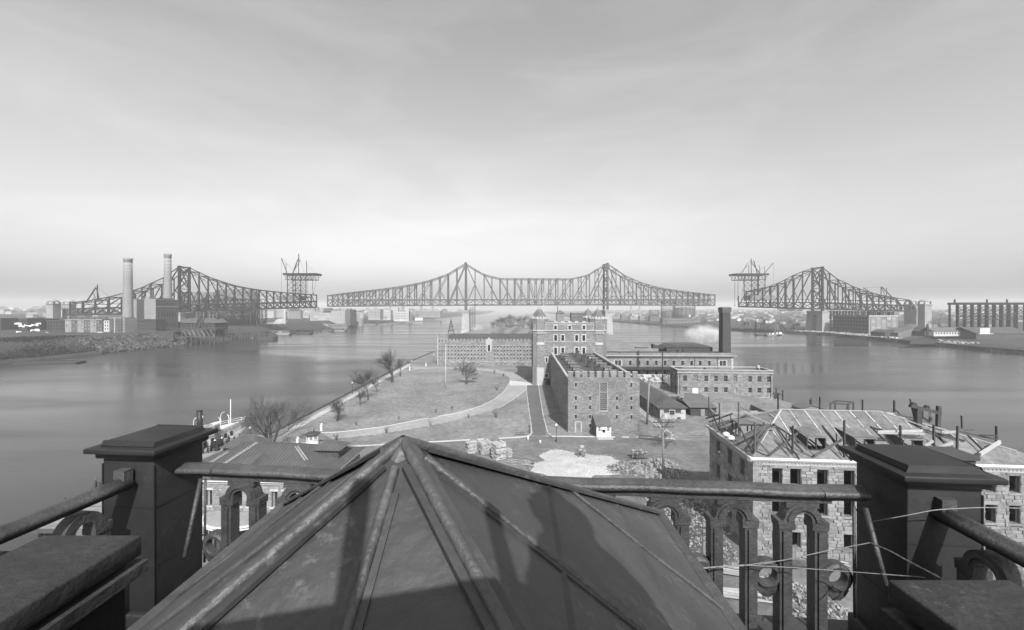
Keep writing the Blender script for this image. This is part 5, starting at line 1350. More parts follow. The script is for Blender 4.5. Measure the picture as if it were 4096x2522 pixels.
for (hip, e0, e1, t) in ((cn[1], cn[1], cn[2], .43), (cn[0], cn[0], cn[3], .43), (cn[2], cn[1], cn[2], .55), (cn[3], cn[0], cn[3], .55)):
    s = AP.lerp(hip, t); f = (s - e0).dot((e1 - e0).normalized()); roll(s, e0 + (e1 - e0).normalized() * f, .009)
for i in range(4):          # soldered cross laps of the sheets
    a, c = cn[i], cn[(i + 1) % 4]
    for t in (.36, .68): p, q_ = AP.lerp(a, t), AP.lerp(c, t); beam(T, 'sheet_lap', p + Vector((0, 0, .002)), q_ + Vector((0, 0, .002)), .022, .006, 'zinc')
b = MB(); b.lathe(AP + Vector((0, 0, -.05)), [(.09, -.03), (.07, 0), (.045, .035), (.02, .055), (.008, .06)], 12); b.build(T, 'apex_cap', 'zinc_rail', smooth=True)
for i in range(4):
    a, c = cn[i], cn[(i + 1) % 4]
    beam(T, 'eave_edge', a, c, .06, .05, 'zinc_rail')
    b = MB(); inn_ = lambda p: Vector((p.x * .9, p.y * .9, 0)); A0, C0 = inn_(a), inn_(c); b.face(A0, C0, C0 + Vector((0, 0, a.z - .05)), A0 + Vector((0, 0, a.z - .05))); b.build(T, 'lantern_wall', 'zinc_pier')
# ---- twisted wires strung along the right-hand side
def wire(label, pts, r=.0033, twist=False):
    P = [A(*p) for p in pts]; Q = []
    for i in range(len(P) - 1):
        for k in range(8): Q.append(P[i].lerp(P[i + 1], k / 8))
    Q.append(P[-1])
    for _ in range(3): Q = [Q[0]] + [(Q[i - 1] + Q[i] * 2 + Q[i + 1]) / 4 for i in range(1, len(Q) - 1)] + [Q[-1]]
    b = MB(); o = Q[0].copy()
    if twist:
        for s in (0, math.pi):
            b.path([p - o + Vector((0, math.cos(i * 1.3 + s), math.sin(i * 1.3 + s))) * r * 1.1 for i, p in enumerate(Q)], r, 6)
    else: b.path([p - o for p in Q], r, 7)
    return solo('wire', b, 'rope', label, 'wire', o, group='light wires tied across the right-hand balustrade', smooth=True)
wire('short twisted end of pale wire beside the lantern eave', [(2772, 2277, 3.36), (2850, 2270, 3.37), (2980, 2262, 3.38)], .0033, True)
wire('pale wire rising from the twist to the right stay rod', [(2980, 2262, 3.38), (3150, 2240, 3.36), (3320, 2201, 3.30), (3400, 2187, 3.26), (3480, 2172, 3.22)], .0033)
wire('pale wire running level below the other wires', [(2980, 2262, 3.37), (3150, 2270, 3.33), (3350, 2284, 3.2), (3640, 2306, 2.95), (3700, 2312, 2.8)], .0033)
wire('pale wire sagging from the stay rod to the right slab', [(3480, 2172, 3.22), (3560, 2205, 3.05), (3640, 2250, 2.9), (3760, 2312, 2.55)], .0032, True)
wire('uppermost pale wire crossing the right pier', [(3488, 2088, 3.2), (3560, 2075, 3.02), (3640, 2060, 2.96), (3740, 2040, 2.93), (3940, 2030, 2.9), (4300, 2040, 2.8)], .0033)
# ---- the plate camera and the photographer, known from the shadow they cast on the lantern
T = thing('plate_camera', 'large wooden plate camera whose square shadow falls on the lantern roof', 'camera', (0, -.35, 35.5))
b = MB(); b.prism([(-.42, .22), (.33, .22), (.33, 1.0), (-.42, .85)], -.22, .15); add(T, 'body', b.mesh('body', 'wood_dark'))
b = MB(); b.lathe((0, 0, 0), [(.07, .0), (.07, .1), (.085, .12), (.085, .14)], 16); add(T, 'lens', b.mesh('lens', 'iron'), Matrix.Translation((0, .17, .5)) @ Matrix.Rotation(-math.pi / 2, 4, 'X'))
for x in (-.06, .32): beam(T, 'guide_rod', (x, -.05, .9), (x, -.05, 1.48), .045, .045, 'wood_dark')
for (x, y) in ((-.4, -.2), (.35, -.2), (0, .05)): beam(T, 'tripod_leg', (x * .5, y * .5, .24), (x, y - .05, .0), .05, .05, 'wood')
T = thing('scaffold_stage', 'plank stage behind the lantern that carries the plate camera', 'scaffold', (.2, -.9, ZF))
for i in range(6): box(T, 'plank', -1.0, 1.25, -.7 + i * .22, -.5 + i * .22, 35.44 - ZF, 35.5 - ZF, 'plank')
for x in (-.95, 1.2):
    for y in (-.65, .35): box(T, 'post', x - .05, x + .05, y - .05, y + .05, 0, 35.44 - ZF, 'wood')
# ---------------------------------------------------------------- unfinished stone building on the right
URZ = math.radians(-5)
UB = thing('unfinished_building', 'unfinished granite building with open timber roof framing on the right', 'building', (31.2, 53.3, 4), URZ)
T = UB; W, DP, H = 36.0, 14.5, 12.6
cols = [(2.3, 3.5), (4.5, 5.75), (7.75, 9.0), (10.95, 12.2), (15.2, 16.4), (17.6, 18.8), (21.0, 22.2), (24.0, 25.2), (27.3, 28.5), (30.0, 31.2), (33.2, 34.4)]
rows = ((9.35, 11.5), (5.6, 7.85), (1.4, 3.4))
ops = [(a, c, z0, z1) for a, c in cols for z0, z1 in rows]
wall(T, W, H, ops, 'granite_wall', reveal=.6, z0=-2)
ashlar(T, W, H - .75, [(*o, .02) for o in ops], I4, course=.46, lmin=.55, lmax=1.25, nsep=300, m='granite', seed=101, proud=.11, z0=-1.0)
LW = [(DP - 3.7, DP - 2.4), (DP - 7.6, DP - 6.3), (DP - 11.7, DP - 10.4)]
lops = [(a, c, z0, z1) for a, c in LW for z0, z1 in rows]; ML = side_left(DP)
wall(T, DP, H, lops, 'granite_wall', ML, reveal=.6, z0=-2); ashlar(T, DP, H - .75, [(*o, .02) for o in lops], ML, course=.46, lmin=.55, lmax=1.25, nsep=200, m='granite', seed=102, proud=.06, z0=-1)
for Mx, L, oo in ((I4, W, ops), (ML, DP, lops)):
    box(T, 'frieze', 0, L, -.14, .1, H - .72, H - .35, 'trim', Mx)
    for o in oo:
        box(T, 'lintel', o[0] - .35, o[1] + .35, -.125, .3, o[3] + .005, o[3] + .42, 'granite', Mx); box(T, 'sill', o[0] - .2, o[1] + .2, -.17, .4, o[2] - .22, o[2] - .005, 'granite', Mx)
        box(T, 'jamb_post', o[1] - .16, o[1] - .01, .3, .45, o[2], o[3], 'wood_dark', Mx)
wall(T, DP, H, [], 'granite_wall', side_right(W), z0=-2)
k = 0; z = -1.0
while z < H - .8:
    box(T, 'quoin', -.13, .95 if k % 2 else .55, -.15, -.02, z, z + .44, 'granite'); z += .47; k += 1
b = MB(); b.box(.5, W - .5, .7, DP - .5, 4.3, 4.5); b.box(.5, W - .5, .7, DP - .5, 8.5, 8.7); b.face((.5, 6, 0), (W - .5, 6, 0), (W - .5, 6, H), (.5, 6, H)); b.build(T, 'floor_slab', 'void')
# moulded gutter cornice
for Mx, L in ((I4, W), (ML, DP)):
    b = MB(); e = .55
    prof = [(.3, H - .34), (-.2, H - .34), (-.25, H - .2), (-.45, H - .12), (-.5, H + .02), (-.62, H + .08), (-.62, H + .26), (-.4, H + .3), (.3, H + .3)]
    x0, x1 = (-.62, L + .6) if Mx is I4 else (-.2, L + .05)
    n = len(prof)
    for x in (x0, x1): b.v += [(x, y, z) for y, z in prof]
    for i in range(n): j = (i + 1) % n; b.f.append((i, j, n + j, n + i)); b.t.append(.5)
    b.f.append(tuple(range(n))); b.f.append(tuple(range(n, 2 * n))); b.t += [.5, .5]
    b.build(T, 'cornice', 'white' if Mx is I4 else 'trim', Mx)
    for i in range(int(L / .45)): box(T, 'dentil', i * .45 + .1, i * .45 + .3, -.22, -.13, H - .48, H - .35, 'trim', Mx)
# hip roof slabs with pale battens, dormer holes left open
RZ, E, XR0, XR1, YR = 17.3, .35, 7.3, 20.6, 7.25
f0, f1, r0, r1 = Vector((-E, -E, H + .3)), Vector((W + E, -E, H + .3)), Vector((XR0, YR, RZ)), Vector((XR1, YR, RZ))
k0, k1 = Vector((-E, DP + E, H + .3)), Vector((W + E, DP + E, H + .3))
def fslope(x, y): return H + .3 + (RZ - H - .3) * (y + E) / (YR + E)
roof = MB()
dorm = [(7.0, 9.4), (12.9, 15.3), (18.6, 21.0)]
Y1, Y2 = .9, 3.9
xs = [-E] + [c for d in dorm for c in d] + [W + E]
def fq(pts): roof.face(*[(x, y, fslope(x, y)) for x, y in pts])
def xl(y): return -E + (XR0 + E) * (y + E) / (YR + E)
def xr(y): return W + E - (W + E - XR1) * (y + E) / (YR + E)
fq([(-E, -E), (W + E, -E), (xr(Y1), Y1), (xl(Y1), Y1)])
segs = [(None, 7.0), (9.4, 12.9), (15.3, 18.6), (21.0, None)]
for a, c in segs: fq([(a if a else xl(Y1), Y1), (c if c else xr(Y1), Y1), (c if c else xr(Y2), Y2), (a if a else xl(Y2), Y2)])
fq([(xl(Y2), Y2), (xr(Y2), Y2), (XR1, YR), (XR0, YR)])
# left slope with one hole, back and right slopes
def lslope(x): return H + .3 + (RZ - H - .3) * (x + E) / (XR0 + E)
def yl0(x): return -E + (YR + E) * (x + E) / (XR0 + E)
def yl1(x): return DP + E - (DP + E - YR) * (x + E) / (XR0 + E)
def lq(pts): roof.face(*[(x, y, lslope(x)) for x, y in pts])
lq([(-E, -E), (-E, DP + E), (1.0, yl1(1.0)), (1.0, yl0(1.0))]); lq([(1.0, yl0(1.0)), (1.0, 6.0), (4.0, 6.0), (4.0, yl0(4.0))]); lq([(1.0, 8.6), (1.0, yl1(1.0)), (4.0, yl1(4.0)), (4.0, 8.6)]); lq([(4.0, yl0(4)), (4.0, yl1(4)), (XR0, YR), (XR0, YR)][:3])
roof.face(k0, k1, r1, r0); roof.face(f1, k1, r1)
rf = roof.build(T, 'roof', 'concrete')
for i in range(16):
    x = 2.2 + 2.05 * i
    y1 = YR if XR0 <= x <= XR1 else (YR + E) * ((x + E) / (XR0 + E) if x < XR0 else (W + E - x) / (W + E - XR1)) - E
    y = YR if y1 == YR else y1
    lo_ = Y2 + .1 if any(a - .2 < x < c + .2 for a, c in dorm) else 2.6
    while y > lo_:
        L = rnd.uniform(.8, 2.0); ya = max(lo_, y - L)
        beam(rf, 'batten', (x, y, fslope(x, y) + .05), (x, ya, fslope(x, ya) + .05), .16, .08, 'lumber'); y = ya - rnd.uniform(.05, .5)
for a, c in ((f0, r0), (f1, r1), (r0, r1), (k0, r0)): beam(rf, 'ridge_board', Vector(a).lerp(Vector(c), .25 if a is not r0 else 0) + Vector((0, 0, .07)), Vector(c) + Vector((0, 0, .07)), .22, .1, 'lumber')
for i in range(4):
    x = 1.2 + 1.5 * i; beam(rf, 'batten', (x, yl0(x) + .3, lslope(x) + .05), (x + .2, yl0(x) + 2.2, lslope(x + .2) + .05), .14, .07, 'lumber')
def dormer(a, c):
    zf = fslope(0, Y1); ht = 1.75
    for x in (a + .08, (a + c) / 2, c - .08): beam(T, 'dormer_post', (x, Y1 + .05, zf - .2), (x, Y1 + .05, zf + ht), .14, .14, 'iron')
    for z in (zf + ht, zf + .05): beam(T, 'dormer_rail', (a, Y1 + .05, z), (c, Y1 + .05, z), .16, .16, 'iron')
    yb = Y1 + (Y2 - Y1) * 1.15
    b = MB(); b.face((a - .2, Y1 - .2, zf + ht + .05), (c + .2, Y1 - .2, zf + ht + .05), (c + .2, yb, fslope(0, yb) + .12), (a - .2, yb, fslope(0, yb) + .12)); b.face((a - .2, Y1 - .2, zf + ht - .08), (a - .2, yb, fslope(0, yb) - .02), (c + .2, yb, fslope(0, yb) - .02), (c + .2, Y1 - .2, zf + ht - .08)); b.face((a - .2, Y1 - .2, zf + ht - .08), (c + .2, Y1 - .2, zf + ht - .08), (c + .2, Y1 - .2, zf + ht + .05), (a - .2, Y1 - .2, zf + ht + .05))
    b.build(T, 'dormer_roof', 'concrete')
    for x in (a, c):
        b = MB(); b.face((x, Y1 + .1, zf), (x, yb, fslope(0, yb)), (x, Y1 + .1, zf + ht)); b.build(T, 'dormer_cheek', 'tar')
    for i in range(4): x = a + .3 + (c - a - .6) * i / 3; beam(T, 'dormer_rafter', (x, Y1 + .3, zf + .1), (x, Y2, fslope(0, Y2) - 1.2), .1, .16, 'wood_dark')
for a, c in dorm: dormer(a, c)
za = lslope(1.0)
for y in (6.05, 7.3, 8.55): beam(T, 'dormer_post', (1.0, y, za - .2), (1.0, y, za + 1.7), .14, .14, 'iron'); beam(T, 'dormer_post', (3.2, y, za), (3.2, y, za + 1.7), .14, .14, 'iron')
b = MB(); b.box(.8, 4.6, 5.8, 8.8, za + 1.7, za + 1.85); b.build(T, 'dormer_roof', 'concrete')
# timber bracing and uprights
U_inv = UB.matrix_basis.inverted(); U_cam = U_inv @ Vector((0, 0, CZ))
def RP(cxp, cyp, yl, crop=True):
    px, py = (2800 + cxp / 3.36, 1600 + cyp / 3.36) if crop else (cxp, cyp)
    d = (U_inv.to_3x3() @ Vector(((px - CX) / FOC, 1, -(py - HY) / FOC))); t = (yl - U_cam.y) / d.y
    return U_cam + d * t
T = thing('roof_shoring', 'rough timber uprights and braces all over the unfinished roof', 'scaffolding', UB.matrix_basis.translation, URZ)
for (x0, y0, x1, y1, ya, yb, w, m_) in (
    (735, 300, 735, 700, -.5, -.5, .26, 'timber'), (1250, 350, 1242, 725, -.5, -.6, .26, 'wood_dark'), (1940, 275, 1937, 770, -.5, -.6, .26, 'wood_dark'), (262, 45, 262, 385, 10, 10, .22, 'wood_dark'), (520, 40, 520, 540, 4.6, 4.6, .26, 'timber'), (118, -40, 118, 250, 14.4, 14.4, .2, 'wood_dark'),
    (1050, -90, 1050, 135, 9, 9, .26, 'wood_dark'), (1612, -40, 1608, 140, 9, 9, .22, 'wood_dark'), (515, 30, 515, 190, 12, 12, .2, 'wood_dark'),
    (450, 568, 925, 335, 2.6, 3.6, .32, 'timber'), (470, 585, 900, 370, 2.2, 3.2, .22, 'timber'), (280, 440, 535, 362, 7.5, 5, .26, 'timber'), (530, 360, 712, 720, 4.6, -.2, .22, 'timber'), (125, 110, 265, 408, 13.5, 10, .22, 'timber'), (250, 190, 432, 525, 10.5, 5.5, .2, 'timber'),
    (80, 250, 255, 200, 14, 10.5, .24, 'timber'), (120, 300, 440, 185, 13, 9, .2, 'timber'), (590, 170, 935, 330, 7.5, 4.6, .22, 'lumber'), (250, 182, 880, 172, 10.5, 9.5, .24, 'lumber'), (490, 335, 1015, 346, 4.8, 4.0, .24, 'timber'), (250, 365, 640, 195, 8.5, 8.5, .18, 'timber'),
    (735, 500, 942, 738, -.4, -.5, .24, 'timber'), (950, 728, 1312, 448, -.55, .3, .26, 'timber'), (1192, 485, 1385, 702, .2, -.4, .24, 'timber'), (1030, 360, 1337, 803, 2.6, -.85, .2, 'wood_dark'), (1015, 372, 1220, 715, 2.4, -.2, .14, 'wood_dark'), (1540, 748, 1932, 522, -.55, .1, .26, 'timber'), (1640, 345, 2038, 824, 2.4, -.9, .2, 'wood_dark'), (1650, 380, 1960, 770, 2.0, -.6, .12, 'wood_dark'), (1680, 385, 1900, 740, 2.0, -.4, .12, 'wood_dark'),
    (975, 320, 1245, 495, 4.0, .6, .2, 'timber'), (1255, 480, 1545, 758, .4, -.5, .16, 'timber'), (740, 508, 1195, 748, -.3, -.6, .08, 'timber'), (1160, 430, 1160, 540, .8, .8, .16, 'wood_dark'), (1835, 450, 1835, 560, .6, .6, .16, 'wood_dark'), (1270, 395, 1480, 498, 3, 1.2, .14, 'wood_dark'), (1700, 365, 1655, 470, 2.4, 1.8, .12, 'lumber'), (1290, 335, 1265, 385, 3, 3, .12, 'lumber'),
    (655, 640, 850, 400, 1.2, 2.6, .22, 'timber'), (730, 700, 905, 400, 0, 2.8, .2, 'timber'), (900, 385, 1045, 358, 3, 3, .22, 'timber'), (860, 395, 770, 600, 3, .6, .14, 'wood_dark'), (410, 190, 410, 260, 9, 9, .16, 'wood_dark'), (165, 250, 180, 350, 12, 12, .12, 'timber'), (560, 165, 770, 155, 12.5, 12.5, .2, 'lumber'), (540, 100, 730, 190, 13, 12, .18, 'timber'), (120, 110, 240, 215, 14, 12.5, .2, 'lumber')):
    beam(T, 'timber', RP(x0, y0, ya), RP(x1, y1, yb), w * .5, w, m_)
for (x0, y0, x1, y1, ya, yb, w, m_) in (   # right-hand end, plate pixels
    (3450, 1600, 3450, 1646, 9, 9, .22, 'wood_dark'), (3577, 1602, 3577, 1650, 9, 9, .26, 'wood_dark'), (3576, 1635, 3602, 1660, 9, 9, .16, 'wood_dark'), (3640, 1597, 3668, 1720, 6, 5, .2, 'wood_dark'), (3648, 1608, 3672, 1700, 6, 6, .14, 'wood_dark'),
    (3547, 1652, 3650, 1673, 7, 6.5, .22, 'lumber'), (3552, 1655, 3780, 1720, 7, 4, .18, 'lumber'), (3560, 1657, 3760, 1730, 7, 3, .18, 'lumber'), (3570, 1660, 3730, 1706, 7, 5, .12, 'timber'), (3510, 1728, 3690, 1724, 1.5, 1.5, .3, 'lumber'), (3510, 1733, 3700, 1736, 1.2, 1.2, .22, 'lumber'), (3765, 1730, 3830, 1728, 3, 3, .3, 'lumber'),
    (3735, 1700, 3735, 1795, 2, 2, .28, 'wood_dark'), (3601, 1703, 3603, 1768, 1, 1, .26, 'wood_dark'), (3831, 1705, 3828, 1800, 1.5, 1.5, .28, 'wood_dark'), (3846, 1664, 3848, 1715, 8, 8, .22, 'wood_dark'), (3985, 1705, 3985, 1770, 6, 6, .24, 'wood_dark'), (3700, 1785, 3732, 1765, .5, .8, .3, 'lumber'), (3740, 1798, 3810, 1772, .3, .8, .36, 'lumber'), (3920, 1818, 4000, 1768, 0, 1.5, .42, 'lumber'),
    (3680, 1715, 3860, 1765, 4, 2.5, .2, 'wood_dark'), (3740, 1738, 3830, 1820, 2, 0, .24, 'wood_dark'), (3830, 1725, 3990, 1760, 5, 4, .2, 'wood_dark'), (3870, 1740, 3930, 1800, 3, 1, .22, 'wood_dark'), (3760, 1745, 3790, 1790, 1.5, .5, .18, 'timber'), (3620, 1745, 3700, 1760, 1, 1, .2, 'wood_dark'), (3482, 1706, 3540, 1764, 2.4, .2, .2, 'wood_dark'), (3480, 1708, 3520, 1722, 2.6, 1.8, .2, 'wood_dark'), (3920, 1740, 3990, 1745, 4, 4, .18, 'timber'), (3940, 1790, 4000, 1772, 2, 2, .22, 'wood_dark'), (3860, 1722, 3895, 1721, 8, 8, .2, 'timber'), (3690, 1670, 3720, 1690, 8, 8, .3, 'wood_dark')):
    beam(T, 'timber', RP(x0, y0, ya, False), RP(x1, y1, yb, False), w * .5, w, m_)
for k, (px, py, yl) in enumerate(((2905, 1738, 5), (2924, 1752, 3.5))):
    p = RP(px, py, yl, False); b = MB(); b.lathe((p.x, p.y, p.z), [(.5, -.1), (.45, .15), (.2, .3), (.05, .35)], 7, k); b.build(T, 'canvas_bundle', 'white')
# hoisting gantry on the roof
T = thing('hoisting_gantry', 'dark timber hoisting gantry standing on the right end of the roof', 'gantry', UB.matrix_basis.translation, URZ)
for (x0, y0, x1, y1, ya, yb, w) in ((3672, 1630, 3671, 1722, 5, 5, .62), (3755, 1625, 3750, 1745, 5, 5, .4), (3640, 1623, 3762, 1654, 5, 5, .45), (3686, 1640, 3685, 1668, 6, 6, .3), (3656, 1640, 3665, 1690, 5.4, 5.4, .3)):
    beam(T, 'timber', RP(x0, y0, ya, False), RP(x1, y1, yb, False), w, w, 'wood_dark')
for px, py in ((3656, 1619), (3707, 1630)):
    p = RP(px, py, 5, False); b = MB(); b.tube(p + Vector((0, -.2, 0)), p + Vector((0, .2, 0)), .28, .28, 12); b.build(T, 'sheave', 'iron')
for px, y0, y1 in ((3722, 1650, 1675), (3716, 1648, 1690), (3763, 1655, 1690)):
    beam(T, 'tackle_line', RP(px, y0, 5, False), RP(px, y1, 5, False), .04, .04, 'cable')
p = RP(3722, 1677, 5, False); box(T, 'tackle_block', p.x - .15, p.x + .15, p.y - .1, p.y + .1, p.z - .25, p.z + .25, 'iron')
# ---------------------------------------------------------------- yard: stacks, heaps, poles, sheds
def lumber_stack(label, loc, w, d, h, rz, m='lumber', seed=0, n=None):
    r = random.Random(seed); T = thing('lumber_stack', label, 'lumber stack', loc, rz, 'lumber stacks in the yard')
    z = 0; layer = 0
    while z < h:
        th = r.uniform(.10, .16); ww = w * r.uniform(.88, 1.06); dd = d * r.uniform(.88, 1.06)
        if layer % 2 == 0:
            k = 7
            for i in range(k):
                x = -ww / 2 + ww * i / k
                if r.random() < .9: box(T, 'board', x + .01, x + ww / k - .03, -dd / 2 + r.uniform(-.15, .15), dd / 2 + r.uniform(-.15, .15), z, z + th, m)
        else:
            k = 6
            for i in range(k):
                y = -dd / 2 + dd * i / k
                if r.random() < .85: box(T, 'board', -ww / 2 + r.uniform(-.2, .2), ww / 2 + r.uniform(-.2, .2), y + .01, y + dd / k * .62, z, z + th, m)
        z += th; layer += 1
    return T
for lab, px, py, w, d, h, rz, s in (('leftmost tall stack of short pale boards by the lane', 1886, 1808, 2.5, 2.3, 2.2, .5, 1), ('second stack of pale boards, between two others', 1938, 1815, 2.4, 2.2, 2.6, .5, 2), ('tallest stack of pale boards, nearest the camera', 1995, 1836, 2.5, 2.2, 3.4, .55, 3), ('small open crib of pale boards right of the stacks', 2032, 1828, 1.2, 1.4, 1.6, .6, 4)):
    p = G(px, py); lumber_stack(lab, (p.x, p.y, 4.05), w, d, h, rz, seed=s)
def loose(name, label, cat, c, spread, n, L, m, seed, w=.16, group=None, z=4.06, ang=0.0, angv=.4):
    r = random.Random(seed); T = thing(name, label, cat, (*c, z), 0, group)
    for i in range(n):
        x, y = r.uniform(-1, 1) * spread[0], r.uniform(-1, 1) * spread[1]; a = ang + r.uniform(-angv, angv); l = r.uniform(.5, 1) * L / 2; zz = .04 + r.random() * .25
        beam(T, 'board', (x - l * math.cos(a), y - l * math.sin(a), zz), (x + l * math.cos(a), y + l * math.sin(a), zz + r.uniform(-.06, .12)), w * r.uniform(.6, 1.3), .05, m)
p = G(1900, 1835); loose('loose_boards', 'scatter of loose pale boards in front of the lumber stacks', 'boards', (p.x, p.y), (2.6, 1.2), 26, 2.6, 'lumber', 1, group='loose boards', ang=-.5)
p = G(2075, 1855); loose('loose_boards', 'few loose boards left of the pale stone heap', 'boards', (p.x, p.y), (2.0, 1.2), 14, 2.2, 'lumber', 2, group='loose boards', ang=-.3)
# heap of crushed white stone
def mound(name, label, cat, c, rx, ry, h, m, seed, rough=.2, n=48, kind='stuff', z=4.0, grains=0, gm=None, gs=.2):
    b = MB(); b.v.append((0, 0, h))
    rings = 12
    r = random.Random(seed)
    def prof(k, t):
        e = 1 + .16 * math.sin(3 * t + seed) + .10 * math.sin(5 * t + 2 * seed) + .06 * math.sin(11 * t)
        q = k / rings; zz = h * (1 - q ** 1.6) * (1 + rough * fbm(q * 5 * math.cos(t), q * 5 * math.sin(t), seed)) if k < rings else -.12
        return (rx * q * e * math.cos(t), ry * q * e * math.sin(t), zz)
    for k in range(1, rings + 1):
        for i in range(n): b.v.append(prof(k, 2 * math.pi * i / n))
    for i in range(n): b.f.append((0, 1 + i, 1 + (i + 1) % n)); b.t.append(0)
    for k in range(rings - 1):
        for i in range(n):
            j = (i + 1) % n; b.f.append((1 + k * n + i, 1 + (k + 1) * n + i, 1 + (k + 1) * n + j, 1 + k * n + j)); b.t.append(0)
    o = b.build(None, name, m, Matrix.Translation((*c, z)), smooth=True); tag(o, label, cat, kind=kind)
    if grains:
        g = MB()
        for i in range(grains):
            q = math.sqrt(r.random()) * 1.04; t = r.random() * 2 * math.pi; k = min(rings, q * rings); e = 1 + .16 * math.sin(3 * t + seed) + .10 * math.sin(5 * t + 2 * seed) + .06 * math.sin(11 * t)
            x, y = rx * q * e * math.cos(t), ry * q * e * math.sin(t); zz = max(0, h * (1 - min(1, q) ** 1.6) * (1 + rough * fbm(q * 5 * math.cos(t), q * 5 * math.sin(t), seed)))
            s = gs * r.uniform(.4, 1.3); Mx = Matrix.Translation((x, y, zz + s * .1)) @ Matrix.Rotation(r.random() * 6, 4, Vector((r.random() - .5, r.random() - .5, r.random())).normalized()) @ Matrix.Diagonal((s, s * r.uniform(.5, .9), s * r.uniform(.3, .6), 1))
            g.tone = r.random(); i0 = len(g.v); g.v += [tuple(Mx @ Vector(v)) for v in [(x_, y_, z_) for x_ in (-.5, .5) for y_ in (-.5, .5) for z_ in (-.5, .5)]]
            for f in ((0, 1, 3, 2), (4, 6, 7, 5), (0, 4, 5, 1), (2, 3, 7, 6), (0, 2, 6, 4), (1, 5, 7, 3)): g.f.append(tuple(i0 + k_ for k_ in f)); g.t.append(g.tone)
        go = g.build(o, 'stone_chips', gm, tone=True); go['kind'] = 'stuff'
    return o
mat('rubble_bulk', .17, .25, 2.0, .9, .3, tone=.6)
mat('white_bulk', .34, .2, 2.0, .9, .3, tone=.45)
p = G(2310, 1850); mound('stone_heap', 'broad white heap of crushed stone in the yard', 'stone heap', (p.x, p.y - 1.5), 10.6, 8.2, .55, 'gravel', 2, .3, grains=900, gm='white_bulk', gs=.16)
p = G(2590, 1880); mound('rubble_heap', 'grey heap of broken stone right of the white heap', 'rubble', (p.x, p.y), 7.4, 4.2, 1.3, 'rubble_bulk', 5, .4, grains=1600, gm='rubble_bulk', gs=.55)
p = G(2735, 2040); mound('rubble_heap', 'strip of stone chips along the foot of the unfinished building', 'rubble', (p.x - .5, p.y - 3), 5.0, 11.0, .5, 'rubble_bulk', 7, .4, grains=1400, gm='rubble_bulk', gs=.35)
# stump of old wall on the white heap
p = G(2325, 1838); T = thing('masonry_stump', 'dark broken lump of masonry standing on the white heap', 'masonry', (p.x, p.y + .3, 4.5), .3); r = random.Random(4)
for i in range(26): 
    z = .35 * (i // 5); b_ = box(T, 'block', *(lambda x, y, s: (x, x + s, y, y + s * .8))(r.uniform(-.9, .2), r.uniform(-.7, .1), r.uniform(.5, .9)), z, z + .4, 'rubble')
# stack of hollow building tiles
p = G(2560, 1838); T = thing('hollow_tile_stack', 'neat stack of dark hollow building tiles on the rubble', 'tile stack', (p.x, p.y, 4.3), -.05)
for i in range(9):
    for j in range(4 if i < 6 else 3):
        o = box(T, 'tile', -1.6 + i * .36, -1.27 + i * .36, 0, .8, j * .4, j * .4 + .37, 'rubble'); box(o, 'tile_hole', -1.54 + i * .36, -1.33 + i * .36, -.01, .02, j * .4 + .07, j * .4 + .3, 'void')
# utility poles
def utility_pole(label, p, h, arms, r=.16, rz=0.0, lean=0.0):
    T = thing('utility_pole', label, 'utility pole', p, rz, 'utility poles')
    b = MB(); b.tube((0, 0, -.3), (lean, 0, h), r, r * .72, 10); b.build(T, 'pole', 'wood', smooth=True)
    for z, w in arms:
        o = beam(T, 'crossarm', (lean * z / h - w / 2, -.18, z), (lean * z / h + w / 2, -.18, z), .11, .13, 'wood_dark')
        for i in range(6):
            x = lean * z / h - w / 2 + .15 + (w - .3) * i / 5; b = MB(); b.tube((x, -.18, z + .06), (x, -.18, z + .22), .035, .045, 6); b.build(o, 'insulator', 'iron')
        for s in (-1, 1): beam(o, 'arm_brace', (lean * z / h, -.2, z - .7), (lean * z / h + s * w * .25, -.2, z - .05), .04, .05, 'iron')
utility_pole('pale utility pole between the cell block and the wooden shed', tuple(G(2588, 1698)), 13.0, [(12.8, 1.7), (11.9, 1.7)], .3, lean=.65)
utility_pole('tall utility pole with two crossarms rising from the rubble', tuple(G(2652, 1915)), 10.9, [(10.6, 3.9), (9.75, 3.9)], .2)
utility_pole('short utility pole seen between the balusters by the unfinished building', tuple(G(2815, 2310)), 6.6, [(6.0, 2.6), (5.1, 2.6)], .2)
# boards lying by the corner of the unfinished building, seen through the balusters
for k, (lab, px, py, L, n, a, s) in enumerate((('pile of long planks at the foot of the short pole', 2930, 2290, 5.0, 14, -.35, 11), ('wide stack of long planks near the bottom edge', 2930, 2390, 6.5, 22, -.18, 12), ('heap of timber offcuts beside the building corner', 3130, 2260, 4.0, 30, -.1, 13), ('boards leaning by the basement window', 3290, 2250, 3.5, 12, -.6, 14))):
    p = G(px, py); loose('plank_pile', lab, 'planks', (p.x, p.y), (1.6, .9), n, L, 'lumber' if k != 2 else 'timber', s, .22, 'plank piles by the unfinished building', ang=a, angv=.12)
p = G(3200, 2400); mound('brick_heap', 'dark heap of bricks and stones near the lower right balusters', 'rubble', (p.x, p.y), 3.5, 3.2, .6, 'rubble_bulk', 9, .4, grains=700, gm='rubble_bulk', gs=.4)
# barrels
for i, (px, py) in enumerate(((2768, 1995), (2785, 2006), (2803, 2020))):
    p = G(px, py); b = MB(); b.lathe((0, 0, 0), [(.28, 0), (.35, .3), (.36, .45), (.35, .6), (.28, .9), (.24, .9), (.24, .85)], 14)
    solo('barrel', b, 'wood', ('far', 'middle', 'near')[i] + ' barrel of three among the rubble behind the balustrade', 'barrel', p, 0, 'barrels in the yard')
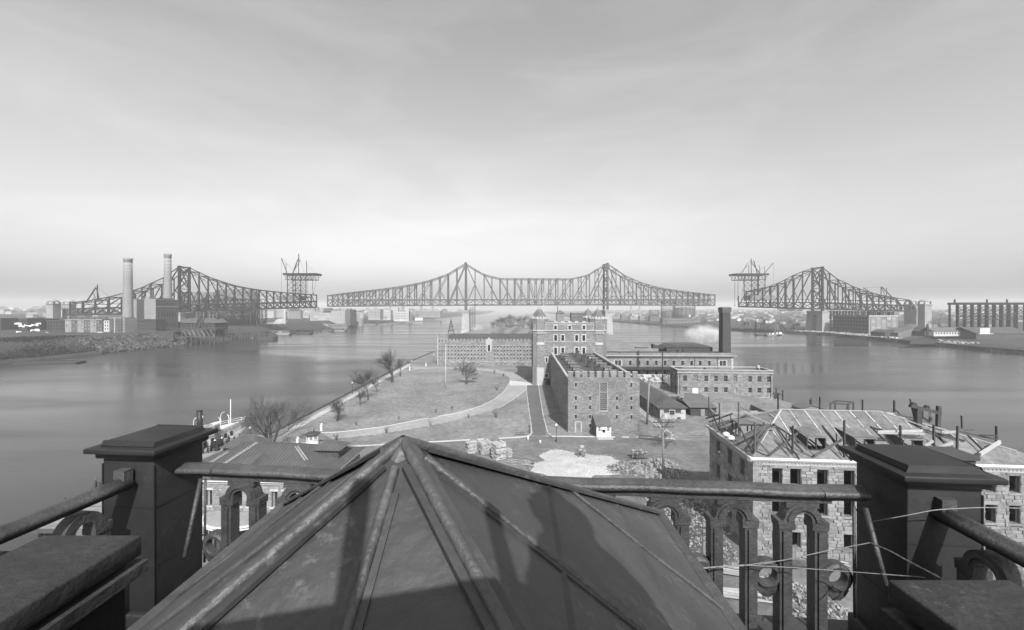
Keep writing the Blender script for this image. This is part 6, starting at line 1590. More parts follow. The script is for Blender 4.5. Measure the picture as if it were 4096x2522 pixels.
# dark low shed with fence beyond
p = G(2826, 1674)
T = thing('low_shed', 'low dark shed with pale roof beyond the unfinished roof', 'shed', (53.2, 123.0, 4), math.radians(-4)); 
b = MB(); b.box(0, 7.5, 0, 13, -.5, 2.6); b.build(T, 'wall', 'wood_dark'); b = MB(); b.face((-.4, -.5, 2.6), (7.9, -.5, 2.6), (7.9, 13.4, 4.0), (3.0, 13.4, 4.2), (-.4, 6, 3.4)); b.face((-.4, -.5, 2.5), (-.4, 6, 3.3), (3, 13.4, 4.1), (7.9, 13.4, 3.9), (7.9, -.5, 2.5)); b.build(T, 'roof', 'slate')
for i in range(14): box(T, 'roof_seam', .1 + i * .55, .16 + i * .55, -.4, -.3, 2.58, 2.66, 'slate')
box(T, 'door', 3, 4.2, -.05, -.01, 0, 2.1, 'wood')
T = thing('board_fence', 'vertical board fence behind the low dark shed', 'fence', (61.5, 131.5, 3.6), math.radians(-4))
for i in range(64): box(T, 'paling', i * .22, i * .22 + .17, 0, .05, 0, 2.2 + (i % 3) * .03, 'plank')
for i in range(30): box(T, 'paling', 14.1, 14.15, -i * .3, -i * .3 + .2, -.3, 2.0, 'wood_dark')
for z in (.5, 1.7): beam(T, 'fence_rail', (0, .09, z), (14.1, .09, z), .06, .1, 'wood')
# picket fence by the cell block corner
a, c = G(2556, 1756), G(2650, 1768); T = thing('picket_fence', 'low picket fence at the right corner of the cell block', 'fence', a); d = (c - a); n = 34
for i in range(n):
    p = d * (i / (n - 1)); box(T, 'picket', p.x - .05, p.x + .05, p.y - .02, p.y + .02, 0, 1.0, 'wood_dark')
for z in (.3, .8): beam(T, 'fence_rail', (0, .05, z), (d.x, d.y + .05, z), .05, .07, 'wood_dark')
# small shore sheds on the right
T = thing('shore_shed', 'small wooden shed with stove pipe at the right-hand water edge', 'shed', (92.5, 131.5, 1.6), math.radians(-4))
b = MB(); b.prism([(0, 0), (7.6, 0), (7.6, 2.2), (3.2, 3.4), (0, 2.4)], 0, 5.5); b.build(T, 'wall', 'wood')
b = MB(); b.face((-.3, -.3, 2.4), (3.2, -.3, 3.5), (3.2, 5.8, 3.5), (-.3, 5.8, 2.4)); b.face((3.2, -.3, 3.5), (8.0, -.3, 2.2), (8.0, 5.8, 2.2), (3.2, 5.8, 3.5)); b.build(T, 'roof', 'slate')
b = MB(); b.tube((4.5, 3, 3), (4.5, 3, 4.6), .4, .4, 10); b.tube((4.5, 3, 4.6), (4.5, 3, 4.75), .55, .5, 10); b.tube((4.5, 3, 4.75), (4.5, 3, 5.4), .12, .12, 8); b.build(T, 'stove_pipe', 'iron')
box(T, 'door', 1.2, 2.2, -.04, -.005, 0, 1.9, 'wood_dark')
for i in range(18): box(T, 'batten', 3.3 + i * .24, 3.36 + i * .24, -.03, -.004, 0, 2.1, 'plank')
T = thing('open_shelter', 'bare dark timber shelter frame standing at the right-hand water edge', 'shelter', (105.0, 136.0, .6), math.radians(-4))
for (x, y) in ((0, 0), (4.6, -1.2), (8.6, 2), (4.2, 4)): beam(T, 'post', (x, y, 0), (x, y, 4.2), .35 if x != 4.6 else .7, .35, 'wood_dark')
for p, q in (((0, 0), (4.6, -1.2)), ((4.6, -1.2), (8.6, 2)), ((8.6, 2), (4.2, 4)), ((4.2, 4), (0, 0))): beam(T, 'top_beam', (*p, 4.2), (*q, 4.2), .35, .4, 'wood_dark')
T = thing('boat_landing', 'small timber landing stage beside the storehouse corner', 'landing', (104.0, 163, .4), 0)
for x in (0, 3): 
    for y in (0, 4): beam(T, 'pile', (x, y, -2), (x, y, 3.4 if x else 1.5), .4, .4, 'wood_dark')
for i in range(7): box(T, 'plank', 0, 3.2, i * .6, i * .6 + .5, 1.5, 1.62, 'wood_dark')
# scattered lumber before the storehouse
p = G(2880, 1602, 3.2); loose('loose_boards', 'loose boards and trestles before the storehouse wall', 'boards', (p.x, p.y), (7, 2.0), 30, 4.5, 'lumber', 5, .2, 'loose boards', z=3.3, ang=-.12, angv=.3)
# ---------------------------------------------------------------- ferry house, wharf and steamer on the left
T = thing('ferry_house', 'stone ferry house with dark standing-seam hip roof and bowed porch', 'building', (-46.4, 55.4, 4), math.radians(-3))
W, DP, H = 21.2, 12.4, 9.0
ops = [(x, x + .75, 5.7, 7.8) for x in (2.2, 3.6, 5.6, 9.75, 11.25, 14.6, 16.1)] + [(x, x + .9, .9, 3.4) for x in (1.5, 4, 17, 19)]
wall(T, W, H, ops, 'granite_wall', reveal=.35, z0=-1)
ashlar(T, W, H - .3, [(*o, .04) for o in ops], I4, course=.36, lmin=.5, lmax=1.1, nsep=300, m='granite', seed=201, proud=.08)
for o in ops: slit(T, o, I4, .4, 'glass'); box(T, 'lintel', o[0] - .2, o[1] + .2, -.1, .2, o[3], o[3] + .3, 'limestone'); box(T, 'sill', o[0] - .2, o[1] + .2, -.15, .2, o[2] - .2, o[2], 'limestone'); box(T, 'window_leaf', o[0] + .05, o[0] + .3, .2, .3, o[2], o[3], 'plank')
wall(T, DP, H, [], 'granite_wall', side_right(W), z0=-1); wall(T, DP, H, [], 'granite_wall', side_left(DP), z0=-1)
for z0, z1, e in ((H - .05, H + .12, .35), (H + .12, H + .3, .55), (H - .3, H - .18, .15)): box(T, 'cornice', -e, W + e, -e, .1, z0, z1, 'white'); box(T, 'cornice', W - .1, W + e, .1, DP + e, z0, z1, 'white')
E = .6; ZE, ZR = H + .3, 12.1; xa, xb, ym = 6.9, 13.6, 6.2
c = [Vector((-E, -E, ZE)), Vector((W + E, -E, ZE)), Vector((W + E, DP + E, ZE)), Vector((-E, DP + E, ZE))]; ra, rb_ = Vector((xa, ym, ZR)), Vector((xb, ym, ZR))
b = MB(); b.face(c[0], c[1], rb_, ra); b.face(c[1], c[2], rb_); b.face(c[2], c[3], ra, rb_); b.face(c[3], c[0], ra)
rf = b.build(T, 'roof', 'seam_roof')
def fz(y): return ZE + (ZR - ZE) * (y + E) / (ym + E)
n = int((W + 2 * E) / .48)
for i in range(1, n):
    x = -E + i * .48
    t = 1.0 if xa <= x <= xb else ((x + E) / (xa + E) if x < xa else (W + E - x) / (W + E - xb))
    y = -E + (ym + E) * t; beam(rf, 'roof_seam', (x, -E, ZE + .03), (x, y, fz(y) + .03), .05, .07, 'seam_roof')
for i in range(1, 26):
    y = -E + i * .48; t = 1 - abs(y - ym) / (ym + E); x = W + E - (W + E - xb) * t; beam(rf, 'roof_seam', (W + E, y, ZE + .03), (x, y, ZE + (ZR - ZE) * t + .03), .05, .07, 'seam_roof')
for p in c: beam(rf, 'hip_roll', p + Vector((0, 0, .05)), (ra if p.x < 5 else rb_) + Vector((0, 0, .05)), .14, .12, 'seam_roof')
beam(rf, 'ridge_roll', ra + Vector((0, 0, .05)), rb_ + Vector((0, 0, .05)), .16, .12, 'seam_roof')
def dorm_hip(x0, x1, y0, y1, zb, zt, zr, ax):
    o_ = MB(); o_.box(x0, x1, y0, y1, zb, zt); o = o_.build(T, 'dormer', 'wood_dark')
    e = .45; q = [Vector((x0 - e, y0 - e, zt)), Vector((x1 + e, y0 - e, zt)), Vector((x1 + e, y1 + e, zt)), Vector((x0 - e, y1 + e, zt))]
    m0, m1 = (Vector(((x0 + x1) / 2 - (.0 if ax == 'y' else (x1 - x0) * .2), (y0 + y1) / 2 - (.2 * (y1 - y0) if ax == 'y' else 0), zr)), Vector(((x0 + x1) / 2 + (0 if ax == 'y' else (x1 - x0) * .2), (y0 + y1) / 2 + (.2 * (y1 - y0) if ax == 'y' else 0), zr)))
    b = MB()
    if ax == 'x': b.face(q[0], q[1], m1, m0); b.face(q[1], q[2], m1); b.face(q[2], q[3], m0, m1); b.face(q[3], q[0], m0)
    else: b.face(q[0], q[1], m0); b.face(q[1], q[2], m1, m0); b.face(q[2], q[3], m1); b.face(q[3], q[0], m0, m1)
    b.face(*q[::-1]); r_ = b.build(o, 'dormer_roof', 'seam_roof')
    k = int((x1 - x0 + 2 * e) / .48)
    for i in range(1, k):
        x = x0 - e + i * .48; t = min(1, min(x - (x0 - e), (x1 + e) - x) / max(.1, (m0.x - x0 + e))) if ax == 'x' else min(1, 1 - abs(x - (x0 + x1) / 2) / ((x1 - x0) / 2 + e))
        p = Vector((x, y0 - e, zt + .03)); s = Vector((x, y0 - e + (m0.y - y0 + e) * t, zt + (zr - zt) * t + .03))
        if (s - p).length > .1: beam(o, 'dormer_seam', p, s, .05, .06, 'seam_roof')
    return o
d1 = dorm_hip(16.6, 20.4, 6.6, 9.6, 9.3, 11.1, 12.1, 'x'); box(d1, 'dormer_window', 20.4, 20.45, 7.2, 9.0, 9.8, 10.9, 'glass')
dorm_hip(1.2, 6.4, 8.6, 12.2, 9.2, 10.5, 11.9, 'x')
b = MB(); b.face((9.0, 2.6, fz(2.6) + .5), (11.2, 3.6, fz(3.6) + .75), (11.0, 1.0, fz(1.0) + .9), (9.3, .9, fz(.9) + .35)); b.face((11.2, 3.6, fz(3.6) + .75), (11.6, 3.6, fz(3.6)), (11.4, 1.0, fz(1.0)), (11.0, 1.0, fz(1.0) + .9)); b.face((9.3, .9, fz(.9) + .35), (11.0, 1.0, fz(1.0) + .9), (11.4, 1.0, fz(1)), (9.3, .9, fz(.9))); b.build(T, 'roof_hatch', 'seam_roof')
for (x0, y0, x1, y1) in ((5.6, .2, 8.4, ym - .1), (3.4, .1, 5.4, 4.2), (17.6, 3.0, 14.6, 5.6)):
    p, q = Vector((x0, y0, (fz(y0) if x0 < 16 else ZE + (ZR - ZE) * (W + E - x0) / (W + E - xb)) + .14)), Vector((x1, y1, (fz(y1) if x1 < 14 else ZE + (ZR - ZE) * (W + E - x1) / (W + E - xb)) + .16)); s = (q - p).cross(Vector((0, 0, 1))).normalized() * .2
    b = MB(); b.beam(p - s, q - s, .07, .09); b.beam(p + s, q + s, .07, .09)
    for i in range(1, 14): m_ = p.lerp(q, i / 14); b.beam(m_ - s, m_ + s, .05, .05)
    b.build(T, 'roof_ladder', 'lumber')
# bowed porch
b = MB(); k = 20; cx0, R1, R2 = 10.6, 4.6, 3.6
arc = [(cx0 - R1 * math.cos(math.pi * i / k), -R2 * math.sin(math.pi * i / k)) for i in range(k + 1)]
def bowed(sc, z0, z1, m_, nm):
    b = MB(); P = [(cx0 + (x - cx0) * sc, y * sc) for x, y in arc]; b.prism(P, z0, z1, 'z'); return b.build(T, nm, m_)
bowed(1.0, 4.75, 4.95, 'plank', 'porch_roof'); bowed(1.06, 4.6, 4.75, 'white', 'porch_cornice'); bowed(1.0, 4.42, 4.6, 'roof_dark', 'porch_cornice'); bowed(1.03, 4.28, 4.42, 'white', 'porch_cornice')
for i in range(2, k - 1, 3): beam(T, 'porch_column', (arc[i][0] * .96 + cx0 * .04, arc[i][1] * .9, 0), (arc[i][0] * .96 + cx0 * .04, arc[i][1] * .9, 4.3), .22, .22, 'iron')
b = MB(); b.box(cx0 - 3.6, cx0 + 3.6, -.12, -.05, 0, 4.2); b.build(T, 'porch_doors', 'wood_dark')
# small hip roof behind
T = thing('kiosk', 'small dark hip-roofed kiosk behind the ferry house roof', 'kiosk', (-46.6, 83.0, 4), 0)
b = MB(); b.box(-2.6, 2.6, -1.6, 1.6, 0, 3.0); b.build(T, 'wall', 'wood'); b = MB(); b.face((-3.2, -2.1, 3), (3.2, -2.1, 3), (.9, 0, 4.3), (-.9, 0, 4.3)); b.face((3.2, -2.1, 3), (3.2, 2.1, 3), (.9, 0, 4.3)); b.face((3.2, 2.1, 3), (-3.2, 2.1, 3), (-.9, 0, 4.3), (.9, 0, 4.3)); b.face((-3.2, 2.1, 3), (-3.2, -2.1, 3), (-.9, 0, 4.3)); o = b.build(T, 'roof', 'seam_roof')
for i in range(11): beam(o, 'roof_seam', (-3 + .6 * i, -2.1, 3.03), ((-3 + .6 * i) * .3, 0, 4.33), .05, .06, 'seam_roof')
# wharf of planks
wf = MB(); wf.box(-73.0, -58.5, 62, 108, 2.2, 2.9); wo = structure('wharf', wf, 'wood_dark')
y = 62.0
while y < 108:
    box(wo, 'plank', -73.1, -58.4, y + .015, y + .36, 2.9, 2.98 + rnd.uniform(0, .02), 'plank'); y += .375
for i in range(14): beam(wo, 'pile', (-73.1, 64 + i * 3.3, -1.5), (-73.1, 64 + i * 3.3, 2.8), .4, .4, 'wood_dark')
box(wo, 'curb_timber', -73.2, -72.8, 62, 108, 2.9, 3.25, 'wood_dark')
def pile_cluster(label, p, h, n, r):
    T = thing('pile_cluster', label, 'mooring piles', p, 0, 'mooring pile clusters')
    for i in range(n):
        t = 2 * math.pi * i / n; a = Vector((math.cos(t) * r, math.sin(t) * r, 0)); b = MB(); b.tube(a * 1.5 + Vector((0, 0, -4)), a * .8 + Vector((0, 0, h - .3 * (i % 3))), .2, .17, 8); b.build(T, 'pile', 'wood_dark', smooth=True)
    b = MB(); b.lathe((0, 0, h * .72), [(r * 1.35, 0), (r * 1.35, .25)], 12); b.build(T, 'cable_wrap', 'iron')
pile_cluster('tall dark cluster of mooring piles beside the steamer', (-72.0, 100.8, 2.9), 4.6, 6, .42)
pile_cluster('short mooring piles at the wharf edge, left of the crowd', (-73.4, 92.2, 2.9), 1.8, 4, .3)
pile_cluster('slender mooring piles between the crowd and the steamer', (-72.6, 96.6, 2.9), 2.4, 3, .25)
p = A(268, 1946, 66); pile_cluster('dark old piles in the water at the far left', (p.x, p.y, 0), 5.5, 7, .9)
p = A(400, 1890, 72); pile_cluster('dark piles in the water just left of the left pier', (p.x, p.y, 0), 6.5, 6, .8)
b = MB(); b.box(-5, 9, -1.2, 1.2, -.5, .55); b.box(-4, 8, -.9, .9, .55, .8); solo('timber_raft', b, 'wood_dark', 'dark floating timber raft by the old piles at the left', 'raft', (A(330, 1965, 67).x, 67, 0), .35)
# steamer
BOW = Vector((-72.6, 112.6, 0)); AX = Vector((.28, .96, 0)).normalized()
LEN = 34.0
T = thing('ferry_steamer', 'white ferry steamer with tall black funnel moored at the wharf', 'steamer', BOW - AX * LEN, math.atan2(AX.y, AX.x))
st = [(9, .6), (10.2, 2.2), (12, 3.3), (14, 3.7), (18, 3.8), (24, 3.4), (28, 2.5), (31.5, 1.3), (33.6, .25), (34, .02)]
def loft(z0, z1, s0, s1, m_, nm, parent=None, inset=0.0, x0=0, x1=34, sheer=.0, cap=True):
    b = MB(); S = [(x, max(.02, w)) for x, w in st if x0 <= x <= x1]
    def ring(z, sc): return [Vector((x, (w * sc - inset), z + sheer * max(0, (x - 20) / 14) ** 2)) for x, w in S] + [Vector((x, -(w * sc - inset), z + sheer * max(0, (x - 20) / 14) ** 2)) for x, w in reversed(S)]
    a, c = ring(z0, s0), ring(z1, s1); n = len(a)
    for i in range(n): j = (i + 1) % n; b.face(a[i], a[j], c[j], c[i])
    if cap: b.face(*c)
    return b.build(parent or T, nm, m_)
loft(-1, .9, .75, .95, 'black', 'hull'); loft(.9, 2.3, .95, 1.0, 'white', 'hull_band', sheer=.9); loft(2.3, 2.75, 1.06, 1.06, 'white', 'guard_rail', sheer=.9)
loft(2.75, 3.3, 1.02, 1.03, 'white', 'bulwark', sheer=.5); 
dh = loft(2.75, 5.0, .97, .97, 'white', 'deckhouse', x0=1.5, x1=31.5, sheer=.2)
ud = loft(5.0, 5.22, 1.01, 1.01, 'white', 'upper_deck', x0=0, x1=33.6, sheer=.3)
for i in range(9):
    x = 12 + i * 1.9
    w = .97 * lerp_tab(st, x); box(dh, 'window', x, x + .7, -w - .06, -w + .05, 3.4, 4.6, 'glass')
for i in range(18):
    x = 9.3 + i * 1.4; w = 1.03 * lerp_tab(st, x); zz = 5.2 + .3 * max(0, (x - 20) / 14) ** 2
    for s in (-1, 1): beam(ud, 'rail_post', (x, s * w, zz), (x, s * w, zz + 1.0), .07, .07, 'white')
for zz in (5.7, 6.2):
    for s in (-1, 1):
        P = [(x, s * 1.03 * w, zz + .3 * max(0, (x - 20) / 14) ** 2) for x, w in st]; b = MB()
        for p, q in zip(P, P[1:]): b.beam(p, q, .06, .07)
        b.build(ud, 'hand_rail', 'white')
b = MB()
for x, w in st[:-1]: pass
P = [(x, -1.035 * w, 5.25 + .3 * max(0, (x - 20) / 14) ** 2) for x, w in st]
for p, q in zip(P, P[1:]): b.face(p, q, (q[0], q[1], q[2] + .75), (p[0], p[1], p[2] + .75))
b.build(ud, 'rail_netting', 'pale')
fu = MB(); fu.tube((21.6, 0, 5), (21.4, 0, 11.2), .62, .6, 20); fun = fu.build(T, 'funnel', 'black', smooth=True)
b = MB(); b.lathe((21.4, 0, 11.0), [(.63, 0), (.67, .08), (.67, .2), (.6, .24)], 20); b.build(fun, 'funnel_rim', 'iron'); b = MB(); b.lathe((21.5, 0, 8.6), [(.63, 0), (.65, .1), (.63, .2)], 20); b.build(fun, 'funnel_band', 'iron')
me = text_mesh('BR', 1.15, 'white'); th = math.radians(-52)
add(fun, 'funnel_letters', me, Matrix.Translation((21.45 + .64 * math.cos(th), .64 * math.sin(th), 9.3)) @ Matrix.Rotation(th + math.pi / 2, 4, 'Z') @ UPRIGHT)
b = MB(); b.tube((29.5, 0, 2.5), (29.5, 0, 12.2), .16, .07, 8); b.build(T, 'mast', 'white', smooth=True)
for (x, s) in ((17.0, -1), (24.0, -1), (28.6, 1), (22.5, 1), (15.5, 1), (26.8, -1)):
    w = 1.0 * lerp_tab(st, x); pts = [(x, s * w, 4.6), (x, s * w, 7.2), (x, s * (w + .0), 8.0), (x + .1, s * (w - .35), 8.7), (x + .3, s * (w - 1.0), 8.9)]; b = MB(); b.path(pts, .07, 6); o = b.build(T, 'davit', 'white', smooth=True); beam(o, 'davit_fall', (x + .3, s * (w - 1.0), 8.9), (x + .2, s * (w - 1.1), 6.2), .04, .04, 'cable')
def lifeboat(x, y):
    b = MB(); k = 10
    for i in range(k + 1):
        t = -1 + 2 * i / k; w = .85 * (1 - abs(t) ** 2.4) + .02
        for (wy, wz) in ((-1, .75 + .2 * t * t), (-.8, .25 + .15 * t * t), (0, 0 + .25 * t * t), (.8, .25 + .15 * t * t), (1, .75 + .2 * t * t)): b.v.append((x + 2.6 * t, y + w * wy, 5.7 + wz))
    for i in range(k):
        for j in range(4): b.f.append((i * 5 + j, i * 5 + j + 1, (i + 1) * 5 + j + 1, (i + 1) * 5 + j)); b.t.append(0)
    b.build(T, 'lifeboat', 'white', smooth=True)
lifeboat(20.5, -2.2); lifeboat(26.0, 2.0)
b = MB(); b.prism([(14, -1.6), (19, -1.6), (19, 1.6), (14, 1.6)], 5.2, 6.9, 'z'); b.build(T, 'skylight_house', 'pale'); b = MB(); b.prism([(11, -2), (13.8, -2), (13.8, 2), (11, 2)], 5.2, 7.6, 'z'); b.build(T, 'pilot_house', 'white')
for p in ((26, 2.4), (26, -2.4), (14, 2.4)): beam(T, 'funnel_stay', (21.4, 0, 11.0), (p[0], p[1], 5.3), .04, .04, 'cable')
# ---------------------------------------------------------------- small things on the lawn
def lamp_post(label, p, h=4.0):
    T = thing('lamp_post', label, 'lamp post', p, 0, 'globe lamp posts')
    b = MB(); b.lathe((0, 0, 0), [(.22, 0), (.22, .35), (.14, .5), (.1, .9), (.12, 1.0), (.075, 1.1), (.06, h - .5), (.1, h - .45), (.06, h - .4), (.16, h - .3)], 10); b.build(T, 'post', 'iron', smooth=True)
    beam(T, 'ladder_bar', (-.35, 0, h - .75), (.35, 0, h - .75), .04, .04, 'iron')
    b = MB(); b.lathe((0, 0, h - .3), [(.12, 0), (.26, .14), (.3, .32), (.22, .5), (.1, .6), (.12, .66), (.02, .74)], 14); b.build(T, 'globe', 'white', smooth=True)
for lab, px, py, h, z in (('globe lamp post at the mouth of the prison lane', 2225, 1768, 4.0, 4.05), ('globe lamp post by the sea walk beside the second small tree', 1409, 1574, 4.0, 3.6), ('globe lamp post where drive and sea walk meet', 1647, 1478, 4.2, 4), ('globe lamp post at the corner of the prison wing', 1735, 1450, 4.2, 4), ('globe lamp post on the wharf behind the ferry house roof', 1001, 1776, 3.9, 2.95)):
    lamp_post(lab, tuple(G(px, py, z)), h)
def gate_post(label, p, h=1.75):
    T = thing('gate_post', label, 'gate post', p, 0, 'white gate posts')
    b = MB(); b.box(-.3, .3, -.3, .3, 0, .3); b.box(-.24, .24, -.24, .24, .3, h - .45); b.box(-.33, .33, -.33, .33, h - .45, h - .3); b.build(T, 'post', 'white'); b = MB(); b.lathe((0, 0, h - .3), [(.1, 0), (.2, .1), (.25, .25), (.2, .4), (.05, .5)], 12); b.build(T, 'ball', 'white', smooth=True)
for lab, px, py in (('white ball-topped gate post left of the guard booth', 1191, 1781), ('white ball-topped gate post behind the guard booth', 1286, 1724), ('white ball-topped gate post at the far end of the drive', 1639, 1482), ('white ball-topped gate post near the wing corner', 1704, 1466)): gate_post(lab, tuple(G(px, py)))
for lab, px, py, h in (('white bollard on the kerb left of the lane mouth', 2112, 1764, 1.25), ('short white bollard in the middle of the lane mouth', 2161, 1775, .8)):
    p = G(px, py); b = MB(); b.lathe((0, 0, 0), [(.26, 0), (.26, h * .7), (.24, h * .9), (.15, h), (.02, h + .04)], 12); solo('bollard', b, 'white', lab, 'bollard', p, 0, 'white bollards', True)
# guard booth
T = thing('guard_booth', 'small white octagonal guard booth on a pale platform', 'booth', tuple(G(1250, 1784)), .2)
b = MB(); b.prism([(-3.6, -2.4), (3.4, -2.4), (3.4, 2.6), (-3.6, 2.6)], 0, .12, 'z'); b.build(T, 'platform', 'flag')
b = MB(); b.lathe((0, 0, .12), [(1.35, 0), (1.35, 1.35)], 8, math.pi / 8); b.build(T, 'base_wall', 'white'); b = MB(); b.lathe((0, 0, 1.47), [(1.45, 0), (1.45, .12)], 8, math.pi / 8); b.build(T, 'sill', 'pale'); b = MB(); b.lathe((0, 0, 1.59), [(1.28, 0), (1.28, 1.15)], 8, math.pi / 8); b.build(T, 'upper_wall', 'white')
for k in range(8):
    t = math.pi / 4 * k; R = 1.28 * math.cos(math.pi / 8); Mx = Matrix.Rotation(t, 4, 'Z') @ Matrix.Translation((R, 0, 1.7)) @ Matrix.Rotation(math.pi / 2, 4, 'Z'); window(T, (-.36, .36, 0, .85), Mx, -.1, rows=3, cols=2, bar=.05, frame='white')
b = MB(); b.lathe((0, 0, 2.74), [(1.75, 0), (1.75, .1), (1.3, .35), (.3, .62)], 8, math.pi / 8); b.build(T, 'roof', 'zinc'); b = MB(); b.tube((.3, 0, 3.2), (.3, 0, 3.95), .13, .11, 8); b.build(T, 'stove_pipe', 'iron')
# flagpole on the lawn
p = G(1783, 1552); T = thing('flagpole', 'tall white flagpole on the lawn', 'flagpole', p); b = MB(); b.tube((0, 0, 0), (0, 0, 17.2), .15, .06, 10); b.build(T, 'pole', 'white', smooth=True); b = MB(); b.lathe((0, 0, 17.2), [(.04, 0), (.14, .1), (.14, .2), (.02, .3)], 8); b.build(T, 'finial', 'white')
# stone trough by the tree and hydrant railing by the lane
p = G(1898, 1516); b = MB(); b.lathe((0, 0, 0), [(1.2, 0), (1.25, .35), (1.0, .35), (.95, .15)], 14); solo('tree_bench', b, 'wood_dark', 'low round bench behind the lone lawn tree', 'bench', p)
p = G(2100, 1742); T = thing('iron_railing', 'small iron railing beside the hydrant at the lane corner', 'railing', p)
for i in range(9): beam(T, 'bar', (-2.4 + i * .3, 0, 0), (-2.4 + i * .3, 0, .8), .05, .05, 'iron')
for z in (.15, .7): beam(T, 'rail', (-2.5, 0, z), (.1, 0, z), .05, .06, 'iron')
p = G(2117, 1732); b = MB(); b.lathe((0, 0, 0), [(.16, 0), (.12, .2), (.12, .8), (.18, .85), (.12, 1.0), (.1, 1.6), (.2, 1.8), (.04, 2.0)], 10); solo('hydrant', b, 'iron', 'dark iron hydrant at the lane corner', 'hydrant', p, smooth=True)
# ---------------------------------------------------------------- far shores: buildings, gas holders, boats
def block(name, label, cat, px0, px1, ytop, ybase, d, depth, m, cols=0, rows=0, ww=.45, wh=.5, roof='tar', cornice=None, group=None, pane='void', zb=None, mx=.06, my=.1, parapet=.8):
    """axis-aligned building whose front spans px0..px1 at distance d"""
    x0, x1 = (px0 - CX) / FOC * d, (px1 - CX) / FOC * d; zt = CZ - (ytop - HY) / FOC * d; z0 = CZ - (ybase - HY) / FOC * d if zb is None else zb
    W, H = x1 - x0, zt - z0
    T = thing(name, label, cat, (x0, d, z0), 0, group)
    ops = []
    if cols and rows:
        for i in range(cols):
            for j in range(rows):
                cw = W * (1 - 2 * mx) / cols; ch = H * (1 - 2 * my) / rows
                xa = W * mx + cw * (i + .5 - ww / 2); za = H * my + ch * (j + .5 - wh / 2); ops.append((xa, xa + cw * ww, za, za + ch * wh))
    wall(T, W, H, ops, m, reveal=.35, z0=-2)
    for o in ops: slit(T, o, I4, .34, pane if isinstance(pane, str) else pane[rnd.randrange(len(pane))])
    s = side_right(W) if x0 < 0 else side_left(depth)
    wall(T, depth, H, [], m, s, z0=-2)
    b = MB(); b.face((0, 0, H - .4), (W, 0, H - .4), (W, depth, H - .4), (0, depth, H - .4)); b.face((0, depth, -2), (W, depth, -2), (W, depth, H), (0, depth, H)); b.build(T, 'roof', roof)
    if cornice: box(T, 'cornice', -.3, W + .3, -.5, .1, H - .5, H, cornice)
    return T, W, H
# --- Manhattan: rows of houses
for i in range(6):
    px0 = 260 + 25 * i
    T, W, H = block('row_house', ('first', 'second', 'third', 'fourth', 'fifth', 'sixth')[i] + ' grey row house from the left in the sunlit terrace', 'house', px0, px0 + 24.8, 1279 - (i % 2) * .6, 1327, 393, 12, 'brick' if i % 2 else 'brick_pale', 2, 3, .42, .5, cornice='trim', group='sunlit terrace on the left shore', pane=('glass_pale', 'void', 'glass_pale'))
    box(T, 'chimney', W - 1.2, W - .2, 4, 5, H, H + 1.6, 'brick')
for i in range(3):
    px0 = 188 + 23.5 * i
    T, W, H = block('row_house', ('left', 'middle', 'right')[i] + ' one of three dark houses left of the sunlit terrace', 'house', px0, px0 + 23.2, 1281, 1327, 396, 12, 'brick_dark', 2, 3, .5, .55, cornice='brick', group='dark terrace on the left shore')
for i in range(6):
    px0 = -30 + 35 * i
    block('tenement', ('first', 'second', 'third', 'fourth', 'fifth', 'sixth')[i] + ' dark tenement from the far left edge behind the washing', 'tenement', px0, px0 + 34, 1274 + (i * 7) % 3, 1335, 410 + (i % 3) * 8, 14, 'brick_dark', 3, 4, .45, .5, cornice='brick', group='tenements on the far left')
block('narrow_house', 'narrow pale-fronted house between terrace and dark house', 'house', 415, 437, 1279, 1328, 392, 12, 'pale', 2, 3, .5, .55, cornice='brick_dark')
T, W, H = block('corner_house', 'tall dark corner house with pale drainpipe', 'house', 439, 486, 1272, 1349, 390, 14, 'brick', 3, 5, .25, .35, cornice='trim')
beam(T, 'drainpipe', (W * .46, -.3, -3), (W * .46, -.3, H), .55, .5, 'pale')
block('end_house', 'thin end house with stacked bay windows', 'house', 487, 498, 1274, 1345, 391, 14, 'brick_pale', 1, 5, .5, .4)
block('pale_outbuilding', 'small pale outbuilding below the terrace', 'outbuilding', 388, 411, 1328, 1356, 388, 6, 'pale'); block('dark_outbuilding', 'dark outbuilding below the narrow house', 'outbuilding', 411, 440, 1328, 1362, 387.5, 6, 'brick', 2, 2, .3, .3)
for i in range(4):
    px0 = 498 + 31.5 * i
    block('low_row_house', ('first', 'second', 'third', 'fourth')[i] + ' low dark row house from the left below the smokestack', 'house', px0, px0 + 31.2, 1278, 1326, 404, 12, 'brick_dark', 4, 3, .35, .45, cornice='brick', group='low dark row below the smokestack')
b = MB(); 
T = thing('retaining_wall', 'dark retaining wall along the street below the low row', 'wall', ((500 - CX) / FOC * 398, 396.5, 7), 0); box(T, 'wall', 0, 48, 0, 2, -2, 6.5, 'brick_dark'); box(T, 'coping', -.2, 48.2, -.2, 2.2, 6.5, 6.9, 'brick')
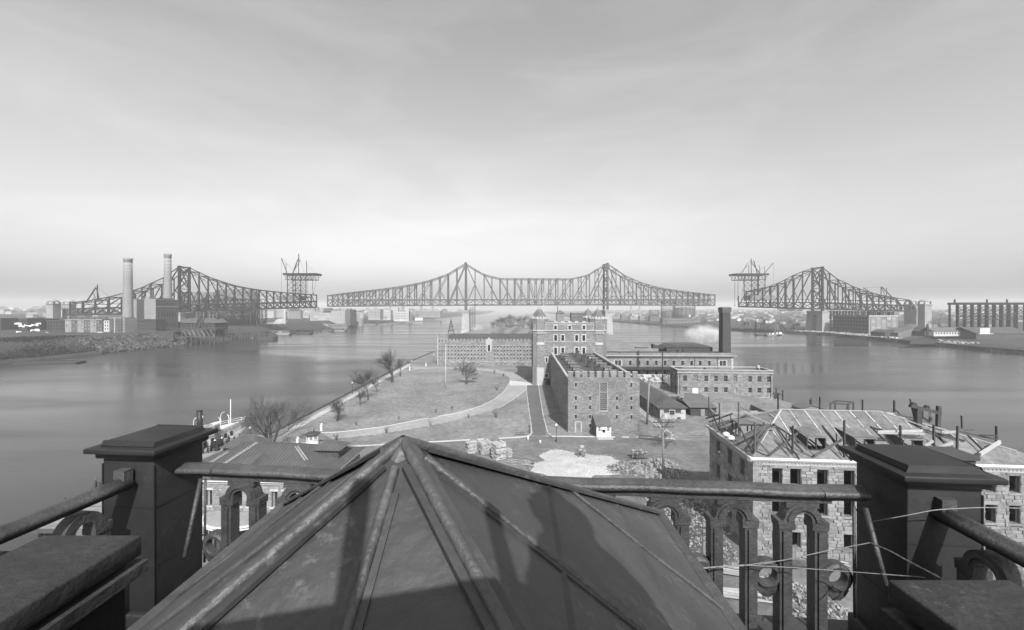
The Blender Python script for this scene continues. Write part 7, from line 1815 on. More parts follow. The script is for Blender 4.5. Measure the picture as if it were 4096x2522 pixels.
# washing on the lines
for i, (px, py, w) in enumerate(((70, 1293, 26), (85, 1303, 34), (110, 1300, 34), (140, 1297, 30), (155, 1291, 18), (140, 1318, 30), (92, 1333, 26), (150, 1334, 26), (188, 1330, 16), (58, 1343, 20), (74, 1324, 16))):
    d = 384; k = 12; b = MB(); ww = w / FOC * d; hh = rnd.uniform(1.2, 2.0)
    for j in range(k):
        x0, x1 = ww * j / k, ww * (j + 1) / k; s0, s1 = .5 * math.sin(x0 * 1.3 + i), .5 * math.sin(x1 * 1.3 + i)
        b.face((x0, s0, .4 * math.sin(x0 * .5 + i)), (x1, s1, .4 * math.sin(x1 * .5 + i)), (x1, s1 * 2, -hh + .5 * math.sin(x1 * 2 + i)), (x0, s0 * 2, -hh + .5 * math.sin(x0 * 2 + i)))
    solo('washing', b, 'white', ('top left', 'long upper left', 'long middle', 'large upper', 'small upper right', 'middle right', 'lower left', 'lower middle', 'lower right', 'lowest left', 'small left')[i] + ' piece of white washing hung out before the far left tenements', 'washing', A(px - w / 2, py, d), 0, 'white washing on the far left')
# power house with two smokestacks
T, W, H = block('power_house', 'big power house with blank pale front and tall-windowed side', 'power house', 530, 623, 1199, 1318, 420, 28.5, 'brick_pale', roof='roof_dark')
o = T.children[1] if False else None
MR = side_right(W); pw = []
for x in (3, 7, 10.2, 13.6, 16.8, 20.2, 23.4): pw += [(x, x + .9, H * .83, H * .88), (x, x + .9, H * .70, H * .74), (x, x + 1.0, H * .42, H * .57), (x, x + 1.0, H * .06, H * .2)]
b = MB(); b.face((0, -.05, -2), (28.5, -.05, -2), (28.5, -.05, H), (0, -.05, H)); b.build(T, 'shaded_side_wall', 'brick', MR)  # darker sheet over the river side: its shade put into the colour
for q in pw: box(T, 'window', q[0], q[1], -.10, -.06, q[2], q[3], 'void', MR)
box(T, 'string_course', 0, 28.5, -.3, -.06, H * .75, H * .77, 'trim', MR); box(T, 'coping', -.3, W + .3, -.3, 28.8, H, H + .4, 'trim'); box(T, 'roof_house', 8.5, 15, 2, 10, H, H + 2.8, 'brick_pale'); b = MB(); b.box(15.5, W - 1.5, 5, 24, H, H + 1.6); b.build(T, 'roof_monitor', 'roof_dark')
box(T, 'annex', -1.5, .4, -2, 6, 0, 18, 'brick_pale')
def smokestack(label, px, d, r0, r1, ytop, zb):
    x = (px - CX) / FOC * d; zt = CZ - (ytop - HY) / FOC * d; T = thing('smokestack', label, 'chimney', (x, d, zb), 0, 'round smokestacks by the power house'); H = zt - zb
    b = MB(); b.lathe((0, 0, 0), [(r0, -3), (r0 * .98, 0), (r1 * 1.06, H * .72), (r1, H * .93)], 28); b.build(T, 'shaft', 'brick_pale', smooth=True)
    b = MB(); b.lathe((0, 0, H * .93), [(r1 * 1.0, 0), (r1 * 1.04, .1), (r1 * 1.04, H * .03), (r1 * 1.12, H * .035), (r1 * 1.12, H * .055), (r1 * .9, H * .06), (r1 * .85, H * .05)], 28); b.build(T, 'crown', 'brick_pale', smooth=True)
    for i in range(22): 
        z = H * .93 * i / 22; r = r0 + (r1 - r0) * z / H + .04; b = MB(); b.lathe((0, 0, z), [(r, 0), (r, .18)], 28); b.build(T, 'band', 'brick_pale')
smokestack('pale round smokestack, the left of two', 512, 402, 4.4, 3.3, 1030, 13); smokestack('pale round smokestack, the right of two, behind the power house', 671, 470, 4.9, 3.3, 1013, 13)
# boiler sheds and pier trestle right of the power house
T, W, H = block('boiler_shed', 'long low boiler shed with flues behind the pier trestle', 'shed', 712, 858, 1293, 1316, 452, 22, 'brick_dark', 9, 1, .4, .5)
b = MB(); b.prism([(-1, H), (W + 1, H), (W - 6, H + 5), (8, H + 5)], -1, 20); b.build(T, 'shed_roof', 'slate')
for px, y0, y1, w in ((752, 1252, 1288, 4.5), (782, 1250, 1280, 4.5), (806, 1257, 1290, 5), (836, 1250, 1292, 15), (821, 1258, 1290, 6)):
    x = (px - 712) / FOC * 452; zt_ = (1316 - y0) / FOC * 452; b = MB(); b.tube((x, 12, H), (x, 12, zt_), w / FOC * 452 / 2, w / FOC * 452 / 2, 12); b.build(T, 'flue', 'brick' if w < 8 else 'iron', smooth=True)
def derrick_frame(label, px, ybase, ytop, spread, d, lean=0, m_='wood_dark', w=1.1, group='shore derricks'):
    p = A(px, ybase, d); h = (ybase - ytop) / FOC * d; s = spread / FOC * d
    T = thing('shore_derrick', label, 'derrick', p, 0, group)
    beam(T, 'mast', (0, 0, 0), (0, 0, h), w, w, m_); beam(T, 'leg', (-s, 1, 0), (0, 0, h), w, w, m_); beam(T, 'leg', (s, 2, 0), (0, 0, h), w, w, m_); beam(T, 'sill', (-s, 1, .3), (s, 2, .3), w, w, m_)
    if lean: beam(T, 'boom', (0, -1, h * .08), (lean / FOC * d, -2, h * .85), w * .8, w * .8, m_)
derrick_frame('A-shaped timber derrick on the quay right of the power house', 799, 1313, 1262, 20, 436, 26)
p0 = A(800, 1345, 418)
T = thing('pier_trestle', 'tall dark timber trestle pier at the water below the derrick', 'trestle', (p0.x - 10, 408, 0), 0)
for i in range(8):
    for y in (0, 6, 12): beam(T, 'pile', (i * 4.6, y, -2), (i * 4.6, y, 15.5), .8, .8, 'wood_dark')
    if i < 7:
        beam(T, 'brace', (i * 4.6, 0, 1), (i * 4.6 + 4.6, 0, 8), .5, .5, 'wood_dark'); beam(T, 'brace', (i * 4.6, 0, 15), (i * 4.6 + 4.6, 0, 8), .5, .5, 'wood')
for z in (8, 15.5): beam(T, 'cap_beam', (-1, 0, z), (33.5, 0, z), 1.0, 1.0, 'wood_dark')
box(T, 'deck', -14, 34, -.5, 13, 15.6, 16.3, 'wood_dark')
T = thing('ferry_trestle', 'long low dark trestle wharf left of the barges', 'wharf', ((872 - CX) / FOC * 470, 470, 0), 0)
W = (1058 - 872) / FOC * 470
for i in range(18):
    for y in (0, 5): beam(T, 'pile', (W * i / 17, y, -2), (W * i / 17, y, 8.3), .8, .8, 'wood_dark')
    if i < 17: beam(T, 'brace', (W * i / 17, 0, 1), (W * (i + 1) / 17, 0, 8), .4, .4, 'wood_dark'); beam(T, 'brace', (W * i / 17, 0, 8), (W * (i + 1) / 17, 0, 1), .4, .4, 'wood_dark')
box(T, 'deck', -1, W + 1, -.5, 6, 8.3, 9.6, 'wood_dark'); box(T, 'fender', W - 6, W + 12, -4, 6, -1, 4, 'wood_dark')
# gas holders
def gasholder(label, px, d, r, yt, ytank, zb, cat='gas holder', n=16, m_='steel', tm='brick_dark', thin=1.0):
    x = (px - CX) / FOC * d; zt = CZ - (yt - HY) / FOC * d; zk = CZ - (ytank - HY) / FOC * d
    T = thing('gas_holder', label, cat, (x, d, zb), 0, 'gas holders'); H = zt - zb
    b = MB(); b.lathe((0, 0, 0), [(r * .94, -3), (r * .94, zk - zb - 1), (r * .5, zk - zb + 1.5), (.1, zk - zb + 2)], 40); b.build(T, 'tank', tm, smooth=True)
    P = [(r * math.cos(2 * math.pi * i / n), r * math.sin(2 * math.pi * i / n)) for i in range(n)]
    for i in range(n):
        p, q = P[i], P[(i + 1) % n]; beam(T, 'column', (*p, -2), (*p, H), .8 * thin, .8 * thin, m_)
        for k in range(4): z = H * (k + 1) / 4; beam(T, 'girder', (*p, z), (*q, z), .45 * thin, .7 * thin, m_); beam(T, 'brace', (*p, z - H / 4), (*q, z), .22 * thin, .22 * thin, m_); beam(T, 'brace', (*q, z - H / 4), (*p, z), .22 * thin, .22 * thin, m_)
mat('tank_mid', .15, .15, .1, .8); mat('tank_far', .11, .15, .1, .8)
gasholder('great gas holder behind the left bridge arm, the left one', 812, 610, 25, 1172, 1180, 14, tm='tank_mid', m_='steel_hazed')
gasholder('great gas holder behind the left bridge arm, the right one', 952, 600, 27, 1163, 1168, 14, tm='tank_mid', m_='steel_hazed')
gasholder('open gas holder frame farther right on the left shore', 1028, 680, 14, 1240, 1310, 12, tm='tank_mid', m_='steel_hazed', n=12)
gasholder('small open gas holder frame across the right channel', 2616, 1100, 12.5, 1241, 1262, 8, n=12, m_='steel_hazed', tm='tank_far')
gasholder('large half-full gas holder across the right channel', 2672, 1060, 17, 1200, 1246, 8, n=14, m_='steel_hazed', tm='tank_far')
gasholder('largest gas holder across the right channel', 2736, 1040, 26, 1196, 1233, 8, n=18, m_='steel_hazed', tm='tank_far')
# classical pavilion, chimney, malt house
T, W, H = block('pavilion', 'pale arcaded classical building on the left shore', 'building', 1055, 1102, 1289, 1314, 640, 14, 'pale', 6, 1, .45, .6, cornice='white')
b = MB(); b.prism([(-1, H), (W + 1, H), (W - 3, H + 6), (3, H + 6)], -1, 15); b.build(T, 'hip_roof', 'slate')
pv = MB(); pv.box(W, W + 12, -3, 14, 0, H); pv.build(T, 'portico', 'pale'); b = MB(); b.prism([(W - .5, H), (W + 12.5, H), (W + 6, H + 5)], -4, 14); b.build(T, 'pediment', 'pale')
for i in range(6): box(T, 'column', W + .5 + i * 2.1, W + 1.3 + i * 2.1, -4, -3.1, 0, H, 'white')
b = MB(); b.lathe((0, 0, 0), [(2.4, -2), (2.0, 20), (1.7, 33)], 14); p = A(1138, 1316, 640); solo('shore_chimney', b, 'far_b', 'slim pale chimney beside the pavilion on the left shore', 'chimney', (p.x, p.y, 3), 0)
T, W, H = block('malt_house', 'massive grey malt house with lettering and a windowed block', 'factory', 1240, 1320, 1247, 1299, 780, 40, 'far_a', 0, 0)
me = text_mesh('AMERICAN MALTING', 3.3, 'white'); add(T, 'lettering', me, Matrix.Translation((W * .62, -.1, H * .55)) @ UPRIGHT); me = text_mesh('COMPANY', 3.3, 'white'); add(T, 'lettering', me, Matrix.Translation((W * .62, -.1, H * .55 - 4.3)) @ UPRIGHT)
for i in range(5): box(T, 'window', W * .5 + i * 3.6, W * .5 + i * 3.6 + 1, -.1, .1, H * .78, H * .83, 'white')
b = MB(); b.prism([(W * .68, H), (W * .68, H + 2), (W * .76, H + 6.5), (W * .97, H + 6.5), (W * 1.06, H + 2), (W * 1.06, H)], -2, 14); b.build(T, 'kiln_roof', 'slate')
for px in (1255, 1267): x = (px - 1240) / FOC * 780; box(T, 'flue', x - 1.4, x + 1.4, 4, 7, H, H + 9, 'far_a')
W2 = (1382 - 1320) / FOC * 780; H2 = (1299 - 1243) / FOC * 780
ops = [(W2 * (.03 + .094 * i), W2 * (.03 + .094 * i) + 1.3, H2 * (.14 + .085 * j), H2 * (.14 + .085 * j) + 1.15) for i in range(10) for j in range(10)]
Mx = Matrix.Translation((W, 0, 0)); wall(T, W2, H2, ops, 'far_a', Mx, reveal=.3)
for q in ops: slit(T, q, Mx, .25, 'white')
b = MB(); b.box(W + .01, W + W2, .4, 40, -2, H2 - .05); b.build(T, 'block', 'far_a'); box(T, 'roof_lantern', W + 10, W + 16, 5, 10, H2, H2 + 3, 'far_a'); box(T, 'end_block', W + W2, W + W2 + 9.5, -1, 30, -2, H2 + 1.5, 'brick'); box(T, 'flue', W + W2 + 1, W + W2 + 4, 3, 6, H2 + 1.5, H2 + 3.5, 'brick'); box(T, 'flue', W + W2 + 7, W + W2 + 9, 3, 6, H2 + 1.5, H2 + 4, 'brick')
block('wharf_office', 'pale two-storey wharf office before the malt house', 'building', 1276, 1313, 1296, 1311, 735, 10, 'far_b', 9, 2, .4, .5)
block('wharf_shed', 'low dark-roofed wharf shed before the malt house', 'shed', 1314, 1386, 1298, 1311, 740, 12, 'far_a', 12, 1, .5, .4, roof='slate'); block('lumber_shed', 'low lumber shed left of the wharf office', 'shed', 1215, 1274, 1294, 1310, 742, 10, 'far_a', 7, 1, .5, .5)
T, W, H = block('grain_tower', 'pale square tower building at the water with conveyor', 'building', 1421, 1445, 1250, 1307, 835, 12, 'far_b', 6, 7, .4, .45); beam(T, 'conveyor', (0, 0, 12), (-16, 0, 4), 1, 1, 'white')
block('coal_pocket', 'grey shed left of the pale tower building', 'shed', 1402, 1420, 1273, 1306, 830, 12, 'far_a')
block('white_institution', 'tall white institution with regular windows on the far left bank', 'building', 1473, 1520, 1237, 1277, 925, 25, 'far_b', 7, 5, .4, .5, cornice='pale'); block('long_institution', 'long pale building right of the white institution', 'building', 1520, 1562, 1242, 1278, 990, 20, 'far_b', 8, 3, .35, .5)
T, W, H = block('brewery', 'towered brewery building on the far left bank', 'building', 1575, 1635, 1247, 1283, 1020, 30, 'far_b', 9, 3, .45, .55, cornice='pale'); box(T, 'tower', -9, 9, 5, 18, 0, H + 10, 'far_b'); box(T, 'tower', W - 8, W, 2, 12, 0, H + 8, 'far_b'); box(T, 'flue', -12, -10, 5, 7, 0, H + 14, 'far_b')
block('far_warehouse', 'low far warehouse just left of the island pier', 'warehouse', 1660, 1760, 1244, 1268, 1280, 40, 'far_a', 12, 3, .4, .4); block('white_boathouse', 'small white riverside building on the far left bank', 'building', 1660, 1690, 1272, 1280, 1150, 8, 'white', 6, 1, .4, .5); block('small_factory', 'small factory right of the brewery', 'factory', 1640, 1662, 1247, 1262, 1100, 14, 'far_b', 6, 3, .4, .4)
for px, d in ((1685, 1500), (1731, 1500), (1612, 1400)): 
    p = A(px, 1250, d); b = MB(); b.lathe((0, 0, 0), [(5, -5), (4, 42)], 12); solo('far_chimney', b, 'far_a', {1685: 'left', 1731: 'right', 1612: 'thin'}[px] + ' far chimney rising under the island span, seen through haze', 'chimney', (p.x, p.y, 12), 0, 'far chimneys')
# --- boats and barges
def barge(label, px, py, L, w, h, m_, cabin=None, rz=0.0, text=None, group='barges and lighters'):
    p = G(px, py, 0); T = thing('barge', label, 'barge', p, rz, group)
    b = MB(); b.prism([(-L / 2, h * .45), (-L / 2 + w * .3, -.4), (L / 2 - w * .3, -.4), (L / 2, h * .45), (L / 2, h * .5), (-L / 2, h * .5)], 0, w); b.build(T, 'hull', 'wood_dark' if m_ == 'dark' else 'far_a')
    if cabin:
        box(T, 'house', -L * cabin, L * cabin, .5, w - .5, h * .5, h, 'brick' if m_ != 'white' else 'white'); box(T, 'house_roof', -L * cabin - .4, L * cabin + .4, .2, w - .2, h, h + .25, 'slate'); box(T, 'door', -L * cabin * .6, -L * cabin * .6 + 2, .4, .52, h * .55, h * .9, 'void')
    if text: add(T, 'lettering', text_mesh(text, 2.4, 'white'), Matrix.Translation((0, .45, h * .62)) @ UPRIGHT)
    return T
barge('brown covered barge numbered 880 at the left shore', 1120, 1341, 27, 9, 5.6, 'mid', .44, text='880'); barge('covered barge with flat roof right of the numbered one', 1211, 1336, 24, 9, 5.0, 'mid', .46)
barge('low pale scow near the pavilion', 1025, 1344, 16, 6, 2, 'mid'); barge('long low lighter before the wharf office', 1345, 1327, 28, 9, 4, 'mid', .3); barge('low barge right of the flat-roofed one', 1258, 1328, 18, 6, 2.2, 'mid'); barge('scow heaped with pale sand beside the trestle', 975, 1353, 26, 8, 2.4, 'mid')
barge('dark deck scow below the quay derrick', 850, 1364, 20, 7, 2.6, 'dark'); barge('sloping dark coal scow near the left bank', 800, 1370, 22, 7, 3.4, 'dark'); barge('dark low scow at the far left bank', 180, 1458, 36, 8, 2.0, 'dark', rz=.2); barge('white launch moored by the left bank', 753, 1377, 6, 2.4, 1.8, 'white', .3); barge('small white cabin boat under the pier trestle', 888, 1362, 7, 3, 2.6, 'white', .4); barge('dark barge by the rocks at the left bank', 712, 1378, 10, 4, 2.0, 'dark')
barge('dark lighter among far boats below the white institution', 1480, 1302, 30, 9, 4, 'mid', .3); barge('far barge at the bend of the left bank', 1560, 1298, 34, 9, 3, 'mid', .3)
# --- Queens shore
T, W, H = block('terra_cotta_works', 'tall terra cotta works with lettered parapet on the right shore', 'factory', 3475, 3592, 1262, 1338, 522, 57, 'brick_pale', 0, 0)
ops = [(W * (.10 + .18 * i), W * (.10 + .18 * i) + 4.2, H * z, H * z + 2.5) for i in range(5) for z in (.30, .46, .62, .78)]
for q in ops: 
    o = box(T, 'window', q[0], q[1], -.12, .02, q[2], q[3], 'glass_pale')
    for k in (1, 2): x = q[0] + (q[1] - q[0]) * k / 3; box(o, 'mullion', x - .1, x + .1, -.2, -.12, q[2], q[3], 'trim')
for i in range(6): box(T, 'pilaster', W * (.075 + .18 * i) - .6, W * (.075 + .18 * i) + .3, -.5, 0, 0, H * .92, 'brick_pale')
box(T, 'cornice', -.3, W + .3, -.6, 0, H * .91, H * .93, 'trim'); add(T, 'lettering', text_mesh('NEW YORK TERRA COTTA WORKS', 2.05, 'white'), Matrix.Translation((W / 2, -.2, H * .94)) @ UPRIGHT @ Matrix.Diagonal((1.12, 1, 1, 1)))
Ml = side_left(57); b = MB(); b.face((0, -.05, -2), (57, -.05, -2), (57, -.05, H), (0, -.05, H)); b.build(T, 'shaded_side_wall', 'brick', Ml)  # left side overlaid in darker brick, painting in the shade of that face
add(T, 'lettering', text_mesh('NEW YORK ARCHITECTURAL TERRA COTTA WORKS', 1.9, 'pale'), Ml @ Matrix.Translation((28, -.2, H * .93)) @ UPRIGHT @ Matrix.Diagonal((1.15, 1, 1, 1)))
for i in range(12):
    for z in (.2, .4, .6, .78): box(T, 'window', 2 + i * 4.6, 4.2 + i * 4.6, -.16, -.06, H * z, H * z + 2.0, 'void', Ml)
for x in (6, 20, 32): box(T, 'roof_tank', x, x + 5, 6, 10, H, H + 4, 'steel')
def gable_shed(label, px0, px1, yb, ye, yr, d, depth, m_, rm='roof_dark', front=True, group='sheds on the right shore', z0=None):
    x0, x1 = (px0 - CX) / FOC * d, (px1 - CX) / FOC * d; zb = CZ - (yb - HY) / FOC * d; he, hr = (yb - ye) / FOC * d, (yb - yr) / FOC * d
    T = thing('wharf_shed', label, 'shed', (x0, d, zb), 0, group); W = x1 - x0; b = MB()
    if front: b.prism([(0, -1), (W, -1), (W, he), (W / 2, hr), (0, he)], 0, depth)
    else: b.box(0, W, 0, depth, -1, he)
    b.build(T, 'wall', m_); b = MB()
    if front: b.face((-.5, -.5, he - .2), (W / 2, -.5, hr + .1), (W / 2, depth, hr + .1), (-.5, depth, he - .2)); b.face((W / 2, -.5, hr + .1), (W + .5, -.5, he - .2), (W + .5, depth, he - .2), (W / 2, depth, hr + .1))
    else: b.face((-.5, -.5, he), (W + .5, -.5, he), (W + .5, depth / 2, hr), (-.5, depth / 2, hr)); b.face((-.5, depth / 2, hr), (W + .5, depth / 2, hr), (W + .5, depth, he), (-.5, depth, he))
    b.build(T, 'roof', rm); return T, W, he
gable_shed('dark gabled shed just right of the terra cotta works', 3538, 3598, 1345, 1330, 1320, 470, 18, 'wood_dark'); gable_shed('wide grey gabled shed on the right wharf', 3592, 3700, 1345, 1331, 1313, 462, 22, 'wood', 'slate')
T, W, he = gable_shed('long pale-walled low shed on the right wharf', 3735, 3895, 1342, 1327, 1312, 440, 16, 'pale', 'brick', False)
for i in range(14): box(T, 'window', 2 + i * 2.95, 3.1 + i * 2.95, -.06, .0, he * .3, he * .8, 'void')
gable_shed('dark peaked shed between the grey and pale sheds', 3692, 3738, 1345, 1326, 1310, 450, 14, 'wood_dark'); gable_shed('low dark boat shed at the right water edge', 3640, 3755, 1374, 1362, 1347, 395, 12, 'wood_dark'); gable_shed('large dark shed at the far right edge', 3905, 4120, 1362, 1335, 1312, 425, 30, 'wood_dark', 'roof_dark', False)
p = A(3710, 1345, 436); b = MB(); b.tube((0, 0, -1), (0, 0, 12.5), 1.0, 1.0, 10); solo('iron_flue', b, 'iron', 'black iron flue beside the peaked shed on the right shore', 'flue', p)
b = MB(); b.box(0, 10, 0, .5, 0, 5.5); b.box(-1, 13, -.5, 1, -.6, 0); p = A(3920, 1335, 410); solo('white_hoarding', b, 'pale', 'pale square hoarding on the far right shore', 'hoarding', p)
# elevated trestle at the far right
p = A(3832, 1300, 470); T = thing('elevated_trestle', 'dark elevated steel trestle at the far right edge', 'trestle', (p.x, 470, 5)); zt = CZ - (1212 - HY) / FOC * 470 - 5
for i in range(10):
    for y in (0, 9): beam(T, 'column', (i * 8.4, y, 0), (i * 8.4, y, zt), 1.4, 1.4, 'steel')
    if i < 9:
        for z in (zt - 5, zt - 12, zt - 19):
            beam(T, 'strut', (i * 8.4, 0, z), (i * 8.4 + 8.4, 0, z), .8, .8, 'steel')
        for z in (zt - 12, zt - 5): beam(T, 'brace', (i * 8.4, 0, z - 6), (i * 8.4 + 8.4, 0, z), .5, .5, 'steel'); beam(T, 'brace', (i * 8.4 + 8.4, 0, z - 6), (i * 8.4, 0, z), .5, .5, 'steel')
for y in (0, 9): beam(T, 'girder', (-2, y, zt - 1), (78, y, zt - 1), 1.2, 2.6, 'steel')
for x in (0, 37, 60): box(T, 'signal_post', x - .6, x + .6, 3, 4, zt, zt + 4, 'steel')
# wharf edge with piles, derricks, boats
T = thing('queens_wharf', 'dark piled timber wharf edge along the right shore', 'wharf', (0, 0, 0))
pts = [Vector((lerp_tab(TABQ, y), y, 0)) for y in range(300, 700, 5)]
for p in pts: beam(T, 'pile', p + Vector((-.6, 0, -2)), p + Vector((-.6, 0, 3.4)), .7, .7, 'wood_dark')
for p, q in zip(pts, pts[1:]): beam(T, 'stringer', p + Vector((-.9, 0, 2.9)), q + Vector((-.9, 0, 2.9)), .5, .9, 'wood_dark')
for lab, px, yb, yt, sp, d, ln in (('big A-frame derrick barge mast on the right shore', 3056, 1322, 1279, 18, 640, 42), ('pair of crossed derrick booms left of the A-frame', 3024, 1324, 1280, 6, 650, -8), ('pale sheer-legs on the float right of the A-frame', 3110, 1330, 1289, 11, 615, 0), ('small A-frame derrick nearest the stone pier', 3127, 1323, 1296, 20, 640, 0), ('slim dark mast before the stone pier', 3174, 1318, 1297, 8, 650, 0)):
    derrick_frame(lab, px, yb, yt, sp, d, ln, 'wood' if 'pale' in lab else 'wood_dark', .9, 'derricks on the right shore')
barge('long low derrick float on the right shore', 3080, 1343, 34, 9, 2.4, 'dark'); barge('float with white deckhouse on the right shore', 3088, 1345, 14, 7, 4.0, 'white', .22); barge('float with square pale tank on the right shore', 3118, 1343, 12, 7, 4.6, 'white', .3)
for txt, px0, px1, lab in (('NE', 2960, 2971, 'small white sign board on the right shore'), ('1776 SQ. TOWER', 2997, 3056, 'long white lettered sign board on the right shore')):
    p = A(px0, 1323, 690); w = (px1 - px0) / FOC * 690; T = thing('sign_board', lab, 'sign', p, 0, 'sign boards on the right shore'); box(T, 'board', 0, w, 0, .3, 0, 4.0, 'white'); me = text_mesh(txt, 3.4, 'black'); bb = [v.co.x for v in me.vertices]; add(T, 'lettering', me, Matrix.Translation((w / 2, -.05, .8)) @ UPRIGHT @ Matrix.Diagonal((w * .9 / (max(bb) - min(bb)), 1, 1, 1)))
# gabled villa and cottages behind
for i, (px0, px1, yb, ye, yr, d, lab, m_) in enumerate(((2984, 2995, 1300, 1287, 1275, 720, 'pale-gabled villa on the right shore, left gable', 'brick'), (2996, 3004, 1300, 1288, 1278, 716, 'pale-gabled villa on the right shore, right gable', 'brick'), (3015, 3050, 1287, 1280, 1276, 800, 'long white house on the slope behind the derricks', 'pale'), (3060, 3090, 1291, 1284, 1279, 790, 'pale house behind the big derrick', 'pale'), (3165, 3176, 1284, 1279, 1276, 800, 'small white cottage left of the stone pier', 'white'), (3182, 3204, 1285, 1276, 1274, 780, 'square white house left of the stone pier', 'white'), (2950, 2965, 1283, 1277, 1272, 900, 'white house right of the square chimney', 'white'))):
    gable_shed(lab, px0, px1, yb, ye, yr, d, 10, m_, 'pale' if i < 2 else 'slate', True, 'houses on the right bank')
# conveyor works and sheds in the distance on the right
for lab, px0, px1, yb, yt, d in (('dark coal pocket with conveyor on the far right bank', 2486, 2520, 1290, 1258, 1180), ('grey shed below the two far chimneys', 2520, 2570, 1286, 1268, 1170), ('long grey shed with small windows on the far right bank', 2560, 2610, 1284, 1264, 1120), ('low dark shed before the small gas holder', 2600, 2645, 1283, 1268, 1000), ('long pale shed before the largest gas holder', 2668, 2780, 1293, 1275, 900), ('dark wharf shed left of the long pale shed', 2650, 2672, 1298, 1274, 890), ('gabled grey building left of the square chimney', 2770, 2800, 1290, 1268, 930), ('low row beyond the right island pier', 2440, 2484, 1286, 1264, 1250)):
    block('bank_shed', lab, 'shed', px0, px1, yt, yb, d, 16, 'far_a' if 'dark' not in lab else 'brick', 8 if 'windows' in lab or 'long' in lab else 0, 1, .4, .4, roof='slate', group='sheds on the far right bank')
for px in (2525, 2560): p = A(px, 1290, 1190); b = MB(); b.lathe((0, 0, 0), [(2.6, -2), (2.0, 42)], 12); solo('bank_chimney', b, 'far_a', {2525: 'left', 2560: 'right'}[px] + ' of two slim chimneys on the far right bank', 'chimney', (p.x, p.y, 3), 0, 'slim chimneys on the far right bank')
p = A(2500, 1272, 1180); T = thing('conveyor', 'sloping conveyor bridge between the two slim chimneys', 'conveyor', p); beam(T, 'bridge', (0, 0, 8), (42, 0, 24), 2.5, 3, 'far_a'); beam(T, 'bridge', (0, 0, 2), (16, 0, 14), 2.5, 3, 'far_a'); beam(T, 'tower', (42, 0, -8), (42, 0, 26), 4, 4, 'far_a')
p = A(2758, 1270, 880); b = MB(); b.tube((0, 0, 0), (0, 0, 4.5), 2.2, 2.2, 12); b.tube((0, 0, 4.5), (0, 0, 5.4), 2.3, .2, 12); b.box(-1.6, -1.2, -.2, .2, -9, 0); b.box(1.2, 1.6, -.2, .2, -9, 0); solo('water_tank', b, 'white', 'small white water tank before the largest gas holder', 'tank', p)
T = thing('point_wharf', 'low stone point with wharf edge across the right channel', 'wharf', (0, 0, 0)); W0, W1 = G(2590, 1298, 0), G(2790, 1308, 0); beam(T, 'wall', W0 + Vector((0, 6, 1)), W1 + Vector((0, 6, 1)), 14, 3, 'quay')
# --- rock rip-rap on the Manhattan bank (too many stones to count) and the far town
g = MB(); r = random.Random(9)
def chunk(g, p, s, r):
    Mx = Matrix.Translation(p) @ Matrix.Rotation(r.random() * 6, 4, Vector((r.random() - .5, r.random() - .5, r.random() + .01)).normalized()) @ Matrix.Diagonal((s, s * r.uniform(.5, .9), s * r.uniform(.35, .7), 1))
    g.tone = r.random(); i0 = len(g.v); g.v += [tuple(Mx @ Vector((x, y, z))) for x in (-.5, .5) for y in (-.5, .5) for z in (-.5, .5)]
    for f in ((0, 1, 3, 2), (4, 6, 7, 5), (0, 4, 5, 1), (2, 3, 7, 6), (0, 2, 6, 4), (1, 5, 7, 3)): g.f.append(tuple(i0 + k for k in f)); g.t.append(g.tone)
for i in range(3000):
    y = r.uniform(328, 424); q = r.random() ** .8; x = -(lerp_tab(TABM, y) - 1 + q * 21); z = .3 + q * 11; chunk(g, Vector((x, y, z + r.uniform(-.3, .5))), r.uniform(.6, 2.4) * (1.3 if y > 330 else .8), r)
mat('riprap_bulk', .06, .3, .6, .95, .3, tone=.75)
mat('brush_bulk', .022, .4, 1.0, .95, tone=.7)
w = MB()
for i in range(15000):
    y = r.uniform(225, 345); q = 3 + 62 * r.random() ** 1.4; x = -(lerp_tab(TABM, y) + q); z = .6 + 11.8 * min(1, q / 26) - .3; w.tone = r.random(); a = r.random() * 6.3; s = r.uniform(.5, 1.6); p = Vector((x, y, z)); e = Vector((math.cos(a), math.sin(a), 0)) * s * .6
    w.face(p - e, p + e, p + e * .3 + Vector((r.uniform(-.5, .5), r.uniform(-.5, .5), s * 1.3)))
tag(w.build(None, 'brush', 'brush_bulk', tone=True, fix=False), 'dark tangled brush covering the far left bank', 'brush', kind='stuff')
o = g.build(None, 'rip_rap', 'riprap_bulk', tone=True); tag(o, 'tumbled rock rip-rap along the left bank', 'rocks', kind='stuff')
g = MB()
for i in range(700):
    y = r.uniform(380, 600); x = lerp_tab(TABQ, y) + r.uniform(2, 30); chunk(g, Vector((x, y, 3.5 + r.uniform(0, .4))), r.uniform(.5, 1.6), r)
o = g.build(None, 'stone_stock', 'white_bulk', tone=True); tag(o, 'pale cut stone and tile lying along the right wharf', 'stones', kind='stuff')
def town(name, label, n, sx, xr_, yr_, zf, seed, m_, smin=8, smax=20, hmin=5, hmax=12):
    g = MB(); r = random.Random(seed)
    for i in range(n):
        y = r.uniform(*yr_); off = r.uniform(*xr_); tab = TABM if sx < 0 else TABQ; x = sx * (lerp_tab(tab, y) + off); w, d, h = r.uniform(smin, smax), r.uniform(8, 16), r.uniform(hmin, hmax); z = zf(off); g.tone = r.random()
        g.box(x - w / 2, x + w / 2, y, y + d, z - 3, z + h)
        if r.random() < .6: g.tone = r.random() * .6; g.prism([(x - w / 2 - .4, z + h), (x + w / 2 + .4, z + h), (x, z + h + w * .3)], y - .4, y + d + .4)
    o = g.build(None, name, m_, tone=True); tag(o, label, 'town', kind='stuff')
mat('town_bulk', .24, .2, .1, .95, tone=.7)
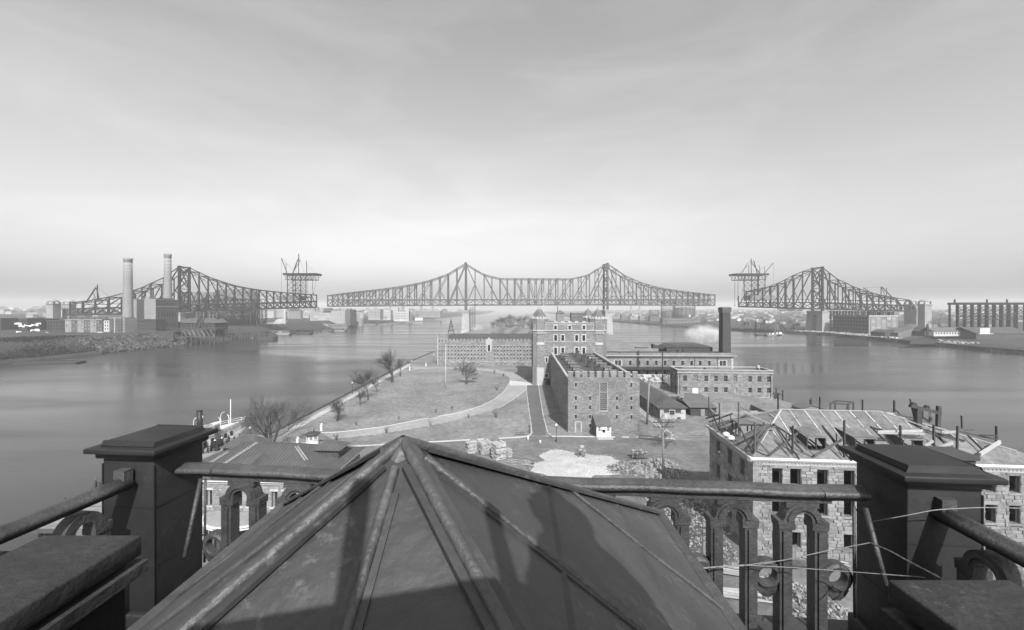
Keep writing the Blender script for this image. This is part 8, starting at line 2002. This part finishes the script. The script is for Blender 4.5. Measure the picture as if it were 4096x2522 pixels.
town('far_town', 'mass of far low houses over the right-hand bank', 700, 1, (90, 1700), (560, 3200), lambda o: 4 + 20 * min(1, o / 1400), 21, 'town_bulk', 8, 18, 3, 6)
town('far_town', 'mass of far city blocks over the left-hand bank', 520, -1, (90, 1500), (700, 3400), lambda o: 13 + 12 * min(1, o / 1400), 22, 'town_bulk', 12, 30, 6, 16)
# ---------------------------------------------------------------- trees and shrubs
def branch(b, p, d, L, r, lvl, rg, maxl, up, spread, nk, segs):
    """one limb as a bent tapering tube, then its children"""
    pts = [p.copy()]; rad = [r]; dd = d.copy(); n = 4 if lvl < 2 else 3
    for i in range(n):
        dd = (dd + Vector((rg.uniform(-1, 1), rg.uniform(-1, 1), rg.uniform(-.6, .8) + up)) * .16).normalized(); p = p + dd * (L / n); pts.append(p.copy()); rad.append(max(RMIN[0], r * (1 - .62 * (i + 1) / n)))
    (segs[0] if lvl < 1 else segs[1]).path(pts, rad, 8 if lvl == 0 else (5 if lvl == 1 else 3))
    if lvl >= maxl: return
    k = nk[lvl]
    for i in range(k):
        t = rg.uniform(.35, 1.0) if i else 1.0; q = t * n; j = min(n - 1, int(q)); base = pts[j].lerp(pts[j + 1], q - j); a = rg.uniform(0, 2 * math.pi)
        ax = dd.orthogonal().normalized(); ax.rotate(Matrix.Rotation(a, 3, dd)); nd = (dd * math.cos(spread) + ax * math.sin(spread) * rg.uniform(.7, 1.25)).normalized()
        branch(b, base, nd, L * rg.uniform(.55, .85), max(RMIN[0], rad[j] * rg.uniform(.5, .72)), lvl + 1, rg, maxl, up, spread * rg.uniform(.9, 1.1), nk, segs)
RMIN = [.008]
def tree(label, p, h, seed, group, r=.2, spread=.6, up=.12, trunkL=.3, nk=(5, 5, 4, 4), maxl=4, lean=(0, 0), kind='bare_tree', m_=('bark', 'twig'), forks=1):
    RMIN[0] = max(.01, .00014 * p[1]) if p[1] > 0 else .026
    rg = random.Random(seed); T = thing(kind, label, 'tree', p, rg.random() * 0, group); a, c = MB(), MB()
    for f in range(forks):
        ang = 2 * math.pi * f / max(1, forks) + .4
        d = Vector((lean[0] + (.32 * math.cos(ang) if forks > 1 else 0), lean[1] + (.32 * math.sin(ang) if forks > 1 else 0), 1)).normalized()
        branch(None, Vector((.15 * math.cos(ang), .15 * math.sin(ang), -.2)) if forks > 1 else Vector((0, 0, -.2)), d, h * trunkL, r, 0, rg, maxl, up, spread, nk, (a, c))
    zmax = max(v[2] for v in c.v); s = h / zmax
    for mb in (a, c): mb.v = [(x * s, y * s, z * s) for x, y, z in mb.v]
    a.build(T, 'trunk', m_[0], smooth=True, fix=False); c.build(T, 'crown', m_[1], smooth=True, fix=False)
    return T
GT = 'bare trees along the sea walk'
tree('large spreading bare tree behind the ferry house', tuple(G(1085, 1788)), 13.4, 3, None, .34, .55, .11, .36, (5, 5, 5, 4), 4, forks=3)
tree('low round-crowned bare tree at the lawn corner', tuple(G(1348, 1686)), 7.0, 5, GT, .24, .75, .08, .30, (7, 6, 5, 3), 4)
tree('thin bare tree beside a lamp post, second along the walk', tuple(G(1440, 1622)), 7.6, 6, GT, .15, .42, .16, .36, (6, 5, 4, 3), 4)
tree('upright bare tree, third along the walk', tuple(G(1471, 1600)), 12.0, 8, GT, .2, .58, .13, .34, (6, 6, 5, 4), 4)
tree('small thin bare tree before the great elm', tuple(G(1508, 1571)), 6.5, 9, GT, .12, .45, .16, .4, (5, 4, 4, 3), 4)
tree('great vase-shaped bare tree, tallest by the walk', tuple(G(1568, 1531)), 17.2, 14, GT, .55, .5, .13, .30, (6, 5, 5, 4), 4)
tree('slim bare tree just right of the tallest one', tuple(G(1601, 1507)), 9.0, 11, GT, .18, .4, .18, .36, (5, 4, 4, 3), 4)
tree('lone dense bare tree in the middle of the lawn', tuple(G(1866, 1538)), 11.6, 12, None, .26, .55, .12, .24, (8, 6, 4, 4), 4, m_=('bark', 'twig_pale'))
tree('bare street tree rising behind the tall utility pole', tuple(G(2655, 1768)), 13.2, 13, None, .24, .6, .06, .5, (6, 5, 4, 3), 4)
tree('small bare sapling at the foot of the tall utility pole', tuple(G(2666, 1795)), 4.6, 15, None, .09, .7, .08, .35, (5, 5, 4, 3), 4)
def shrub(label, px, py, h, seed, n=26, z=4.0):
    p = G(px, py, z); rg = random.Random(seed); b = MB()
    for i in range(n):
        a = rg.uniform(0, 6.28); s = rg.uniform(.2, .55) * h; t = Vector((math.cos(a) * s, math.sin(a) * s, h * rg.uniform(.6, 1))); m_ = t * .5 + Vector((0, 0, h * .12)); b.path([(0, 0, 0), m_, t], [.02, .015, .006], 3)
        for k in range(3): q = m_.lerp(t, rg.random()); b.path([q, q + Vector((rg.uniform(-.3, .3), rg.uniform(-.3, .3), rg.uniform(.1, .4))) * h * .6], [.01, .004], 3)
    solo('shrub', b, 'bush', label, 'shrub', p, 0, 'leafless shrubs on the lawn')
for i, (px, py, h, lab) in enumerate(((1984, 1673, 2.6, 'feathery shrub on the near lawn left of the lane'), (1988, 1563, 1.9, 'round shrub by the inner curve of the drive'), (1977, 1494, 1.7, 'round shrub at the top of the drive curve'), (2014, 1507, 1.7, 'shrub right of the one at the top of the curve'), (2113, 1452, 1.5, 'dark shrub before the prison wing wall'), (2003, 1538, 1.0, 'little shrub between the two round ones'), (1425, 1702, 1.3, 'small wispy shrub near the low round tree'), (1594, 1679, 1.3, 'small wispy shrub in the middle of the lawn edge'), (1745, 1652, 1.4, 'tall wispy shrub above the drive'), (1808, 1638, 1.1, 'small dark shrub right of the tall wispy one'), (1545, 1735, 1.8, 'pair of bare stems beside the drive'), (1722, 1705, 1.6, 'bare stems at the lower edge of the drive'), (1345, 1762, 1.7, 'bare stems by the rock near the booth'), (1875, 1672, 1.4, 'bare stems in the drive verge'))):
    shrub(lab, px, py, h, 40 + i, 30 if h > 1.6 else 14)
# trees and houses on the hill beyond the prison, and along the right bank
hill = [(2008, 1318, 620, 16), (1988, 1310, 640, 11), (2025, 1316, 650, 17), (2042, 1320, 600, 19), (2056, 1312, 690, 15), (2076, 1322, 590, 14), (2092, 1318, 640, 13), (2112, 1312, 700, 14), (2126, 1322, 560, 15), (2001, 1332, 560, 9), (2120, 1335, 540, 12), (2044, 1336, 560, 15), (2064, 1300, 800, 14), (2100, 1302, 820, 12), (1970, 1304, 660, 10), (2034, 1300, 850, 15), (2016, 1302, 820, 13), (2010, 1326, 600, 12), (2030, 1330, 580, 14), (2082, 1310, 720, 14), (2130, 1310, 760, 16), (2050, 1328, 575, 11), (1995, 1322, 600, 12)] + [(1966 + 11.5 * i, 1338, 400 + (i * 53) % 150, 8 + (i * 7) % 6) for i in range(0)]
TREES_FAR = []
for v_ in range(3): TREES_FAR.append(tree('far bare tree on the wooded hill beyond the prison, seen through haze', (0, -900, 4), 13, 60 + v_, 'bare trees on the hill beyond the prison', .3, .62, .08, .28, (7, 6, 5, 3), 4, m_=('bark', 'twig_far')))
index_kids()
hill.sort(); bank_rank = 0
for i, (px, py, d, h) in enumerate(hill):
    x = (px - CX) / FOC * d; z = island_z(x, d) if lerp_tab(XL, d) < x < lerp_tab(XR, d) else 4
    root = TREES_FAR[i % 3]
    lb = NTH[i] + ' far bare tree from the left on the hazy hill beyond the prison'
    if i < 3: root['label'] = lb; root.matrix_basis = Matrix.Translation((x, d, z)) @ Matrix.Scale(h / 13, 4)
    else: place_copy(root, (x, d, z), i * 1.3, lb, scale=h / 13)
bank = [(2758, 1290, 880, 16), (2775, 1291, 870, 12), (2790, 1292, 860, 13), (2808, 1292, 900, 12), (2822, 1294, 880, 14), (2740, 1288, 930, 10), (2990, 1300, 735, 14), (3012, 1302, 730, 12), (3128, 1296, 720, 15), (3145, 1300, 700, 15), (3188, 1302, 690, 16), (3200, 1300, 700, 13), (3075, 1295, 760, 12), (2970, 1302, 700, 11), (3040, 1300, 720, 12), (3160, 1304, 680, 13), (2850, 1292, 860, 13), (3730, 1310, 560, 15), (3760, 1310, 560, 17), (3800, 1312, 540, 16), (3850, 1314, 520, 16), (3890, 1316, 520, 15), (3940, 1316, 530, 17)]
bank.sort()
for i, (px, py, d, h) in enumerate(bank):
    x = (px - CX) / FOC * d; z = max(3.2, CZ - (py - HY) / FOC * d)
    c = place_copy(TREES_FAR[i % 3], (x, d, min(z, 9)), i * 1.7, NTH[i] + ' far bare tree from the left among houses of the right-hand bank', 'bare trees on the right bank', h / 13)
for i, (px, d, h) in enumerate(sorted(((1440, 900, 10), (1465, 910, 12), (1490, 905, 14), (1530, 930, 10), (1600, 1000, 14), (1620, 1010, 16), (1640, 1040, 14), (1180, 760, 9), (1585, 1010, 13), (1660, 1060, 12)))):
    place_copy(TREES_FAR[i % 3], ((px - CX) / FOC * d, d + 25, 10), i * 2.1, NTH[i] + ' far bare tree from the left on the hazy left-hand bank', 'bare trees on the far left bank', h / 13)
for i, (px0, px1, yb, ye, yr, d, lab, m_) in enumerate(((2070, 2096, 1335, 1318, 1303, 565, 'gabled stone house with verandah beyond the prison wing, left half', 'far_b'), (2097, 2112, 1336, 1308, 1290, 560, 'gabled stone house beyond the prison wing, middle gable', 'far_b'), (2028, 2062, 1291, 1285, 1278, 820, 'long pale roof among the hill trees', 'pale'), (2052, 2076, 1296, 1287, 1280, 760, 'pale gabled building among the hill trees', 'far_b'), (2102, 2124, 1283, 1262, 1257, 950, 'grey tower-like building high on the island hill', 'far_a'), (1952, 1990, 1335, 1322, 1318, 590, 'low dark house at the left foot of the hill', 'far_a'))):
    gable_shed(lab, px0, px1, yb, ye, yr, d, 10, m_, 'slate' if i % 2 == 0 else 'pale', i != 2, 'houses on the hill beyond the prison')
hr = random.Random(77)
for i in range(20):
    d = 330 + 13.5 * i; x = (1958 + (i * 61) % 172 - CX) / FOC * d + 4; x = max(x, lerp_tab(XL, d) + 12); z = island_z(x, d)
    place_copy(TREES_FAR[i % 3], (x, d, z), i * 2.7, NTH[i] + ' nearest of the hazy bare trees on the slope behind the prison wing', 'bare trees on the slope behind the wing', hr.uniform(.6, .95))
p = A(1804, 1345, 262); T = thing('prison_derrick', 'slender pyramid derrick rising behind the wing end tower', 'derrick', (p.x, 262, 4)); 
for (x, y) in ((-2.3, -2), (2.3, -2), (2.3, 2), (-2.3, 2)): beam(T, 'leg', (x, y, 13), (0, 0, 25.2), .16, .16, 'steel')
beam(T, 'mast', (0, 0, 0), (0, 0, 26.2), .2, .2, 'steel')
for z in (18, 20.5): s = (25.2 - z) / 9; [beam(T, 'ring_beam', (-2.3 * s, e * s, z), (2.3 * s, e * s, z), .2, .2, 'steel') for e in (-2, 2)]
box(T, 'base', -2.6, 2.6, -2.4, 2.4, 0, 13, 'wood')
T = thing('pier_works', 'small pale works sheds at the foot of the left island pier', 'shed', (-78, 548, 3)); box(T, 'shed', 3, 7, 0, 5, 0, 2.6, 'far_b'); box(T, 'shed', 12, 19, -3, 2, 0, 2.2, 'pale')
for x in (2, 6, 10): beam(T, 'post', (x, -1, 0), (x, -1, 5), .5, .5, 'far_a')
beam(T, 'beam', (1, -1, 4.8), (11, -1, 5), .6, .8, 'far_a')
gable_shed('small dark-roofed hut on the bank behind the workshop', 2549, 2595, 1406, 1396, 1391, 330, 8, 'pale', 'roof_dark', False, 'huts behind the workshop', None)
# ---------------------------------------------------------------- people, horse and cart
def person(label, loc, rz, kind, hatk, group='people on the wharf', s=1.0):
    T = thing('person', label, 'person', loc, rz, group); T.matrix_basis = T.matrix_basis @ Matrix.Scale(s, 4)
    add(T, 'body', PM[kind if kind != 'woman' else 'man']); add(T, 'face', FM); add(T, 'hat', HM[hatk]); add(T, 'coat', CM[kind != 'man2'])
    if kind == 'woman': add(T, 'skirt', SM)
    return T
crowd = [((155, 1070), 2.6, 'man', 'bowler', 'man in dark coat nearest the left pier, back to the camera'), ((215, 1048), 2.9, 'man', 'bowler', 'man in dark coat second from the left pier'), ((262, 1030), 3.3, 'man2', 'bowler', 'man in dark coat third from the left pier'), ((340, 1030), .5, 'woman', 'wide', 'woman in long dark dress in the middle of the crowd, wide hat'), ((375, 1000), 2.2, 'woman', 'wide', 'woman in dark dress behind the crowd middle'), ((300, 970), 1.0, 'woman', 'straw', 'woman with a white hat in the crowd'), ((410, 955), 4.0, 'man', 'bowler', 'man at the right side of the crowd, bowler hat'), ((440, 920), 3.0, 'woman', 'straw', 'woman with pale hat at the right of the crowd'), ((365, 920), .2, 'man2', 'bowler', 'man at the back of the crowd by the steamer'), ((445, 880), 1.5, 'man', 'bowler', 'man at the far back of the crowd'), ((540, 955), 2.8, 'woman', 'wide', 'woman in long dark dress before the mooring piles'), ((580, 866), 3.4, 'man', 'bowler', 'man standing right of the tall mooring piles'), ((692, 890), 3.2, 'man', 'bowler', 'man beside the woman in the wide dark skirt'), ((728, 948), 2.9, 'woman', 'wide', 'woman in wide dark skirt at the right of the wharf'), ((797, 852), 3.0, 'man2', 'bowler', 'man standing alone at the right end under the bow'), ((60, 1090), 2.2, 'man', 'bowler', 'man half hidden by the left pier'), ((110, 960), .8, 'man', 'bowler', 'man by the wharf edge at the far left of the crowd'), ((235, 985), 1.9, 'man', 'bowler', 'man standing inside the crowd on the left')]
for (cxp, cyp), rz, k, h, lab in crowd:
    p = G(800 + cxp / 5.04, 1600 + cyp / 5.04, 3.0); person(lab, tuple(p), rz, k, h, s=1.03)
pg = person('photographer in dark coat whose shadow falls on the lantern roof', (.70, -.55, 35.5), math.pi, 'man', 'bowler', None)
b = MB(); b.lathe((0, 0, 0), [(.30, 1.18), (.29, 1.36), (.22, 1.5), (.15, 1.58), (.13, 1.72), (.06, 1.84)], 14, 0, 1, .8); b.build(pg, 'dark_cloth', 'cloth_dark', smooth=True)
# handcart on the wharf
p = G(1024, 1768, 3.0); T = thing('hand_cart', 'two-wheeled cart behind the wharf lamp post', 'cart', p, .5)
box(T, 'bed', -1.1, 1.1, -.6, .6, .75, .95, 'wood'); 
for s in (-1, 1):
    b = MB(); b.path([(.65 * math.cos(t), s * .7, .65 + .65 * math.sin(t)) for t in [k * math.pi / 10 for k in range(21)]], .05, 6); o = b.build(T, 'wheel', 'wood_dark')
    for k in range(6): t = k * math.pi / 6; beam(o, 'spoke', (.63 * math.cos(t), s * .7, .65 + .63 * math.sin(t)), (-.63 * math.cos(t), s * .7, .65 - .63 * math.sin(t)), .05, .05, 'wood_dark')
    beam(T, 'shaft', (1.0, s * .4, .85), (2.5, s * .4, .7), .07, .07, 'wood')
# horse and wagon by the storehouse
p = G(2738, 1604, 4.0); T = thing('horse', 'white horse harnessed to the dark wagon before the storehouse', 'horse', p, 0.05)
add(T, 'body', HORSE); b = MB(); b.path([(-.3, 0, 1.66), (.85, 0, 1.66), (1.08, .0, 1.75)], .035, 5); b.path([(.86, .33 * math.cos(t), 1.28 + .38 * math.sin(t)) for t in [k * math.pi / 8 for k in range(17)]], .05, 5); b.build(T, 'harness', 'wood_dark')
for s in (-1, 1): b = MB(); b.path([(1.48, s * .06, 1.9), (1.47, s * .08, 2.04)], [.035, .005], 5); b.build(T, 'ear', 'horse')
T = thing('wagon', 'dark four-wheeled wagon behind the white horse', 'wagon', (p.x - 3.0, p.y, p.z), 0.05); box(T, 'bed', -1.6, 1.2, -.8, .8, .75, 1.0, 'wood_dark'); box(T, 'seat', .6, 1.1, -.7, .7, 1.3, 1.45, 'wood_dark'); box(T, 'box', -1.5, .4, -.75, .75, 1.0, 1.35, 'wood_dark')
for x in (-1.0, .8):
    for s in (-1, 1):
        b = MB(); b.path([(x + .55 * math.cos(t), s * .85, .55 + .55 * math.sin(t)) for t in [k * math.pi / 9 for k in range(19)]], .05, 6); o = b.build(T, 'wheel', 'wood_dark')
        for k in range(5): t = k * math.pi / 5; beam(o, 'spoke', (x + .5 * math.cos(t), s * .85, .55 + .5 * math.sin(t)), (x - .5 * math.cos(t), s * .85, .55 - .5 * math.sin(t)), .04, .04, 'wood_dark')
for s in (-1, 1): beam(T, 'shaft', (1.2, s * .4, .8), (3.6, s * .38, 1.05), .07, .07, 'wood_dark')
# ---------------------------------------------------------------- steam
def steam(label, c, r, dens, seed):
    b = MB(); k = 14
    b.lathe((0, 0, -r[2]), [(max(.01, math.sin(math.pi * i / k)), r[2] * (1 - math.cos(math.pi * i / k))) for i in range(k + 1)], 24, 0, r[0], r[1])
    o = b.build(None, 'steam', None, Matrix.Translation(c)); tag(o, label, 'steam', 'drifting steam')
    m_ = bpy.data.materials.new('steam'); m_.use_nodes = True; n, l = m_.node_tree.nodes, m_.node_tree.links; n.clear()
    out_ = n.new('ShaderNodeOutputMaterial'); v = n.new('ShaderNodeVolumePrincipled'); v.inputs['Color'].default_value = (.98, .98, .98, 1)
    tc = n.new('ShaderNodeTexCoord'); ln = n.new('ShaderNodeVectorMath'); ln.operation = 'MULTIPLY'; ln.inputs[1].default_value = (1 / r[0], 1 / r[1], 1 / r[2]); le = n.new('ShaderNodeVectorMath'); le.operation = 'LENGTH'
    l.new(tc.outputs['Object'], ln.inputs[0]); l.new(ln.outputs[0], le.inputs[0]); mr = n.new('ShaderNodeMapRange'); mr.inputs[1].default_value = 1.0; mr.inputs[2].default_value = .1; mr.inputs[3].default_value = 0; mr.inputs[4].default_value = 1; mr.interpolation_type = 'SMOOTHSTEP'
    l.new(le.outputs['Value'], mr.inputs[0]); nz = n.new('ShaderNodeTexNoise'); nz.inputs['Scale'].default_value = 1.6 / r[2]; nz.inputs['Detail'].default_value = 4; l.new(tc.outputs['Object'], nz.inputs['Vector'])
    m2 = n.new('ShaderNodeMapRange'); m2.inputs[1].default_value = .35; m2.inputs[2].default_value = .7; l.new(nz.outputs['Fac'], m2.inputs[0]); mu = n.new('ShaderNodeMath'); mu.operation = 'MULTIPLY'; l.new(mr.outputs[0], mu.inputs[0]); l.new(m2.outputs[0], mu.inputs[1]); mu2 = n.new('ShaderNodeMath'); mu2.operation = 'MULTIPLY'; mu2.inputs[1].default_value = dens; l.new(mu.outputs[0], mu2.inputs[0]); l.new(mu2.outputs[0], v.inputs['Density']); l.new(v.outputs[0], out_.inputs['Volume'])
    o.data.materials.append(m_)
steam('soft white cloud of steam drifting left of the square chimney', A(2815, 1338, 225), (12, 7, 6.5), .8, 1)
steam('plume of white steam beside the pavilion on the left shore', A(1128, 1291, 632), (7, 4, 3), 1.2, 2)
steam('faint steam cloud at the foot of the hoist tower', A(1905, 1312, 545), (11, 6, 8), .12, 3)
steam('white steam rising among pale buildings on the left bank', A(1448, 1264, 800), (5, 4, 9), .5, 4)
# ---------------------------------------------------------------- the hazy air over the river
b = MB(); b.box(-4600, 4600, -260, 6700, -4.0, 118.0)
hz = b.build(None, 'haze', None); hz['kind'] = 'stuff'; hz['label'] = 'pale river haze hanging over the whole view'; hz['category'] = 'haze'
hm = bpy.data.materials.new('haze'); hm.use_nodes = True
hn, hl = hm.node_tree.nodes, hm.node_tree.links; hn.clear()
ho = hn.new('ShaderNodeOutputMaterial'); hv = hn.new('ShaderNodeVolumePrincipled')
hv.inputs['Color'].default_value = (.97, .97, .97, 1); hv.inputs['Density'].default_value = .00020; hv.inputs['Anisotropy'].default_value = .0
hl.new(hv.outputs[0], ho.inputs['Volume'])
hz.data.materials.append(hm)
